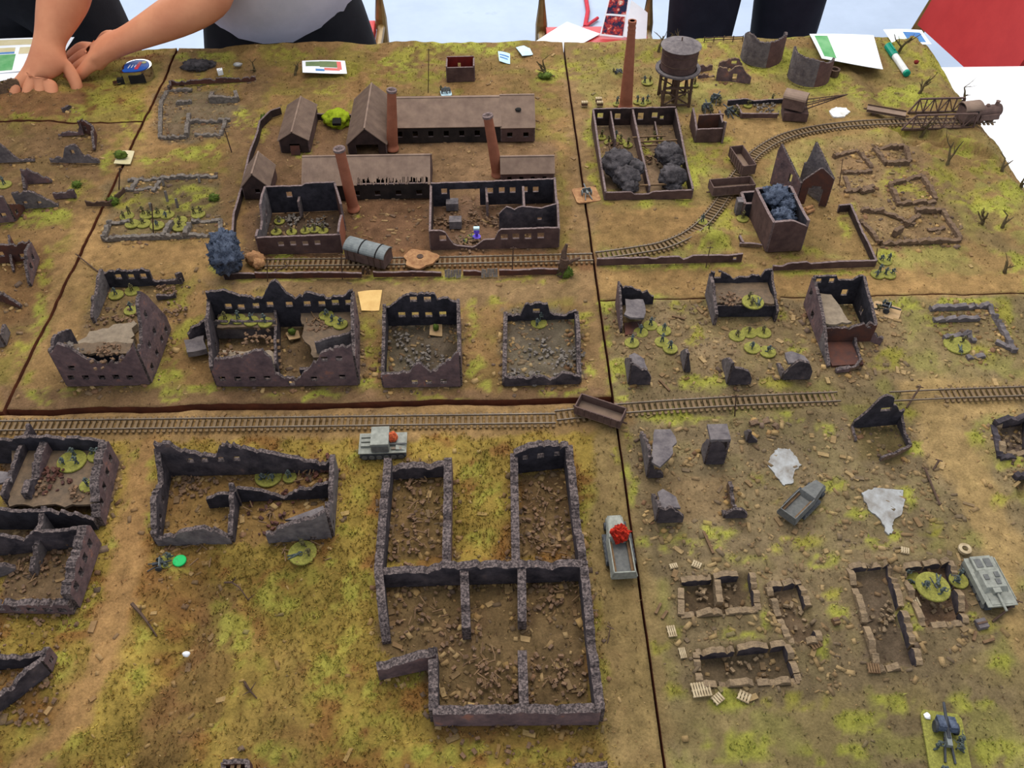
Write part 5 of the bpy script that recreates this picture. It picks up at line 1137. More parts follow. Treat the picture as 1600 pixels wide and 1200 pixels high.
# red open box at the back
B = ruin('open_hut', 'small dark roofless hut painted red inside at the back edge', 720, 125, 'hut')
a, b = P(699, 128), P(741, 127)
OB = dict(mo='factory_out', mi='red_inside', me_='factory_edge', jit=.1, t=2.5, step=10)
hB2 = hit(720, 105, a, b)[1] * 1000
wall(B, a, b, h=hB2, **OB); a2, b2 = Y(a, 30), Y(b, 30)
wall(B, a2, b2, h=hB2 + 4, win=[(.45, 14, 5, 10)], **OB); wall(B, a, a2, h=hB2 + 2, **OB); wall(B, b, b2, h=hB2 + 2, **OB)

# ------------------------------------------------------------------ debris fallen along the feet of the ruin walls (uncountable, per board)
def wall_debris():
    rs = np.random.RandomState(3); per = {}
    for a, b in SEGS:
        L = (b - a).length; n = int(L * 420); d = (b - a) / max(L, 1e-6); nr = Vector((-d.y, d.x, 0))
        for k in range(n):
            p = a + (b - a) * rs.rand() + nr * float(np.sign(rs.rand() - .5) * (.003 + abs(rs.normal(0, .006))))
            for bn, x0, x1, y0, y1, *_ in BOARDS:
                if x0 + .003 < p.x < x1 - .003 and y0 + .003 < p.y < y1 - .003: per.setdefault(bn, []).append((p.x, p.y)); break
    fcs = np.array([(0, 1, 5, 4), (1, 2, 6, 5), (2, 3, 7, 6), (3, 0, 4, 7), (4, 5, 6, 7)])
    base = np.array([[-1, -1, -.6], [1, -1, -.6], [1, 1, -.6], [-1, 1, -.6], [-1, -1, .9], [1, -1, .9], [1, 1, .9], [-1, 1, .9]], float)
    pal = np.array([lin(c) for c in ((158, 126, 80), (138, 108, 70), (120, 98, 74), (172, 142, 96), (104, 86, 72), (122, 92, 68))])
    for bn, pts in per.items():
        xy = np.array(pts); n = len(xy); z = gz_np(xy[:, 0], xy[:, 1]); sz = .0007 + .0026 * rs.rand(n) ** 2
        V = base[None] * (1 + .4 * (rs.rand(n, 8, 3) - .5)) * sz[:, None, None] * np.stack([rs.uniform(.6, 1.5, n), rs.uniform(.5, 1., n), rs.uniform(.4, .9, n)], -1)[:, None, :]
        t = rs.uniform(0, 6.283, n)[:, None]; ca, sa = np.cos(t), np.sin(t)
        co = np.stack([xy[:, :1] + V[..., 0] * ca - V[..., 1] * sa, xy[:, 1:] + V[..., 0] * sa + V[..., 1] * ca, z[:, None] + V[..., 2]], -1).reshape(-1, 3)
        fi = (np.arange(n)[:, None, None] * 8 + fcs[None]).reshape(-1, 4)
        me = bpy.data.meshes.new('wall_debris'); me.vertices.add(len(co)); me.vertices.foreach_set('co', co.ravel())
        me.loops.add(fi.size); me.loops.foreach_set('vertex_index', fi.ravel()); me.polygons.add(len(fi)); me.polygons.foreach_set('loop_start', np.arange(len(fi)) * 4); me.update(calc_edges=True)
        c4 = np.ones((len(co), 4)); c4[:, :3] = np.repeat(pal[rs.randint(0, len(pal), n)] * rs.uniform(.6, 1.15, (n, 1)), 8, 0)
        me.color_attributes.new('cover', 'FLOAT_COLOR', 'POINT').data.foreach_set('color', c4.ravel()); me.materials.append(MATS['rubble'])
        o = bpy.data.objects.new('wall_debris', me); COL.objects.link(o); o.parent = FIELD[bn][5]; o['kind'] = 'stuff'
wall_debris()
# ------------------------------------------------------------------ railway
SLEEPER = MB().box((0, 0, .0008), (.0032, .0225, .0016)).mesh('sleeper', 'sleeper')
def track(label, pts, gauge=13.5, sp=6.7, z=0, smooth=8, name='railway_track', skip=0):
    w = [pt(p) for p in pts]; pl = []
    if len(w) > 2:       # Catmull-Rom
        e = [w[0] * 2 - w[1]] + w + [w[-1] * 2 - w[-2]]
        for i in range(1, len(e) - 2):
            for k in range(smooth):
                t = k / smooth; a, b, c, d = e[i - 1], e[i], e[i + 1], e[i + 2]
                pl.append(.5 * (2 * b + (c - a) * t + (2 * a - 5 * b + 4 * c - d) * t * t + (3 * b - a - 3 * c + d) * t ** 3))
        pl.append(w[-1])
    else: pl = w
    B = thing(name, label, 'railway track', pl[0], 0, 'model railway tracks')
    o = pl[0]
    for s in (-1, 1):
        m = MB(); ps = []
        for i, p in enumerate(pl):
            d = (pl[min(i + 1, len(pl) - 1)] - pl[max(i - 1, 0)]).normalized(); n = Vector((-d.y, d.x, 0))
            ps.append(p + n * s * gauge / 2000 + Vector((0, 0, .0026 + z)))
        for p, q in zip(ps[:-1], ps[1:]): m.bar(p, q, .0011, .002)
        m.build('rail', 'rail', B)
    acc = 0; nxt = sp / 2000 + skip / 1000
    for p, q in zip(pl[:-1], pl[1:]):
        L = (q - p).length
        while nxt < acc + L:
            c = p.lerp(q, (nxt - acc) / L); d = q - p
            inst('sleeper', SLEEPER, B, (c.x - o.x, c.y - o.y, .0002 + z), (0, 0, math.atan2(d.y, d.x))); nxt += sp / 1000
        acc += L
    return B
track('straight railway line along the near side of the board edge', [(-30, 668), (868, 656)])
track('railway line running on from the tipped wagon to the ruined cottage', [(868, 652), (980, 640), (1150, 629), (1310, 622)])
track('grass-grown railway line crossing the right road', [(1392, 622), (1475, 618), (1640, 612)], smooth=2, skip=58)
track('siding track between the factory front and its boundary wall', [(398, 413), (660, 410), (926, 404)], smooth=4)
track('curved railway track leading from the siding to the girder bridge', [(932, 402), (990, 394), (1040, 384), (1085, 362), (1120, 325), (1150, 278), (1185, 238), (1235, 212), (1310, 198), (1400, 192), (1552, 190)])
# girder bridge
B = ruin('girder_bridge', 'brown girder bridge with two lattice sides over the ditch', 1460, 195, 'bridge')
for (A, Bq, lab) in [(P(1408, 204), P(1520, 201), 0), (P(1418, 178), P(1500, 176), 1)]:
    h = .026; n = 6; m0 = A; m1 = Bq
    ln = 'girder'
    MB().bar((m0.x, m0.y, .002), (m1.x, m1.y, .002), .003, .003).build('lower_chord', 'bark_dark', B)
    t0 = m0.lerp(m1, .12 if lab else .0); t1 = m0.lerp(m1, 1.0)
    t0 = m0.lerp(m1, .14); t1 = m0.lerp(m1, .98)
    MB().bar((t0.x, t0.y, h), (t1.x, t1.y, h), .0026, .0024).build('upper_chord', 'wagon', B)
    MB().bar((m0.x, m0.y, .002), (t0.x, t0.y, h), .002).build('end_post', 'wagon', B); MB().bar((m1.x, m1.y, .002), (t1.x, t1.y, h), .002).build('end_post', 'wagon', B)
    for k in range(n):
        q0 = t0.lerp(t1, k / n); q1 = t0.lerp(t1, (k + 1) / n)
        MB().bar((q0.x, q0.y, .002), (q0.x, q0.y, h), .0016).build('vertical_bar', 'wagon', B)
        MB().bar((q0.x, q0.y, .002 if k % 2 else h), (q1.x, q1.y, h if k % 2 else .002), .0013).build('diagonal_bar', 'wagon', B)
a, b = P(1412, 200), P(1512, 197); c = (a + b) / 2
MB().box((c.x, c.y + .008, -.0005), ((b - a).length, .030, .003)).build('deck', 'bark_dark', B)
# ------------------------------------------------------------------ wagons
def gondola(label, px, py, L, W, Hh, rz, group='open goods wagons', z=0, tilt=0, flat=False, floor='wagon_floor'):
    c = P(px, py, z / 1000); B = thing('goods_wagon', label, 'wagon', c, rz, group)
    B.rotation_euler = (tilt, 0, rz); l, w, h = L / 1000, W / 1000, Hh / 1000; zb = .006
    MB().box((0, 0, zb), (l, w, .002)).build('floor', floor, B, world=False)
    if not flat:
        for s in (-1, 1):
            MB().box((0, s * (w / 2 - .0006), zb + h / 2), (l, .0013, h)).build('side_board', 'wagon', B, world=False)
            MB().box((s * (l / 2 - .0006), 0, zb + h / 2), (.0013, w, h)).build('end_board', 'wagon', B, world=False)
            m = MB()
            for k in range(7): m.box((-l / 2 + l * (k + .5) / 7, s * (w / 2 + .0004), zb + h / 2), (.0009, .0007, h * .95))
            m.build('rib', 'wagon', B, world=False)
    else:
        for s in (-1, 1):
            MB().box((0, s * (w / 2 - .0005), zb + .0016), (l, .001, .003)).build('side_rail', 'bark_dark', B, world=False)
    MB().box((0, 0, zb - .0025), (l * .95, w * .35, .003)).build('underframe', 'bark_dark', B, world=False)
    for s in (-1, 1):
        for t in (-1, 1):
            MB().tube([(s * l * .3, t * w * .36, .0032), (s * l * .3, t * w * .44, .0032)], .0032, 10).build('wheel', 'bark_dark', B, world=False)
        MB().tube([(s * l / 2, 0, zb - .001), (s * (l / 2 + .005), 0, zb - .001)], .0012, 6).build('coupling', 'bark_dark', B, world=False)
    return B
gondola('brown open wagon tipped across the main line and board joint', 937, 652, 54, 21, 12, math.radians(-26), tilt=.05)
gondola('long brown open wagon standing crosswise beyond the smoke', 1141, 302, 62, 23, 13, math.radians(6), tilt=-.03)
gondola('brown open wagon beside the track bend, seen end on', 1157, 262, 54, 21, 15, math.radians(100))
gondola('brown flat wagon derailed at the girder bridge end', 1383, 180, 60, 19, 3, math.radians(-22), flat=True, tilt=0)
def van(label, px, py, L, W, h, rz, roof='steel', tilt=0):
    c = P(px, py); B = thing('covered_wagon', label, 'wagon', c, rz); B.rotation_euler = (tilt, 0, rz); l, w, hh = L / 1000, W / 1000, h / 1000
    MB().box((0, 0, .005 + hh / 2), (l, w, hh)).build('body', 'wagon', B, world=False)
    m = MB(); n = 10
    for i in range(n):
        a0, a1 = math.pi * i / n, math.pi * (i + 1) / n; f = lambda A, r: (r * math.cos(A) * w / 2, .005 + hh + r * math.sin(A) * w * .28)
        (y0, z0), (y1, z1), (y2, z2), (y3, z3) = f(a0, 1.06), f(a1, 1.06), f(a1, .92), f(a0, .92)
        m.hexa([(-l / 2 - .001, y0, z0), (-l / 2 - .001, y3, z3), (-l / 2 - .001, y2, z2), (-l / 2 - .001, y1, z1), (l / 2 + .001, y0, z0), (l / 2 + .001, y3, z3), (l / 2 + .001, y2, z2), (l / 2 + .001, y1, z1)])
    m.build('roof', roof, B, world=False)
    for x in (-l * .12, l * .3): MB().tube([(x, math.cos(math.pi * k / 10) * w * .535, .005 + hh + math.sin(math.pi * k / 10) * w * .305) for k in range(11)], .0009, 5).build('roof_band', 'near_black', B, world=False)
    for s in (-1, 1):
        m = MB()
        pr = [(math.cos(math.pi * k / 8) * w * .49, .005 + hh + math.sin(math.pi * k / 8) * w * .26) for k in range(9)]
        k0 = len(m.v)
        for y, z in pr: m.v.append((s * l / 2, y, z))
        m.f.append(tuple(range(9)) if s < 0 else tuple(reversed(range(9)))); m.m.append(0)
        m.build('end_panel', 'bark_dark', B, world=False)
        m = MB()
        for k in range(6): m.box((-l / 2 + l * (k + .5) / 6, s * (w / 2 + .0003), .005 + hh / 2), (.0008, .0008, hh))
        m.build('side_rib', 'bark_dark', B, world=False)
        MB().box((0, s * (w / 2 + .0006), .005 + hh / 2), (l * .22, .001, hh * .85)).build('door', 'wagon', B, world=False)
        for t in (-1, 1): MB().tube([(s * l * .32, t * w * .36, .003), (s * l * .32, t * w * .46, .003)], .003, 10).build('wheel', 'bark_dark', B, world=False)
    return B
van('covered goods wagon with a shiny grey rounded roof lying off the siding', 578, 408, 58, 24, 17, math.radians(-24), tilt=.06)
van_c = P(1524, 190)
B = thing('locomotive', 'brown tank locomotive with rounded cab roof at the bridge end', 'locomotive', van_c, math.radians(10)); B.scale = (1.1, 1.1, 1.1)
MB().box((0, 0, .007), (.058, .019, .003)).build('frame', 'bark_dark', B, world=False)
MB().tube([(-.004, 0, .016), (.029, 0, .016)], .0082, 16).build('boiler', 'wagon', B, world=False)
MB().tube([(.029, 0, .016), (.031, 0, .016)], .0086, 16).build('smokebox_door', 'wagon', B, world=False)
MB().lathe([(.0032, 0), (.0026, .006), (.0034, .007)], 10, (.024, 0, .023)).build('smokestack', 'wagon', B, world=False)
MB().blob((.010, 0, .0245), .003, 2, amp=0, fine=0).build('steam_dome', 'wagon', B, world=False)
MB().box((-.017, 0, .017), (.024, .021, .018)).build('cab', 'wagon', B, world=False)
m = MB()
for i in range(10):
    a0, a1 = math.pi * i / 10, math.pi * (i + 1) / 10; q = lambda A, r: (r * math.cos(A) * .0115, .0255 + r * math.sin(A) * .0075)
    y0, z0 = q(a0, 1); y1, z1 = q(a1, 1); y2, z2 = q(a1, .85); y3, z3 = q(a0, .85)
    m.hexa([(-.031, y0, z0), (-.031, y3, z3), (-.031, y2, z2), (-.031, y1, z1), (-.003, y0, z0), (-.003, y3, z3), (-.003, y2, z2), (-.003, y1, z1)])
m.build('cab_roof', 'roof', B, world=False)
for s in (-1, 1):
    MB().box((-.012, s * .0106, .020), (.006, .0006, .006)).build('cab_window', 'near_black', B, world=False)
    MB().box((.012, s * .0095, .011), (.03, .003, .008)).build('side_tank', 'wagon', B, world=False)
    for x in (-.018, 0, .018): MB().tube([(x, s * .006, .004), (x, s * .0085, .004)], .0042, 12).build('wheel', 'bark_dark', B, world=False)
# crane
c = P(1240, 182); B = thing('crane', 'brown rail crane with rounded cab and lattice jib', 'crane', c, math.radians(-8))
MB().box((0, 0, .007), (.038, .03, .014)).build('base', 'factory_out', B, world=False)
MB().tube([(0, 0, .014), (0, 0, .018)], .010, 14).build('turntable', 'near_black', B, world=False)
MB().box((-.004, .0, .027), (.034, .026, .018), rz=-.35).build('cab', 'wagon', B, world=False)
m = MB()
for i in range(8):
    a0, a1 = math.pi * i / 8, math.pi * (i + 1) / 8; R_ = Euler((0, 0, -.35)).to_matrix()
    q = lambda A, r, x: tuple(Vector((-.004, 0, 0)) + R_ @ Vector((x, r * math.cos(A) * .014, .0355 + r * math.sin(A) * .007)))
    m.hexa([q(a0, 1, -.018), q(a0, .85, -.018), q(a1, .85, -.018), q(a1, 1, -.018), q(a0, 1, .018), q(a0, .85, .018), q(a1, .85, .018), q(a1, 1, .018)])
m.build('cab_roof', 'roof', B, world=False)
tip = Vector((.075, .006, .040))
for s in (-1, 1):
    MB().bar((.008, s * .006 - .003, .016), tip, .0013).build('jib_bar', 'pole', B, world=False)
    MB().bar((.004, s * .006 - .003, .027), tip, .0011).build('jib_bar', 'pole', B, world=False)
for k in range(6):
    u = .1 + .13 * k; p0 = Vector((.008, -.009, .016)).lerp(tip, u); p1 = Vector((.004, .003, .027)).lerp(tip, u + .06); MB().bar(p0, p1, .0008).build('jib_lacing', 'pole', B, world=False)
# ------------------------------------------------------------------ water tower
c = P(1052, 158); B = thing('water_tower', 'round brown water tower with conical lid on a timber trestle', 'water tower', c)
zt = PY(1055, 108, c.y).z; ztop = PY(1058, 66, c.y).z; zb0 = PY(1052, 100, c.y).z
R_ = .032
for x in (-.022, 0, .022):
    for y in (-.020, .020):
        MB().bar((c.x + x, c.y + y, 0), (c.x + x * .95, c.y + y * .95, zt), .0036).build('leg', 'bark_dark', B)
for s in (-1, 1):
    y = c.y + s * .020
    MB().bar((c.x - .022, y, .004), (c.x + .022, y, .03), .0018).build('cross_brace', 'bark_dark', B); MB().bar((c.x + .022, y, .004), (c.x - .022, y, .03), .0018).build('cross_brace', 'bark_dark', B)
    MB().bar((c.x - .024, y, .034), (c.x + .024, y, .034), .003).build('trestle_beam', 'bark_dark', B); MB().bar((c.x - .024, y, .004), (c.x + .024, y, .004), .003).build('trestle_beam', 'bark_dark', B)
    MB().bar((c.x + s * .022, c.y - .02, .004), (c.x + s * .022, c.y + .02, .03), .0018).build('cross_brace', 'bark_dark', B)
MB().tube([(c.x, c.y, 0), (c.x, c.y, zt)], .004, 10).build('feed_pipe', 'bark_dark', B)
MB().lathe([(.036, 0), (.036, .003), (.030, .003), (.030, 0)], 32, (c.x, c.y, zt)).build('platform', 'ruin_grey', B)
MB().lathe([(.0285, .003), (.0285, ztop - zt - .006)], 32, (c.x, c.y, zt)).build('tank', 'factory_out', B, smooth=False)
for k in (.3, .65): MB().lathe([(.0285, 0), (.0291, .0002), (.0291, .0012), (.0285, .0014)], 32, (c.x, c.y, zt + (ztop - zt) * k)).build('hoop', 'bark_dark', B)
MB().lathe([(.0315, 0), (.0318, .001), (.002, .0085), (.0, .009)], 32, (c.x, c.y, ztop - .006)).build('lid', 'ruin_grey', B)
MB().lathe([(.001, 0), (.001, .006)], 8, (c.x, c.y, ztop + .002)).build('finial', 'bark_dark', B)
# ------------------------------------------------------------------ vehicles
def wheels_track(B, l, y, w, r=.0042, n=6, mat='steel_dark'):
    m = MB()      # belt
    pts = [(-l / 2 + r, .0), (l / 2 - r, .0), (l / 2, r), (l / 2 - r * .6, 2 * r), (-l / 2 + r * .6, 2 * r), (-l / 2, r)]
    m.prism([(p[0], p[1]) for p in pts], -w / 2, w / 2)
    m.v = [(v[0], y + v[2], v[1]) for v in m.v]; m.f = [tuple(reversed(f)) for f in m.f]
    b = m.build('track_belt', mat, B, world=False)
    for k in range(n):
        x = -l / 2 + l * (k + .7) / (n + .4)
        MB().tube([(x, y - w / 2 - .0005, r), (x, y + w / 2 + .0005, r)], r * .75, 10).build('road_wheel', 'vehicle_dark', B, world=False)
c = P(600, 702); B = thing('self_propelled_gun', 'boxy grey self-propelled gun with an orange tuft beside the rails', 'vehicle', c, math.radians(1))
for s in (-1, 1): wheels_track(B, .050, s * .011, .006)
MB().box((0, 0, .008), (.048, .018, .006)).build('hull', 'vehicle_grey', B, world=False)
MB().box((0, 0, .0103), (.051, .028, .0013)).build('track_guard', 'vehicle_grey', B, world=False)
MB().box((-.002, 0, .017), (.019, .025, .013)).build('casemate', 'vehicle_grey', B, world=False)
MB().box((-.002, -.0128, .016), (.017, .001, .010)).build('side_plate', 'vehicle_dark', B, world=False)
for k in range(3): MB().box((-.018, .008 - .006 * k, .0125), (.010, .004, .003)).build('engine_hatch', 'vehicle_grey', B, world=False)
MB().box((.019, 0, .0115), (.010, .022, .002), ry=.2).build('glacis_plate', 'vehicle_grey', B, world=False)
MB().tube([(.006, -.004, .014), (.026, -.004, .0135)], .0011, 8).build('gun_barrel', 'vehicle_dark', B, world=False)
MB().box((.015, -.009, .012), (.011, .003, .0015)).build('tool_rack', 'rail', B, world=False)
q = P(613, 684, .016); o = MB().blob((q.x, q.y, .0175), .0056, 3, amp=.3, freq=5, fine=.2, seed=3).build('foam_tuft', 'foam_orange', loc=(q.x, q.y, .0135)); tag(o, 'orange foam tuft on the boxy self-propelled gun', 'marker', 'vehicle hit markers')
c = P(966, 862); B = thing('half_track', 'open grey half-track with a red foam flame beside the board joint', 'vehicle', c, math.radians(92), 'armoured half-tracks')
def halftrack(B, col='vehicle_grey'):
    wheels_track(B, .036, .011, .006); wheels_track(B, .036, -.011, .006)
    m = MB(); l = .030
    m.hexa([(-.034, -.012, .006), (.034, -.009, .006), (.034, .009, .006), (-.034, .012, .006), (-.034, -.013, .010), (.034, -.008, .010), (.034, .008, .010), (-.034, .013, .010)]); m.build('hull', col, B, world=False)
    for s in (-1, 1):
        m = MB(); m.hexa([(-.034, s * .0125, .010), (.006, s * .0125, .010), (.006, s * .0112, .010), (-.034, s * .0112, .010), (-.034, s * .0105, .018), (.004, s * .0105, .018), (.004, s * .0095, .018), (-.034, s * .0095, .018)]); m.build('side_armour', col, B, world=False)
    MB().box((-.0335, 0, .014), (.0012, .021, .008)).build('rear_door', col, B, world=False)
    m = MB(); m.hexa([(.002, -.0125, .010), (.036, -.007, .010), (.036, .007, .010), (.002, .0125, .010), (.006, -.0095, .018), (.034, -.005, .013), (.034, .005, .013), (.006, .0095, .018)]); m.build('bonnet', col, B, world=False)
    MB().box((-.014, 0, .0108), (.038, .019, .001)).build('cargo_floor', 'vehicle_dark', B, world=False)
    for s in (-1, 1):
        MB().box((-.014, s * .0085, .013), (.034, .003, .002)).build('bench', 'wood', B, world=False)
        MB().tube([(.027, s * .008, .0042), (.027, s * .011, .0042)], .0042, 12).build('front_wheel', 'steel_dark', B, world=False)
halftrack(B)
q = P(968, 838, .016); o = MB().blob((q.x, q.y, .021), .0085, 4, amp=.35, freq=4, fine=.25, seed=8, sq=(1, .95, 1.05)).build('foam_flame', 'foam_red', loc=(q.x, q.y, .0115)); tag(o, 'red foam flame marker sitting in the open half-track', 'marker', 'vehicle hit markers')
c = P(1252, 790); B = thing('half_track', 'dark grey half-track parked askew beside the pale puddle', 'vehicle', c, math.radians(42), 'armoured half-tracks'); halftrack(B, 'vehicle_dark'); B.scale = (.88, .88, .88)
c = G(1540, 918); B = thing('assault_gun', 'grey low assault gun with side skirts beside the dug-out foundation', 'vehicle', c, math.radians(-86)); B.scale = (.9, .9, .9)
for s in (-1, 1): wheels_track(B, .056, s * .0125, .007, r=.005); MB().box((-.002, s * .0165, .0105), (.05, .0009, .007)).build('side_skirt', 'vehicle_grey', B, world=False)
MB().box((0, 0, .010), (.054, .022, .007)).build('hull', 'vehicle_grey', B, world=False); MB().box((0, 0, .0125), (.058, .032, .0012)).build('track_guard', 'vehicle_grey', B, world=False)
m = MB(); m.hexa([(-.012, -.013, .0128), (.014, -.013, .0128), (.014, .013, .0128), (-.012, .013, .0128), (-.010, -.011, .019), (.010, -.011, .019), (.010, .011, .019), (-.010, .011, .019)]); m.build('casemate', 'vehicle_grey', B, world=False)
MB().box((-.020, 0, .0145), (.017, .022, .004)).build('engine_deck', 'vehicle_grey', B, world=False)
for k in range(2): MB().box((-.020, -.005 + .010 * k, .0168), (.010, .007, .0008)).build('deck_hatch', 'vehicle_dark', B, world=False)
for q in [(-.004, .006), (-.002, -.006), (.004, .004)]: MB().box((q[0], q[1], .0195), (.006, .005, .001)).build('roof_hatch', 'vehicle_dark', B, world=False)
MB().box((.013, -.001, .016), (.006, .008, .005)).build('gun_mantlet', 'vehicle_grey', B, world=False); MB().tube([(.015, -.001, .016), (.036, -.001, .0155)], .0013, 8).build('gun_barrel', 'vehicle_grey', B, world=False)
MB().box((.024, 0, .0115), (.009, .022, .003), ry=.3).build('glacis_plate', 'vehicle_grey', B, world=False)
q = P(1508, 857, .004); o = MB()
for i in range(16):
    a0, a1 = 2 * math.pi * i / 16, 2 * math.pi * (i + 1) / 16; f = lambda A, r, z: (q.x + r * math.cos(A), q.y + r * math.sin(A), z)
    o.hexa([f(a0, .003, .0015), f(a0, .0062, .0015), f(a1, .0062, .0015), f(a1, .003, .0015), f(a0, .003, .0045), f(a0, .0062, .0045), f(a1, .0062, .0045), f(a1, .003, .0045)])
tag(o.build('ring', 'wood_pale', loc=(q.x, q.y, .0015)), 'pale round ring lying behind the assault gun', 'ring')
# ------------------------------------------------------------------ soldiers and their bases
def soldier(pose, seed):
    r = random.Random(seed); m = MB(); s = .0125 / 1.8   # 1.8 units tall
    def T(pts, rad, n=6): m.tube([Vector(p) * s for p in pts], [q * s for q in rad], n)
    if pose == 'stand':
        for k in (-1, 1):
            T([(k * .17 + .04 * k, .12 * k, 0), (k * .15, .05 * k, .45), (k * .11, 0, .92)], [.12, .12, .15])
            m.box(Vector((k * .21, .12 * k - .06, .05)) * s, Vector((.16, .32, .1)) * s)
        T([(0, 0, .82), (0, -.02, 1.1), (0, -.05, 1.38), (0, -.06, 1.48)], [.21, .2, .25, .12])
        m.box(Vector((0, .2, 1.2)) * s, Vector((.3, .18, .36)) * s)
        T([(0, -.08, 1.46), (0, -.1, 1.58), (0, -.1, 1.7)], [.09, .14, .13]); m.blob(Vector((0, -.1, 1.7)) * s, .19 * s, 1, amp=0, fine=0, sq=(1, 1.1, .7))
        T([(.25, -.05, 1.38), (.36, -.22, 1.12), (.14, -.42, 1.16)], [.09, .08, .06]); T([(-.25, -.05, 1.38), (-.36, -.3, 1.2), (-.1, -.62, 1.28)], [.09, .08, .06])
        T([(.2, -.2, 1.12), (-.2, -1.0, 1.42)], [.05, .03], 5)
    elif pose == 'kneel':
        T([(.16, -.35, 0), (.16, -.35, .5), (.12, 0, .5)], [.12, .13, .16]); T([(-.15, .45, .1), (-.15, .0, .1), (-.12, 0, .5)], [.1, .13, .16])
        T([(0, 0, .42), (0, -.05, .75), (0, -.12, 1.0), (0, -.14, 1.1)], [.22, .2, .25, .12]); m.box(Vector((0, .16, .82)) * s, Vector((.3, .18, .34)) * s)
        T([(0, -.16, 1.06), (0, -.18, 1.3)], [.1, .13]); m.blob(Vector((0, -.18, 1.32)) * s, .19 * s, 1, amp=0, fine=0, sq=(1, 1.1, .7))
        T([(.25, -.12, .98), (.34, -.35, .78), (.1, -.5, .92)], [.09, .08, .06]); T([(-.25, -.12, .98), (-.3, -.5, .85), (-.06, -.75, .95)], [.09, .08, .06])
        T([(.1, -.2, .95), (-.05, -1.2, 1.0)], [.05, .03], 5)
    else:   # prone
        for k in (-1, 1): T([(k * .3, 1.1, .08), (k * .16, .5, .1), (k * .1, .0, .16)], [.1, .12, .16])
        T([(0, 0, .16), (0, -.35, .2), (0, -.6, .3), (0, -.7, .34)], [.2, .2, .24, .12]); T([(0, -.68, .34), (0, -.85, .42)], [.1, .13])
        m.blob(Vector((0, -.84, .46)) * s, .19 * s, 1, amp=0, fine=0, sq=(1, 1.1, .7))
        for k in (-1, 1): T([(k * .24, -.55, .28), (k * .34, -.85, .1), (k * .08, -1.05, .24)], [.09, .08, .06])
        T([(0, -.8, .26), (0, -1.8, .28)], [.05, .03], 5)
    return m
SOLD = {}
for p in ('stand', 'kneel', 'prone'):
    for col in ('soldier_grey', 'soldier_olive'): SOLD[p, col] = soldier(p, 1).mesh('soldier', col)
MGUN = MB().tube([(0, .002, .003), (0, -.008, .0035)], .0006, 6).box((0, .002, .003), (.0012, .004, .0014)).bar((0, -.003, .003), (.003, -.005, 0), .0004).bar((0, -.003, .003), (-.003, -.005, 0), .0004).mesh('machine_gun', 'steel_dark')
DISC = {}
def disc(d):
    if d not in DISC:
        r = d / 2000; DISC[d] = (MB().lathe([(r, 0), (r, .0012), (r * .96, .0018), (.0, .0019)], 24).mesh('base_disc', 'base_green'))
    return DISC[d]
SR = random.Random(5)
def stand(px, py, d, n, label, group, z=None, poses='ssk', col='soldier_grey', mg=False):
    c = G(px, py) if z is None else P(px, py, z / 1000)
    B = thing('infantry_base', label, 'infantry base', c + Vector((0, 0, .0006)), SR.uniform(0, 6.28), group)
    inst('base_disc', disc(d), B)
    mp = {'s': 'stand', 'k': 'kneel', 'p': 'prone'}
    for k in range(n):
        a = 2 * math.pi * k / n + SR.uniform(-.4, .4); r = 0 if n == 1 else d / 2000 * .52
        cc = col if SR.random() < .8 else ('soldier_olive' if col == 'soldier_grey' else 'soldier_grey')
        inst('soldier', SOLD[mp[poses[k % len(poses)]], cc], B, (r * math.cos(a), r * math.sin(a), .0017), (0, 0, SR.uniform(0, 6.28)), SR.uniform(.92, 1.08))
    if mg: inst('machine_gun', MGUN, B, (0, 0, .0018), (0, 0, SR.uniform(0, 6)))
    return B
g = 'infantry inside the low walled enclosure'
for i, q in enumerate([(199, 339), (207, 351), (225, 351), (230, 337), (246, 354), (247, 335), (262, 337), (282, 346), (281, 356), (310, 336)]): stand(*q, 20, 1 if i % 3 else 2, 'olive infantry base ' + {0: 'nearest the hedge clump by the broken fence', 1: 'in the front row near the grey corner wall', 2: 'between the front row bases and the enclosure wall', 9: 'standing apart towards the hedge at the enclosure side', 7: 'just behind the low cross wall of the enclosure', 8: 'touching the low cross wall of the enclosure'}.get(i, 'in the back row among the enclosure posts' if i != 4 else 'in the enclosure front row at the pole'), g, poses='ks', col='soldier_olive')
g = 'infantry in the tall corner ruin'
for i, q in enumerate([(182, 462), (207, 456), (206, 486)]): stand(*q, 19, 1, 'round green base with one soldier on the floor of the tall corner ruin', g)
g = 'infantry on the wide ruin upper floor'
for q in [(353, 500), (373, 500), (393, 503), (415, 505)]: stand(*q, 18, 1, 'small green base with one soldier on the left upper floor of the wide ruin', g, z=24, poses='s')
g = 'infantry on the wide ruin right floor'
for q in [(510, 494), (519, 503), (532, 508)]: stand(*q, 18, 1, 'small green base with one soldier on the right upper floor of the wide ruin', g, z=22, poses='k')
stand(842, 506, 20, 2, 'green infantry base lying alone inside the low burnt ruin', 'single infantry bases')
g = 'infantry around the grey-floored ruin'
for q, lb in [((1016, 510), 'right under the grey floor slab edge'), ((1001, 521), 'on the red ground floor edge of the grey-floored ruin'), ((987, 537), 'on open rubble below the red ground floor'), ((1037, 518), 'at the rear of the trio on open rubble'), ((1034, 536), 'in the middle of the trio on open rubble'), ((1047, 546), 'closest to the lone upright wall stub')]: stand(*q, 18, 1, 'small green soldier base ' + lb, g)
stand(1176, 473, 27, 3, 'large green infantry base on the upper floor of the black-walled ruin', 'single infantry bases', z=21, mg=True, poses='kp')
g = 'infantry in front of the black-walled ruin'
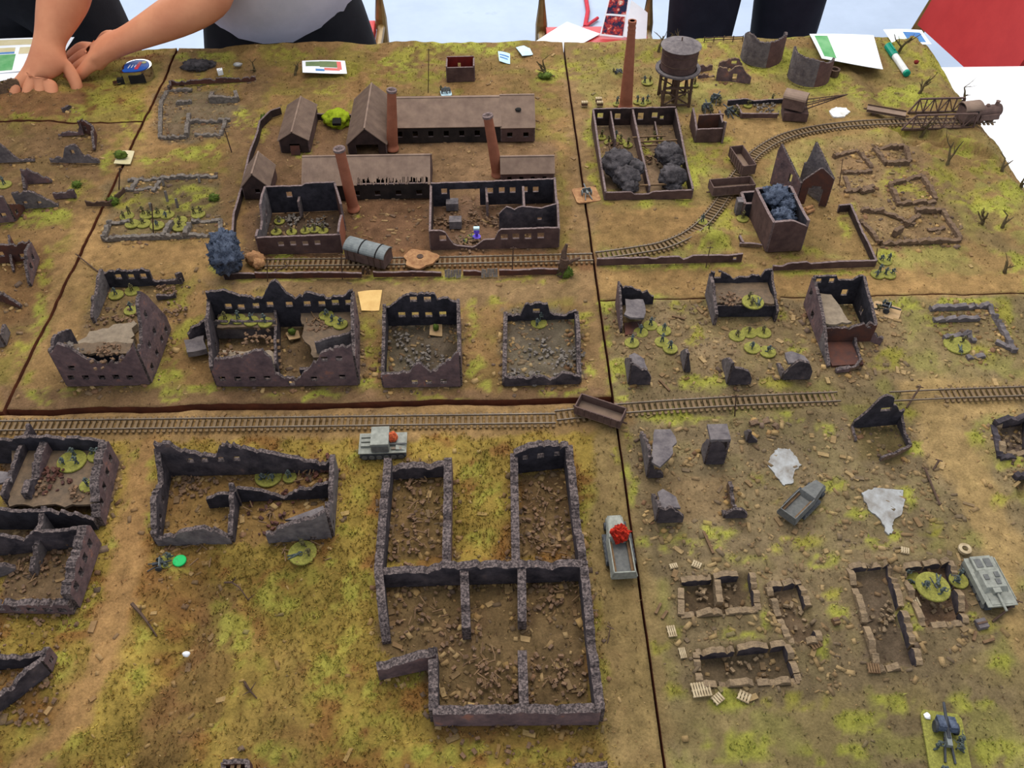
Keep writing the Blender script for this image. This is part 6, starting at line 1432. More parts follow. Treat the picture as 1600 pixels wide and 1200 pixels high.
for q, lb in [((1151, 526), 'at the lower end of the trio under the black wall'), ((1170, 521), 'in the middle of the trio under the black wall'), ((1192, 521), 'under the outer corner of the black wall'), ((1175, 545), 'of the pair nearest the pale gabled ruin corner'), ((1199, 551), 'of the pair nearest the slab-topped ruin corner')]: stand(*q, 20, 1, 'green soldier base ' + lb, g, poses='k')
g = 'infantry at the yard wall corner'
for q in [(1371, 430), (1388, 430), (1382, 409)]: stand(*q, 19, 2, 'green infantry base on the road at the yard wall corner', g, poses='ks')
stand(1495, 540, 32, 3, 'large pale green infantry base inside the dark low foundation', 'single infantry bases', poses='kp')
g = 'infantry beside the track bend'
for q in [(1097, 348), (1107, 360)]: stand(*q, 15, 1, 'tiny green base with a soldier beside the bend of the track', g)
g = 'infantry beside the smoke house annex'
for q in [(1160, 343), (1155, 330)]: stand(*q, 17, 1, 'green base with a soldier at the annex of the smoke-filled house', g, col='soldier_olive')
stand(8, 290, 20, 1, 'green base with a soldier among the far left ruins', 'single infantry bases', col='soldier_olive')
stand(113, 722, 30, 3, 'large green base with three soldiers on the brick ruin upper floor', 'infantry on the brick ruin', z=22, poses='ssk')
stand(151, 713, 18, 2, 'small green base with two soldiers near the brick ruin outer wall', 'infantry on the brick ruin', z=22, poses='ks')
stand(138, 760, 17, 1, 'small green base with one soldier beside the brick ruin rubble', 'infantry on the brick ruin', z=22)
stand(420, 745, 29, 3, 'large green base with three soldiers inside the split grey ruin', 'infantry at the split grey ruin', poses='kkp', mg=True)
stand(453, 747, 15, 1, 'tiny green base with one soldier inside the split grey ruin', 'infantry at the split grey ruin')
stand(473, 865, 28, 3, 'large green base with three kneeling soldiers on grass outside the split ruin', 'infantry at the split grey ruin', poses='kkp', col='soldier_olive')
stand(1422, 906, 22, 2, 'green base with soldiers at the left rim of the dug-out foundation', 'infantry at the dug-out foundation', poses='pk')
stand(1457, 918, 32, 3, 'large green base with soldiers and machine gun bridging the dug-out foundation', 'infantry at the dug-out foundation', z=6, mg=True, poses='kp')
stand(1497, 908, 18, 2, 'green infantry base squeezed beside the grey assault gun', 'infantry at the dug-out foundation', poses='ks')
g = 'infantry in the left roofless workshop'
for q in [(437, 347), (432, 364), (456, 364), (478, 362), (492, 360), (505, 362)]: stand(*q, 15, 1, 'small olive soldier base ' + ('alone at the side wall inside' if q[1] < 350 else 'just behind the front windows of') + ' the workshop with four windows', g, col='soldier_olive', poses='k')
g = 'infantry in the breached workshop'
for q in [(721, 377), (738, 373)]: stand(*q, 17, 1, 'green base with a soldier in the breach of the front factory wall', g, poses='p')
g = 'infantry in the smoking works'
for q in [(940, 216), (951, 224), (962, 216), (970, 222), (981, 228), (1012, 224), (1022, 218), (1032, 222)]: stand(*q, 15, 1, 'small soldier base in the ' + ('narrow bay' if q[0] < 990 else 'wide bay') + ' of the works with smoke', g, col='soldier_olive')
g = 'infantry behind the smoking works'
for q in [(964, 164), (996, 161), (1004, 164), (1011, 160)]: stand(*q, 14, 1, 'small soldier base behind the works ' + ('in front of the timber stacks' if q[0] < 970 else 'between tall chimney and water tower'), g)
stand(1085, 134, 14, 1, 'lone soldier base beside the water tower', 'single infantry bases', col='soldier_olive')
g = 'infantry along the yard wall by the crane'
for q in [(1168, 166), (1150, 176), (1206, 158)]: stand(*q, 15, 1, 'small soldier base at the yard wall beside the crane', g, col='soldier_olive', poses='k')
stand(262, 878, 16, 2, 'pair of grey soldiers on a dull base beside the green disc', 'single infantry bases', poses='kp')
stand(1011, 130, 20, 2, 'soldier base with bright yellow edge beside the water tower trestle', 'single infantry bases', poses='ks')
# field guns
def field_gun(label, px, py, rz, base=None, bm='base_green', z=None, sc=1, col='steel_dark', crew=2, group='field guns', bsize=(.026, .034)):
    c = G(px, py) if z is None else P(px, py, z / 1000)
    B = thing('field_gun', label, 'field gun', c + Vector((0, 0, .0005)), rz, group); B.scale = (sc,) * 3; zb = 0
    if base:
        w, l = bsize[0] / 2, bsize[1] / 2; k = .003
        MB().prism([(-w + k, -l), (w - k, -l), (w, -l + k), (w, l - k), (w - k, l), (-w + k, l), (-w, l - k), (-w, -l + k)], 0, .0018).build('base_plate', bm, B, world=False); zb = .0018
    for s in (-1, 1):
        MB().tube([(s * .006, 0, zb + .004), (s * .0075, 0, zb + .004)], .004, 12).build('wheel', col, B, world=False)
        MB().bar((s * .002, .002, zb + .004), (s * .005, .014, zb + .0006), .0012).build('trail', col, B, world=False)
    MB().tube([(-.007, 0, zb + .004), (.007, 0, zb + .004)], .0008, 6).build('axle', col, B, world=False)
    m = MB(); m.box((0, -.002, zb + .007), (.012, .0008, .007), rx=-.15); m.build('gun_shield', 'steel', B, world=False)
    MB().tube([(0, .006, zb + .0065), (0, -.016, zb + .0075)], [.0013, .0009], 8).build('gun_barrel', col, B, world=False)
    MB().box((0, .004, zb + .0062), (.003, .006, .003)).build('breech', col, B, world=False)
    for k in range(crew):
        a = SR.uniform(.3, 1) * (1 if k % 2 else -1); inst('soldier', SOLD['kneel', 'soldier_grey' if k % 2 else 'soldier_olive'], B, (a * .009, .010 - .004 * k, zb), (0, 0, SR.uniform(-1, 1)))
    return B
field_gun('field gun on a brown base at the wall of the tall brick ruin', 1384, 487, math.radians(60), True, 'card_brown')
field_gun('grey flak gun on a rough brown base beside the board joint', 916, 306, math.radians(190), True, 'felt_brown', col='steel', crew=0, bsize=(.036, .036))
field_gun('grey gun on a small pale base in front of the red hut', 697, 147, math.radians(10), True, 'paper_blue', crew=1, bsize=(.018, .02))
for i, q in enumerate([(1118, 158), (1104, 172), (1140, 178)]): field_gun(['gun with crew nearest the low yard wall recess', 'gun with crew behind the small brick shed', 'gun with crew between shed and yard wall'][i], *q, math.radians(150 + 30 * i), None, crew=3, sc=1.1)
field_gun('gun position in the rubble beside the green disc token', 250, 885, math.radians(100), None, crew=0, sc=.8)
field_gun('mortar crew on the brown mound behind the tallest chimney', 966, 115, math.radians(30), None, crew=1, sc=.8)
c = P(1478, 1168); B = thing('anti_tank_gun', 'grey twin-wheeled gun with crew on a long green base', 'field gun', c, math.radians(-10))
MB().prism([(-.014, -.030), (.014, -.030), (.017, -.026), (.017, .026), (.014, .030), (-.014, .030), (-.017, .026), (-.017, -.026)], 0, .002).build('base_plate', 'base_green', B, world=False)
for s in (-1, 1):
    MB().tube([(s * .007, .014, .007), (s * .0095, .014, .007)], .005, 14).build('wheel', 'steel_dark', B, world=False)
    MB().box((s * .0045, .016, .010), (.006, .012, .006), rx=-.3).build('gun_shield', 'smoke_blue', B, world=False)
    MB().bar((s * .002, .006, .006), (s * .004, -.014, .003), .0016).build('trail', 'steel_dark', B, world=False)
MB().tube([(0, .004, .0095), (0, .034, .012)], [.0018, .0012], 8).build('gun_barrel', 'steel_dark', B, world=False)
MB().box((0, .004, .0075), (.004, .012, .005)).build('breech', 'steel', B, world=False)
for x, y, rz in [(-.009, -.002, 2), (.010, -.002, 4), (-.008, -.021, 1), (.009, -.022, 5), (.011, .004, 3)]: inst('soldier', SOLD['kneel', 'soldier_grey'], B, (x, y, .002), (0, 0, rz), 1.1)
MB().blob((-.012, .024, .003), .003, 2, sq=(1, 1, .5)).build('stone', 'white', B, world=False); MB().blob((.002, -.026, .003), .003, 2, sq=(1, 1, .4)).build('stone', 'wood_pale', B, world=False)
# ------------------------------------------------------------------ smoke wool and bushes
def puff(name, label, cat, lobes, mat, group=None, fine=.1, fibres=0, sub=4):
    c = Vector(lobes[0][0]); m = MB()
    for i, (p, r, sq) in enumerate(lobes): m.blob(p, r, sub, amp=.28, freq=4, seed=i + len(label), sq=sq, fine=fine)
    o = m.build(name, mat, loc=(c.x, c.y, c.z - lobes[0][1]), smooth=True); tag(o, label, cat, group)
    if fibres:
        rr = random.Random(len(label)); f = MB(); o3 = o.location
        for k in range(fibres):
            p, r, sq = lobes[rr.randrange(len(lobes))]; d = Vector((rr.gauss(0, 1), rr.gauss(0, 1), rr.gauss(0, 1))).normalized()
            s0 = Vector((p[0] + d.x * r * sq[0], p[1] + d.y * r * sq[1], p[2] + d.z * r * sq[2])); t = Vector((rr.gauss(0, 1), rr.gauss(0, 1), rr.gauss(0, 1))).normalized() * .003
            f.tube([s0 - d * .002, s0 + d * .0012 + t * .4, s0 + d * .0015 + t], [.0006, .0005, .0002], 4)
        b = f.build('fibres', mat, o); b['kind'] = 'stuff'
    return o
def at3(px, py, z): p = P(px, py, z); return (p.x, p.y, p.z)
g = 'black smoke wool in the roofless works'
puff('smoke_puff', 'large black wool smoke puff in the left bay of the works', 'smoke marker', [(at3(966, 256, .022), .023, (1, 1, .9)), (at3(978, 276, .018), .018, (1, 1, .9)), (at3(984, 292, .012), .012, (1, 1, .9)), (at3(990, 262, .022), .015, (1, .8, .8))], 'smoke_black', g, fibres=150)
puff('smoke_puff', 'rear black wool smoke puff in the right bay of the works', 'smoke marker', [(at3(1044, 240, .022), .019, (1, 1, .85)), (at3(1052, 250, .018), .014, (1, 1, .8))], 'smoke_black', g, fibres=100)
puff('smoke_puff', 'front black wool smoke puff in the right bay of the works', 'smoke marker', [(at3(1050, 276, .018), .0185, (1, 1, .95)), (at3(1052, 292, .010), .011, (1, .8, .8))], 'smoke_black', g, fibres=100)
g = 'blue-grey smoke wool'
puff('smoke_puff', 'rear blue-grey wool clump inside the tall brown house', 'smoke marker', [(at3(1213, 308, .040), .017, (1.1, 1.1, .9)), (at3(1228, 322, .036), .013, (1, 1, .9))], 'smoke_blue', g, fine=.25, fibres=220)
puff('smoke_puff', 'front blue-grey wool clump inside the tall brown house', 'smoke marker', [(at3(1222, 340, .036), .014, (1.1, 1, .9))], 'smoke_blue', g, fine=.25, fibres=160)
puff('smoke_puff', 'big blue-grey wool clump standing at the corner of the factory wall', 'smoke marker', [(at3(352, 400, .026), .021, (1, 1, 1.15)), (at3(350, 380, .036), .017, (1, 1, 1)), (at3(358, 412, .012), .013, (.9, .9, .9))], 'smoke_blue', g, fine=.3, fibres=400)
o = puff('lime_dome', 'lime green felt dome with a dark slot behind the steep shed', 'bunker', [(at3(526, 186, .008), .021, (1, .8, .72))], 'lime', fine=.04, sub=4)
c = P(527, 183, .016); MB().box((c.x, c.y - .010, .014), (.013, .012, .005), rx=.3).build('slot', 'near_black', o)
puff('brown_clump', 'brown wool clump on the siding beside the blue-grey clump', 'clump', [(at3(398, 404, .006), .011, (1.1, .9, .9)), (at3(404, 412, .005), .008, (1, 1, .9))], 'felt_brown', fine=.2, sub=3)
c = P(657, 409); B = thing('crater_marker', 'flat tan felt crater marker with a dark centre on the siding', 'marker', c)
m = MB(); n = 28; rr = [(.021 + .0025 * math.sin(3 * a + 1) + .0015 * math.sin(7 * a)) for a in [2 * math.pi * i / n for i in range(n)]]
m.prism([(c.x + rr[i] * math.cos(2 * math.pi * i / n) * 1.05, c.y + rr[i] * .9 * math.sin(2 * math.pi * i / n)) for i in range(n)], .003, .006); m.build('felt', 'felt_brown', B)
m = MB().lathe([(.016, .006), (.008, .009), (.004, .008), (0, .006)], 18, (c.x, c.y, 0)); m.build('crater_rim', 'felt_brown', B); MB().lathe([(.0045, .0088), (0, .0089)], 12, (c.x, c.y + .001, 0)).build('crater_hole', 'bark_dark', B)
def bush(label, px, py, r, mat='hedge', group='green bushes', sq=(1, .8, .8)):
    c = G(px, py); return puff('bush', label, 'bush', [((c.x, c.y, c.z + r / 1000 * .5), r / 1000, sq)], mat, group, fine=.25, fibres=60, sub=3)
bush('green bush around the dark stump in the siding wall', 884, 430, 9); bush('green bush heap on the far left board', 121, 291, 6)
bush('green bush growing under the forked tree by the notes', 852, 122, 9, sq=(1.3, .9, .5)); bush('bushy green tuft on the near corner of the curved boundary wall', 415, 187, 7)
bush('hedge clump along the right side of the low walled enclosure', 335, 312, 7); bush('hedge clump near the broken fence', 178, 318, 8)
# ------------------------------------------------------------------ bare trees, stumps, poles
TR = random.Random(21)
def tree(label, px, py, h, lean=(0, 0), group='bare model trees', mat='twig', n=4, seed=None, r0=2.9):
    if seed is not None: TR.seed(seed)
    c = G(px, py); B = thing('bare_tree', label, 'tree', c, 0, group); h *= .0013; r0 /= 1000
    def limb(p, d, L, r, k=4):
        pts = [p]; rad = [r]
        for i in range(k):
            d = (d + Vector((TR.uniform(-.35, .35), TR.uniform(-.35, .35), TR.uniform(-.05, .25)))).normalized(); p = p + d * L / k; pts.append(p); rad.append(r * (1 - .7 * (i + 1) / k))
        return pts, rad
    tp, tr_ = limb(Vector((c.x, c.y, c.z - .001)), Vector((lean[0], lean[1], 1)).normalized(), h * .62, r0)
    MB().tube(tp, tr_, 6).build('trunk', mat, B)
    for k in range(n):
        i = TR.randrange(1, len(tp)); a = TR.uniform(0, 6.28) ; d = Vector((math.cos(a), math.sin(a), TR.uniform(.4, 1.1))).normalized()
        bp, br = limb(tp[i], d, h * TR.uniform(.35, .6), tr_[i] * .8, 3); br_o = MB().tube(bp, br, 5).build('branch', mat, B)
        d2 = (d + Vector((TR.uniform(-.8, .8), TR.uniform(-.8, .8), .3))).normalized(); sp, sr = limb(bp[1], d2, h * .22, br[1] * .7, 2); MB().tube(sp, sr, 4).build('twig', mat, br_o)
    return B
for lab, px, py, h, ln, n in [('forked bare tree beside the pale blue notes', 853, 118, 34, (-.1, 0), 5), ('tall bare tree standing between card and marker pen', 1405, 80, 46, (.25, .1), 4), ('bare tree with one long leaning limb below the marker pen', 1436, 146, 36, (.2, 0), 4),
                              ('thin bare tree behind the locomotive', 1506, 160, 34, (.1, 0), 3), ('twisted bare trunk in front of the girder bridge', 1480, 258, 44, (-.2, .1), 2), ('bare tree leaning at the bridge near end', 1438, 215, 42, (.15, 0), 3),
                              ('small bare tree on the lime grass beside the grey foundation', 1534, 350, 26, (.05, 0), 4), ('slender bare tree further along the same lime grass', 1566, 356, 24, (.3, 0), 3), ('short stubby bare tree by the right road', 1570, 426, 22, (0, 0), 3),
                              ('small bare tree on the right-hand bank', 1566, 268, 26, (0, 0), 3), ('bare tree at the very end of the right-hand bank', 1596, 292, 24, (0, 0), 3), ('leafless tree rising left of the water tower lid', 1029, 80, 34, (.05, 0), 2),
                              ('leafless tree rising behind the water tower lid', 1044, 70, 26, (.1, 0), 2), ('mossy tree right of the water tower lid', 1062, 68, 22, (0, 0), 2), ('bare sapling beside the printed card', 461, 118, 24, (.1, 0), 4), ('bare sapling behind the low reddish wall', 398, 112, 22, (-.2, 0), 3)]:
    tree(lab, px, py, h, ln, n=n, seed=px)
def fallen(label, pts, r, mat='bark_dark', group='fallen branches'):
    w = [G(p[0], p[1]) + Vector((0, 0, p[2] / 1000)) for p in pts]; B = thing('fallen_branch', label, 'branch', w[0], 0, group)
    MB().tube(w, [r / 1000 * (1 - .6 * i / (len(w) - 1)) for i in range(len(w))], 6).build('limb', mat, B)
    for k in range(3):
        i = TR.randrange(1, len(w)); d = Vector((TR.uniform(-1, 1), TR.uniform(-1, 1), .6)).normalized() * .009; MB().tube([w[i], w[i] + d * .6, w[i] + d], [.0007, .0005, .0002], 4).build('twig', mat, B)
fallen('dark fallen branch among the litter beside the dirt road', [(209, 948, 6), (222, 962, 4), (232, 975, 3), (246, 996, 2)], 1.8, 'pole')
fallen('curved fallen branch lying in the yellow grass', [(352, 912, 2), (364, 914, 5), (376, 922, 5), (388, 938, 1)], 1.2, 'pole'); fallen('short dead branch low in the yellow grass', [(383, 1068, 4), (392, 1082, 3), (402, 1092, 1)], 1.2, 'pole')
fallen('dead stick leaning on the siding wall below the workshop', [(424, 434, 6), (438, 428, 8), (452, 424, 9)], 1.4)
c = P(879, 428); B = thing('tree_stump', 'dark broken tree stump standing in the siding wall gap', 'tree stump', c)
MB().tube([(c.x, c.y, 0), (c.x, c.y, .014), (c.x + .002, c.y, .026)], [.008, .0065, .0055], 10).build('trunk', 'bark_dark', B)
MB().tube([(c.x, c.y, .022), (c.x + .001, c.y + .004, .034), (c.x + .004, c.y + .006, .044)], [.0045, .0035, .0018], 8).build('snag', 'bark_dark', B); MB().tube([(c.x + .003, c.y, .016), (c.x + .014, c.y + .001, .022), (c.x + .022, c.y + .003, .024)], [.003, .0022, .0016], 8).build('branch', 'bark_dark', B)
MB().tube([(c.x - .003, c.y, .012), (c.x - .006, c.y - .001, .020)], [.003, .002], 8).build('snag', 'bark_dark', B)
def pole(label, b, t, r=1.0, group='telegraph poles', mat='pole', arm=True, z=0):
    a = G(*b); e = PY(t[0], t[1], a.y)
    B = thing('telegraph_pole', label, 'pole', a, 0, group); MB().tube([a, e], [r / 1000, r / 1000 * .8], 6).build('shaft', mat, B)
    if arm: MB().bar(e + Vector((-.004, 0, -.002)), e + Vector((.004, 0, -.002)), .0008).build('crossarm', mat, B)
pole('pole by the foundation of the row house beside the left joint', (362, 238), (350, 200)); pole('pole beside the flock card on the left joint', (186, 296), (187, 262)); pole('pole in front of the enclosure wall', (240, 366), (237, 318), arm=False)
pole('thin pole on the open grass left of the red hut', (669, 145), (670, 76), .8); pole('pole standing on the siding wall by the barricades', (800, 430), (802, 386), .8); pole('pole on the brown wall beside the green mound', (1103, 418), (1110, 385), .7)
pole('pole beside the covered wagon at the siding wall', (535, 436), (533, 396), .8); pole('pole by the main line between ruins', (1148, 650), (1150, 617), .8); pole('short pole by the wall corner with infantry', (1368, 408), (1371, 388), .8, arm=False)
pole('thin pole at the locomotive end of the bridge', (1542, 195), (1553, 168), .6, arm=False); pole('leaning pole by the gabled ruin side', (1311, 290), (1317, 248), .6, arm=False); pole('pole beside the rear workshop at the left wall', (418, 440), (417, 404), .8, arm=False)
def stick(label, a, b, za, zb, r=1.1, mat='pole', group='fallen poles'):
    p = G(*a) + Vector((0, 0, za / 1000)); q = G(*b) + Vector((0, 0, zb / 1000)); B = thing('fallen_pole', label, 'pole', p, 0, group); MB().tube([p, q], r / 1000, 6).build('shaft', mat, B); MB().bar(q + Vector((-.003, .002, 0)), q + Vector((.003, -.002, .001)), .0009).build('crossarm', mat, B)
stick('leaning pole beside the ruined cottage gable', (1416, 638), (1432, 616), 1, 12); stick('fallen pole leaning at the road edge beside the big puddle', (1468, 790), (1444, 735), 1, 3, 1.3); stick('leaning pole in front of the grey assault gun', (1550, 972), (1584, 948), 1, 10)
stick('thin dark stick lying between left joint and corner ruin', (153, 425), (122, 402), 1, 4, .9); stick('pole lying by the big puddle near the crossed timber', (1458, 735), (1464, 725), 1, 6, 1.2); stick('thin stick standing in the near joint road grass', (949, 1005), (953, 985), 0, 5, .5)
# ------------------------------------------------------------------ pallets and crates
def pallet(label, px, py, rz, n=5, w=.014, l=.011, mat='wood_pale', group='slatted pallets', z=.0012):
    c = G(px, py); B = thing('pallet', label, 'pallet', c + Vector((0, 0, z)), rz, group)
    for k in range(n): MB().box((-w / 2 + w * (k + .5) / n, 0, .0014), (w / n * .7, l, .0009)).build('slat', mat, B, world=False)
    for s in (-1, 0, 1): MB().box((0, s * l * .42, .0004), (w, .0014, .0012)).build('bearer', mat, B, world=False)
for lab, px, py, rz, n, w, l in [('large slatted pallet at the corner of the front cellar', 1095, 1079, .1, 7, .017, .013), ('pallet leaning beside the narrow cellar path', 1049, 988, .1, 4, .008, .011), ('small pallet on the path beside the cellars', 1066, 1022, .1, 4, .006, .010), ('pallet in front of the front cellar wall', 1121, 1093, .6, 4, .010, .008), ('second pallet in front of the front cellar wall', 1162, 1090, -.5, 4, .011, .009),
                                 ('brown pallet between the trench and the narrow cellar', 1272, 1006, .4, 4, .011, .011), ('brown pallet at the end of the long trench', 1364, 1046, -.1, 5, .011, .009), ('pallet on the rim of the large base foundation', 1426, 943, .1, 5, .012, .009), ('pallet beside the long trench top', 1413, 862, -.3, 4, .008, .007), ('small pallet near the rubble by the half-track joint', 1088, 884, -.5, 4, .009, .007), ('tiny pallet above the first cellar', 1052, 886, .2, 4, .008, .005)]:
    pallet(lab, px, py, rz, n, w, l, 'wood' if 'brown' in lab else 'wood_pale')
for i, q in enumerate([(913, 166), (935, 160), (937, 166)]):
    c = P(*q); B = thing('timber_stack', ['pale timber stack with red ends by the joint behind the works', 'rear pale timber stack nearest the tall chimney', 'front pale timber stack nearest the works'][i], 'timber stack', c, 0, 'timber stacks')
    for k in range(3):
        for j in range(3): MB().box((c.x + (j - 1) * .0035, c.y, .0015 + k * .0028), (.003, .006, .0024)).build('timber', 'wood_pale' if k != 1 else 'brick_rust', B)
c = P(1262, 330); B = thing('log_pile', 'small pile of tan logs beside the gabled ruin', 'log pile', c, .5)
for k in range(3): MB().tube([(-.007, .004 * (k - 1), .0025), (.007, .004 * (k - 1), .0025)], .0024, 8).build('log', 'felt_brown', B, world=False)
MB().tube([(-.006, 0, .006), (.007, 0, .006)], .0022, 8).build('log', 'felt_brown', B, world=False)
for lab, q, s, mat in [('grey crate pair beside the leaning pole', (1531, 978), (.010, .009, .006), 'ruin_grey'), ('single tan crate beside the narrow cellar', (1305, 973), (.006, .006, .005), 'wood'), ('tan block in the big ruin upper room', (645, 808), (.006, .005, .004), 'wood')]:
    c = G(*q); B = thing('crate', lab, 'crate', c, .2, 'loose crates'); MB().box((0, 0, s[2] / 2), s).build('box', mat, B, world=False); MB().box((0, 0, s[2] + .0004), (s[0] * 1.05, s[1] * .2, .0008)).build('strap', 'bark_dark', B, world=False)
for lab, pts in [('plank lying on the grass below the rounded corner', [(1099, 832), (1114, 866)]), ('long plank in rubble by the railway', [(1030, 595), (1046, 612)]), ('pale block lying beside the first cellar', [(1024, 960), (1032, 944)]), ('second pale block beside the first cellar', [(1034, 968), (1042, 956)]), ('plank on the rubble above the black-walled ruin lane', [(1050, 495), (1070, 500)]), ('plank by the grey crate pair', [(1520, 1002), (1524, 988)]), ('plank lying across the road end by the grey crates', [(1535, 1005), (1552, 1000)])]:
    a, b = G(*pts[0]), G(*pts[1]); B = thing('plank', lab, 'plank', a, 0, 'loose planks'); MB().bar(a + Vector((0, 0, .0016)), b + Vector((0, 0, .0016)), .0026, .0018).build('board', 'wood', B)
# ------------------------------------------------------------------ puddles
def puddle(label, pts, mat, th=.0008):
    w = [P(*p) for p in pts]; c = sum(w, Vector()) / len(w); zz = max(gz(q.x, q.y) for q in w + [c]) + .0003; pl = []
    for i, q in enumerate(w):
        r = w[(i + 1) % len(w)]
        for k in range(5): t = q.lerp(r, k / 5); pl.append((t.x + RW.uniform(-.0012, .0012), t.y + RW.uniform(-.0012, .0012)))
    o = MB().prism(pl, zz - .002, zz + th).build('puddle', mat, loc=(c.x, c.y, zz)); tag(o, label, 'puddle', 'glossy puddles')
puddle('glossy ragged puddle beside the dark half-track', [(1204, 712), (1216, 700), (1234, 702), (1246, 716), (1252, 728), (1240, 740), (1238, 756), (1222, 758), (1212, 742), (1200, 728)], 'puddle')
puddle('large smooth grey puddle by the fallen pole', [(1346, 770), (1366, 762), (1410, 764), (1414, 785), (1408, 802), (1396, 815), (1396, 832), (1386, 834), (1378, 812), (1358, 796)], 'puddle')
puddle('bright white paint puddle beyond the curved track', [(1295, 172), (1306, 167), (1322, 168), (1329, 175), (1320, 182), (1302, 182)], 'puddle_white')
# ------------------------------------------------------------------ papers, cards, pen, tape measure, tokens
def sheet(name, label, cat, pts, mat='paper', z=2, prints=(), th=.5, group=None, lift=None):
    """flat sheet lying on the terrain; prints: (u0,v0,u1,v1,mat) on its quad"""
    w = [P(p[0], p[1], (z + (lift[i] if lift else 0)) / 1000) for i, p in enumerate(pts)]
    c = sum(w, Vector()) / 4; B = thing(name, label, cat, c - Vector((0, 0, .001)), 0, group); n = 8; m = MB()
    def q(u, v): return w[0].lerp(w[1], u).lerp(w[3].lerp(w[2], u), v) + Vector((0, 0, .0012 * math.sin(u * 3.1 + v * 2)))
    for i in range(n):
        for j in range(n):
            k = [q(i / n, j / n), q((i + 1) / n, j / n), q((i + 1) / n, (j + 1) / n), q(i / n, (j + 1) / n)]
            if (k[1] - k[0]).cross(k[3] - k[0]).z < 0: k = k[::-1]
            m.hexa([v - Vector((0, 0, th / 1000)) for v in k] + k)
    m.build('sheet', mat, B)
    for u0, v0, u1, v1, pm in prints:
        m = MB(); s = 6
        for i in range(s):
            for j in range(s):
                f = lambda a, b: q(u0 + (u1 - u0) * a, v0 + (v1 - v0) * b) + Vector((0, 0, .0003)); k = [f(i / s, j / s), f((i + 1) / s, j / s), f((i + 1) / s, (j + 1) / s), f(i / s, (j + 1) / s)]
                if (k[1] - k[0]).cross(k[3] - k[0]).z < 0: k = k[::-1]
                m.hexa([v - Vector((0, 0, .0002)) for v in k] + k)
        m.build('print', pm, B)
    return B
sheet('printed_card', 'small white card printed with a green and red panel on the back grass', 'card', [(472, 95), (539, 95), (542, 114), (473, 114)], z=7, prints=[(.08, .12, .4, .5, 'print_green'), (.4, .1, .8, .55, 'print_green'), (.8, .1, .9, .7, 'print_red'), (.5, .6, .85, .78, 'print_red'), (.3, .7, .5, .85, 'print_blue')])
nmat('print_pale', (214, 236, 220), (236, 240, 238), 20); nmat('print_palered', (236, 216, 208), (242, 232, 228), 20)
sheet('paper_sheet', 'large glossy white paper with pale green print at the back right', 'paper', [(1265, 53), (1365, 55), (1380, 107), (1284, 92)], z=16, prints=[(.06, .08, .26, .9, 'print_deepgreen'), (.26, .08, .46, .9, 'print_pale'), (.7, .1, .94, .9, 'print_palered')], th=.8)
sheet('printed_card', 'white card with blue and green print at the back corner', 'card', [(1380, 46), (1440, 47), (1456, 68), (1394, 69)], z=6, prints=[(.45, .2, .9, .85, 'print_blue'), (.2, .2, .45, .85, 'print_pale')])
sheet('sticky_note', 'pale blue note standing by the forked tree', 'note', [(778, 80), (797, 84), (797, 99), (780, 96)], 'paper_blue', z=4, lift=[5, 5, 0, 0], group='pale blue notes', prints=[(.1, .3, .9, .4, 'print_blue'), (.1, .55, .8, .65, 'print_blue')])
sheet('sticky_note', 'flat pale blue note at the back edge beside the red chair', 'note', [(806, 74), (826, 71), (833, 84), (816, 88)], 'paper_blue', z=5, group='pale blue notes')
sheet('card_square', 'tan square card lying behind the wide ruin', 'card', [(559, 456), (597, 453), (592, 484), (565, 486)], 'card_tan', z=2, th=1.2)
sheet('flock_card', 'white square card carrying a green flock heap on the left joint', 'card', [(187, 236), (210, 236), (203, 255), (178, 256)], 'print_cream', z=2, th=1)
c = P(190, 246, .003); puff('flock_heap', 'dark green flock heap sitting on the square card', 'bush', [((c.x, c.y, .008), .008, (1.2, .8, .8))], 'hedge', fine=.25, sub=3)
sheet('brown_card', 'brown square card with a small plant in the black-walled ruin', 'card', [(672, 508), (691, 507), (691, 524), (671, 524)], 'card_brown', z=2, th=1)
puff('plant_tuft', 'small dark plant tuft on the brown square card', 'plant', [(at3(681, 512, .006), .0045, (.8, .8, 1.3))], 'hedge', fine=.3, sub=2)
sheet('brown_card', 'brown square card with dark tuft under the wide ruin floor', 'card', [(446, 520), (466, 516), (469, 526), (452, 532)], 'card_brown', z=4, th=1); puff('plant_tuft', 'dark plant tuft on the card under the wide ruin floor', 'plant', [(at3(456, 518, .009), .005, (1, .8, 1))], 'hedge', fine=.3, sub=2)
# map held at the left
sheet('paper_map', 'printed paper map with cream and green bands under the hand', 'map', [(-30, 62), (116, 58), (84, 104), (-30, 118)], z=22, lift=[0, 0, 6, 6], prints=[(.05, .05, .95, .22, 'print_cream'), (.1, .3, .4, .42, 'print_cream'), (.1, .5, .42, .95, 'print_deepgreen'), (.45, .3, .9, .5, 'print_cream'), (.1, .43, .4, .48, 'print_blue')])
sheet('paper_slip', 'blank white slip of paper lying over the map edge', 'paper', [(-30, 108), (48, 98), (60, 112), (-30, 134)], 'paper', z=26)
# marker pen
a, b = G(1385, 77) + Vector((0, 0, .007)), G(1416, 121) + Vector((0, 0, .006)); B = thing('marker_pen', 'white marker pen with green cap and green end on the back grass', 'pen', (a + b) / 2)
d = b - a
MB().tube([a + d * .36, a + d * .95], .0058, 14).build('barrel', 'pen_white', B, smooth=False); MB().tube([a, a + d * .02, a + d * .38], [.005, .0068, .0068], 14).build('cap', 'pen_green', B); MB().tube([a + d * .94, a + d * .99, a + d], [.006, .006, .004], 14).build('end_plug', 'pen_green', B)
MB().bar(a + d * .04 + Vector((0, 0, .0075)), a + d * .3 + Vector((0, 0, .0075)), .003, .0015).build('clip', 'pen_green', B)
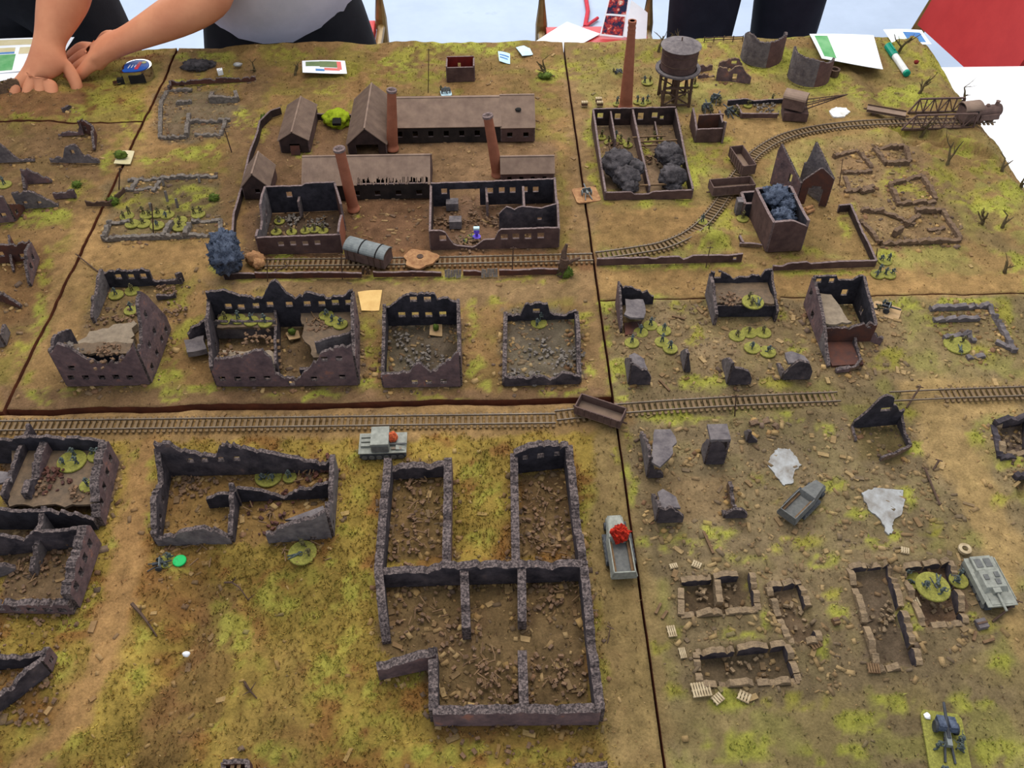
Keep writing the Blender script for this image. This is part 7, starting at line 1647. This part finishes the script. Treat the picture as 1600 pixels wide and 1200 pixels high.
# tape measure
c = G(220, 122); B = thing('tape_measure', 'chrome tape measure with a blue face label on the left joint', 'tape measure', c, math.radians(8))
zc = .0
pl = [(.024 * math.cos(t), .024 * math.sin(t)) for t in np.linspace(-1.2, 3.5, 22)] + [(-.026, -.016), (-.022, -.022), (.0, -.0235)]
MB().prism(pl, 0, .022).build('case', 'chrome', B, world=False); MB().prism([(x * .86, y * .86) for x, y in pl], .022, .0228).build('face_label', 'label_blue', B, world=False)
MB().box((.003, -.001, .0230), (.026, .006, .0006), rz=1.35).build('label_stripe', 'label_red', B, world=False); MB().lathe([(.004, 0), (.004, .0006)], 14, (.011, .009, .0227)).build('label_dot', 'label_yellow', B, world=False)
for k in range(3): MB().box((-.012 + .005 * k, -.002, .0230), (.012 - .002 * k, .0015, .0005), rz=1.35).build('label_stripe', 'white', B, world=False)
MB().box((-.028, -.017, .006), (.012, .008, .010)).build('mouth', 'black_plastic', B, world=False); MB().box((-.036, -.018, .005), (.012, .012, .0008), rz=.3).build('tape_end', 'chrome', B, world=False)
MB().box((0, -.0236, .010), (.026, .001, .014)).build('grip', 'black_plastic', B, world=False)
# tokens
c = G(281, 877); o = MB().lathe([(.0062, 0), (.0065, .0004), (.0065, .0016), (.006, .002), (0, .002)], 28, c).build('token', 'token_green', loc=c); tag(o, 'bright green round token beside the grey soldiers', 'token')
c = P(745, 372); B = thing('token_figure', 'purple and blue game marker on the breach rubble', 'token', c); MB().lathe([(.0055, 0), (.0055, .003), (.002, .004), (.002, .008), (.004, .010), (.0035, .014), (0, .015)], 14, c).build('stem', 'token_purple', B); MB().box((c.x, c.y, .0165), (.008, .005, .003)).build('cap', 'paper_blue', B)
c = G(345, 116); B = thing('die', 'small white die beside the dark heap on the back grass', 'die', c, .3); MB().box((0, 0, .0045), (.009, .009, .009)).build('body', 'white', B, world=False)
for q in [(0, 0), (.0025, .0025), (-.0025, -.0025)]: MB().lathe([(.0008, 0), (.0008, .0002)], 8, (q[0], q[1], .009)).build('pip', 'black_plastic', B, world=False)
puff('rubble_mound', 'dark grey heap of wool rubble on the back grass', 'heap', [(at3(306, 103, .006), .02, (1.2, .6, .5)), (at3(322, 100, .006), .013, (1.2, .7, .5))], 'smoke_black', fine=.3, fibres=120, sub=3)
puff('stone', 'silver stone on the back grass near the die', 'stone', [(at3(372, 101, .006), .007, (1.1, .7, .6))], 'puddle', fine=.1, sub=2); puff('stone', 'small white stone in the yellow grass furrow', 'stone', [(at3(291, 1022, .001), .0032, (1.1, .8, .8))], 'white', fine=.1, sub=2)
puff('red_berry', 'small dark red bead on the back right grass', 'bead', [(at3(1432, 97, .012), .004, (1, 1, 1))], 'red_inside', sub=2)
B = ruin('rail_fence', 'low rail fence on the back grass left of the silo shell', 1130, 66, 'fence')
a, b = G(1100, 66), G(1160, 64)
for z in (.004, .008): MB().bar(a + Vector((0, 0, z)), b + Vector((0, 0, z)), .0012).build('rail', 'pole', B)
for k in range(5): q = a.lerp(b, k / 4); MB().bar((q.x, q.y, q.z - .001), (q.x, q.y, q.z + .010), .0014).build('post', 'pole', B)
# ------------------------------------------------------------------ chairs behind the table
ZF = -.75
def chair(label, corner, ux, uy, w=.42, d=.42, back=True, seat_z=-.30, lean=.10):
    """corner: world point of one seat corner; ux, uy unit directions of the seat edges; the back rises on the far uy side"""
    c0 = Vector((corner.x, corner.y, ZF)); B = thing('chair', label, 'chair', c0, 0, 'red vinyl chairs'); ux, uy = Vector(ux).normalized(), Vector(uy).normalized(); C0 = Vector((corner.x, corner.y, 0))
    def q(a, b, z): p = C0 + ux * w * a + uy * d * b; return Vector((p.x, p.y, z))
    m = MB(); n = 10       # padded seat
    for i in range(n):
        for j in range(n):
            hz = lambda a, b: seat_z + .02 * (1 - (2 * a - 1) ** 6) * (1 - (2 * b - 1) ** 6)
            u0, u1, v0, v1 = .04 + .92 * i / n, .04 + .92 * (i + 1) / n, .04 + .92 * j / n, .04 + .92 * (j + 1) / n
            k = [(u0, v0), (u1, v0), (u1, v1), (u0, v1)]
            if ux.cross(uy).z < 0: k = k[::-1]
            m.hexa([q(a, b, seat_z - .03) for a, b in k] + [q(a, b, hz((a - .04) / .92, (b - .04) / .92)) for a, b in k])
    m.build('seat', 'red_vinyl', B)
    for a in (0, 1):
        MB().tube([q(a, 0, ZF), q(a, 0, seat_z)], .011, 10).build('leg', 'gold_metal', B)
        MB().tube([q(a, 1, ZF), q(a, 1, seat_z), q(a, 1 + lean * .5, seat_z + .2), q(a, 1 + lean, seat_z + .42)] if back else [q(a, 1, ZF), q(a, 1, seat_z)], .015, 10).build('leg', 'gold_metal', B)
        MB().tube([q(a, 0, seat_z - .02), q(a, 1, seat_z - .02)], .010, 8).build('seat_rail', 'gold_metal', B); MB().tube([q(0, a, seat_z - .02), q(1, a, seat_z - .02)], .010, 8).build('seat_rail', 'gold_metal', B)
    if back:
        m = MB(); k = [q(.05, 1 + lean * .4, seat_z + .15), q(.95, 1 + lean * .4, seat_z + .15), q(.95, 1 + lean, seat_z + .42), q(.05, 1 + lean, seat_z + .42)]
        m.hexa(k + [p - uy * .03 for p in k]); m.build('backrest', 'red_vinyl', B)
    return B
A_, B_ = P(1453, 38, -.15), P(1527, 104, -.15); ux = Vector((B_.x - A_.x, B_.y - A_.y, 0)).normalized(); uy = Vector((-ux.y, ux.x, 0))
c = A_ - uy * .34 * 1.14 - ux * .022
chair('red vinyl chair with brass frame turned sideways beyond the white table', c, ux, uy, w=.36, d=.34, seat_z=-.30, lean=.36)
a = P(846, 38, -.27); b = P(1012, 38, -.27); w_ = (b - a).length
chair('red vinyl chair with papers on its seat behind the back edge', Vector((a.x, a.y - .40, 0)), Vector((1, 0, 0)), Vector((0, 1, 0)), w=w_, d=.40, seat_z=-.27)
a = P(400, 30, -.27); b = P(564, 30, -.27)
chair('red vinyl chair mostly hidden behind the grey shirted person', Vector((b.x - .28, a.y - .40, 0)), Vector((1, 0, 0)), Vector((0, 1, 0)), w=.33, d=.40, seat_z=-.27)
# papers and magazine on the middle chair
zs = -.25
def leaf(name, label, pts, mat, z0, cat='paper', prints=(), lifts=(0, 0, 0, 0)):
    return sheet(name, label, cat, pts, mat, z=z0 * 1000, prints=prints, lift=[l * 1000 for l in lifts])
leaf('paper_sheet', 'white paper lying on the red chair seat behind the notes', [(832, 68), (886, 34), (938, 52), (880, 84)], 'paper', zs + .005)
leaf('magazine', 'colourful magazine lying on the red chair seat', [(952, -6), (984, -6), (975, 58), (937, 56)], 'paper', zs + .004, 'magazine', prints=[(.06, .04, .94, .45, 'print_mix'), (.06, .5, .94, .96, 'print_mix')], lifts=(.07, .07, 0, 0))
leaf('paper_sheet', 'white folded paper beside the magazine on the red chair', [(986, 0), (1012, 20), (1010, 62), (974, 58)], 'paper', zs + .008, lifts=(.06, .05, 0, 0))
a = P(915, -6, ZF + .01); b = P(914, 42, ZF + .01); c = P(934, 28, ZF + .01)
o = thing('strap', 'red strap lying on the pale floor behind the chair', 'strap', a - Vector((0, 0, .008)))
MB().tube([a, a.lerp(b, .5) + Vector((.01, 0, 0)), b], .008, 8).build('ribbon', 'strap_red', o); MB().tube([b, b.lerp(c, .5), c], .006, 8).build('ribbon_end', 'strap_red', o)
# ------------------------------------------------------------------ people
def skin_mesh(name, verts, edges, root=0, sub=2, mat='skin', parent=None, smooth=True):
    """verts: (co, rx, ry)"""
    me = bpy.data.meshes.new(name); o3 = parent.location if parent else Vector((0, 0, 0))
    me.from_pydata([tuple(Vector(v[0]) - o3) for v in verts], edges, []); o = bpy.data.objects.new(name, me); COL.objects.link(o)
    sk = o.modifiers.new('skin', 'SKIN'); sk.use_smooth_shade = smooth; sk.branch_smoothing = .6
    for i, v in enumerate(verts):
        s = me.skin_vertices[0].data[i]; s.radius = (v[1], v[2] if len(v) > 2 else v[1]); s.use_root = (i == root)
    su = o.modifiers.new('subd', 'SUBSURF'); su.levels = su.render_levels = sub
    dg = bpy.context.evaluated_depsgraph_get(); dg.update(); em = bpy.data.meshes.new_from_object(o.evaluated_get(dg))
    bpy.data.objects.remove(o); em.name = name
    em.materials.clear(); em.materials.append(MATS[mat]); em.polygons.foreach_set('use_smooth', [True] * len(em.polygons))
    n = bpy.data.objects.new(name, em); COL.objects.link(n)
    if parent: n.parent = parent
    return n
def person(label, hip, feet, shoulder_l, shoulder_r, head, arms, shirt, trousers, shirt_low=None, hair=True):
    """hip: centre of pelvis; feet: two floor points; arms: dict side -> (elbow, wrist, hand direction, palm normal, curl)"""
    base = Vector((hip.x, hip.y, ZF)); B = thing('person', label, 'person', base)
    ch = (shoulder_l + shoulder_r) / 2; V = []; E = []
    def v(p, rx, ry=None): V.append((p, rx, ry or rx)); return len(V) - 1
    sd = (shoulder_r - shoulder_l).normalized()
    h = v(hip, .10, .085); w1 = v(hip.lerp(ch, .35), .10, .085); w2 = v(hip.lerp(ch, .72), .12, .09); nb = v(ch + (head - ch) * .08, .10, .09)
    nk = v(ch.lerp(head, .45), .055); hd0 = v(ch.lerp(head, .72), .062, .07); hd = v(head, .074, .092); ht = v(head + (head - ch).normalized() * .075, .055, .07)
    E += [(h, w1), (w1, w2), (w2, nb), (nb, nk), (nk, hd0), (hd0, hd), (hd, ht)]
    for s, f in ((-1, feet[0]), (1, feet[1])):
        hj = hip + sd * s * .10 + Vector((0, 0, -.05)); kn = hj.lerp(f, .52) + Vector((0, -.015, 0))
        a = v(hj, .06); b = v(hj.lerp(kn, .5), .06); k = v(kn, .05); cf = v(kn.lerp(f, .35), .056); an = v(f + Vector((0, 0, .07)), .04); to = v(f + Vector((0, -.15, .03)), .038, .028)
        E += [(h, a), (a, b), (b, k), (k, cf), (cf, an), (an, to)]
    arm_info = []
    for s, sh, key in ((-1, shoulder_l, 'l'), (1, shoulder_r, 'r')):
        el, wr, hdir, pn, curl = arms[key]
        a = v(sh, .062); b = v(sh.lerp(el, .5), .050); c = v(el, .043); d = v(el.lerp(wr, .3), .044, .042); e = v(el.lerp(wr, .7), .034, .031); w = v(wr, .029, .024)
        E += [(nb, a), (a, b), (b, c), (c, d), (d, e), (e, w)]; arm_info.append((a, b, c))
        hdir = hdir.normalized(); side = hdir.cross(pn).normalized(); pn = side.cross(hdir).normalized()
        p1 = v(wr + hdir * .035, .030, .018); E.append((w, p1)); thumb_s = -1 if key == 'l' else 1
        for k, off in enumerate((-.030, -.010, .010, .029)):
            ln = (.068, .078, .072, .056)[k if thumb_s < 0 else 3 - k]
            kn = wr + hdir * .085 + side * off
            m0 = v(kn, .0105, .0105); E.append((p1, m0)); dcur = hdir.copy(); pp = kn; prev = m0
            for t in range(3):
                dcur = (dcur + pn * curl * (.5 + .35 * t)).normalized(); pp = pp + dcur * ln * (.45, .32, .26)[t]; q = v(pp, (.0092, .0082, .0066)[t]); E.append((prev, q)); prev = q
        ts = side * thumb_s; tb = wr + hdir * .03 + ts * .034 + pn * .008; t0 = v(tb, .0125); t1 = v(tb + (hdir + ts * .8 + pn * curl).normalized() * .034, .0105); t2 = v(tb + (hdir + ts * .8 + pn * curl).normalized() * .034 + (hdir + ts * .1 + pn * curl).normalized() * .028, .008)
        E += [(p1, t0), (t0, t1), (t1, t2)]
    body = skin_mesh('body', V, E, h, 2, 'skin', B)
    # clothes follow the same skeleton, a little larger
    T = []; TE = []
    def tv(p, rx, ry=None): T.append((p, rx, ry or rx)); return len(T) - 1
    r0 = tv(hip + Vector((0, 0, .04)), .158, .13); r1 = tv(hip + Vector((0, 0, -.06)), .155, .128); TE.append((r0, r1))
    for s, f in ((-1, feet[0]), (1, feet[1])):
        hj = hip + sd * s * .10 + Vector((0, 0, -.12)); kn = hj.lerp(f, .5) + Vector((0, -.015, 0)); a = tv(hj, .10); b = tv(hj.lerp(kn, .5), .094); k = tv(kn, .08); c = tv(kn.lerp(f, .5), .074); e = tv(f + Vector((0, .01, .06)), .07); TE += [(r1, a), (a, b), (b, k), (k, c), (c, e)]
    skin_mesh('trousers', T, TE, 0, 2, trousers, B)
    S = []; SE = []
    def sv(p, rx, ry=None): S.append((p, rx, ry or rx)); return len(S) - 1
    lo = shirt_low or hip + Vector((0, 0, -.02)); s0 = sv(lo, .185, .15); s1 = sv(hip.lerp(ch, .3), .17, .14); s2 = sv(hip.lerp(ch, .7), .175, .14); s3 = sv(ch, .12, .11); SE += [(s0, s1), (s1, s2), (s2, s3)]
    for sh, key in ((shoulder_l, 'l'), (shoulder_r, 'r')):
        el = arms[key][0]; a = sv(sh, .08); b = sv(sh.lerp(el, .62), .068); SE += [(s3, a), (a, b)]
    skin_mesh('shirt', S, SE, 0, 2, shirt, B)
    for s, f in ((-1, feet[0]), (1, feet[1])):
        m = MB(); m.blob(f + Vector((0, -.06, .04)), .05, 3, amp=.02, fine=0, sq=(.95, 2.7, .85)); m.build('shoe', 'black_plastic', B, smooth=True)
    # face and hair
    up = (head - ch).normalized(); fw = Vector((0, -1, 0)); fw = (fw - up * fw.dot(up)).normalized(); sx = fw.cross(up)
    for s in (-1, 1):
        MB().blob(head + fw * .085 + sx * s * .031 + up * .005, .011, 2, amp=0, fine=0).build('eye', 'eye', B, smooth=True); MB().blob(head + sx * s * .078, .022, 2, amp=.05, fine=0, sq=(.4, .8, 1.3)).build('ear', 'skin', B, smooth=True)
    MB().blob(head + fw * .098 - up * .022, .014, 2, amp=0, fine=0, sq=(.8, 1.1, 1.5)).build('nose', 'skin', B, smooth=True); MB().blob(head + fw * .086 - up * .055, .02, 2, amp=0, fine=0, sq=(1.2, .4, .3)).build('mouth', 'strap_red', B, smooth=True)
    MB().blob(head + up * .035 - fw * .022, .097, 4, amp=.05, fine=.03, sq=(.92, 1.0, .9)).build('hair', 'hair', B, smooth=True)
    return B
V3 = Vector
# grey shirt, standing close behind the table and reaching over the left-hand board
hp = PY(452, 62, 1.70); hp.z = .07
wr = P(196, 64, .055); el = PY(345, -10, 1.50); sh_r = V3((hp.x - .17, 1.58, .50)); sh_l = V3((hp.x + .20, 1.66, .52))
hd_dir = P(112, 100, .018) - wr
person('person in a grey t-shirt and dark trousers bending to reach across the terrain', hp, [V3((hp.x - .12, 1.74, ZF)), V3((hp.x + .12, 1.74, ZF))], sh_r, sh_l, V3((hp.x - .02, 1.50, .74)),
       {'l': (el, wr, hd_dir, V3((0, .35, -1)), .45), 'r': (V3((hp.x + .34, 1.80, .40)), V3((hp.x + .20, 1.86, .26)), V3((-1, 0, -.2)), V3((0, -1, 0)), .3)}, 'shirt_grey', 'trousers_dark', V3((hp.x, 1.69, -.075)))
# dark trousers, left, holding the map
hp = PY(60, 20, 1.86); hp.z = .10
wr = P(76, 62, .07); el = PY(108, -24, 1.50)
person('person in dark clothes at the left holding the paper map', hp, [V3((hp.x - .12, 1.92, ZF)), V3((hp.x + .12, 1.92, ZF))], V3((hp.x - .20, 1.72, .52)), V3((hp.x + .20, 1.66, .50)), V3((hp.x + .02, 1.56, .74)),
       {'l': (V3((hp.x - .30, 1.68, .28)), V3((hp.x - .26, 1.52, .10)), V3((.2, -.6, -.6)), V3((0, -.3, -1)), .4), 'r': (el, wr, P(60, 122, .026) - wr, V3((-.2, .5, -1)), .35)}, 'trousers_dark', 'trousers_dark')
# black trousers at the right
hp = PY(1180, -70, 2.12)
f0, f1 = PY(1112, 40, 2.12), PY(1214, 40, 2.12); k0 = (f0 - hp); 
person('person in black trousers standing behind the silo shells', V3((hp.x, 2.12, .17)), [V3((PY(1096, 60, 2.12).x - .02, 2.12, ZF)), V3((PY(1212, 60, 2.12).x + .02, 2.14, ZF))], V3((hp.x - .2, 2.14, .66)), V3((hp.x + .2, 2.14, .66)), V3((hp.x, 2.12, .94)),
       {'l': (V3((hp.x - .24, 2.10, .42)), V3((hp.x - .04, 1.96, .44)), V3((1, -.1, .1)), V3((0, 1, 0)), .3), 'r': (V3((hp.x + .24, 2.12, .42)), V3((hp.x + .06, 1.94, .40)), V3((-1, -.1, .1)), V3((0, 1, 0)), .3)}, 'trousers_black', 'trousers_black')
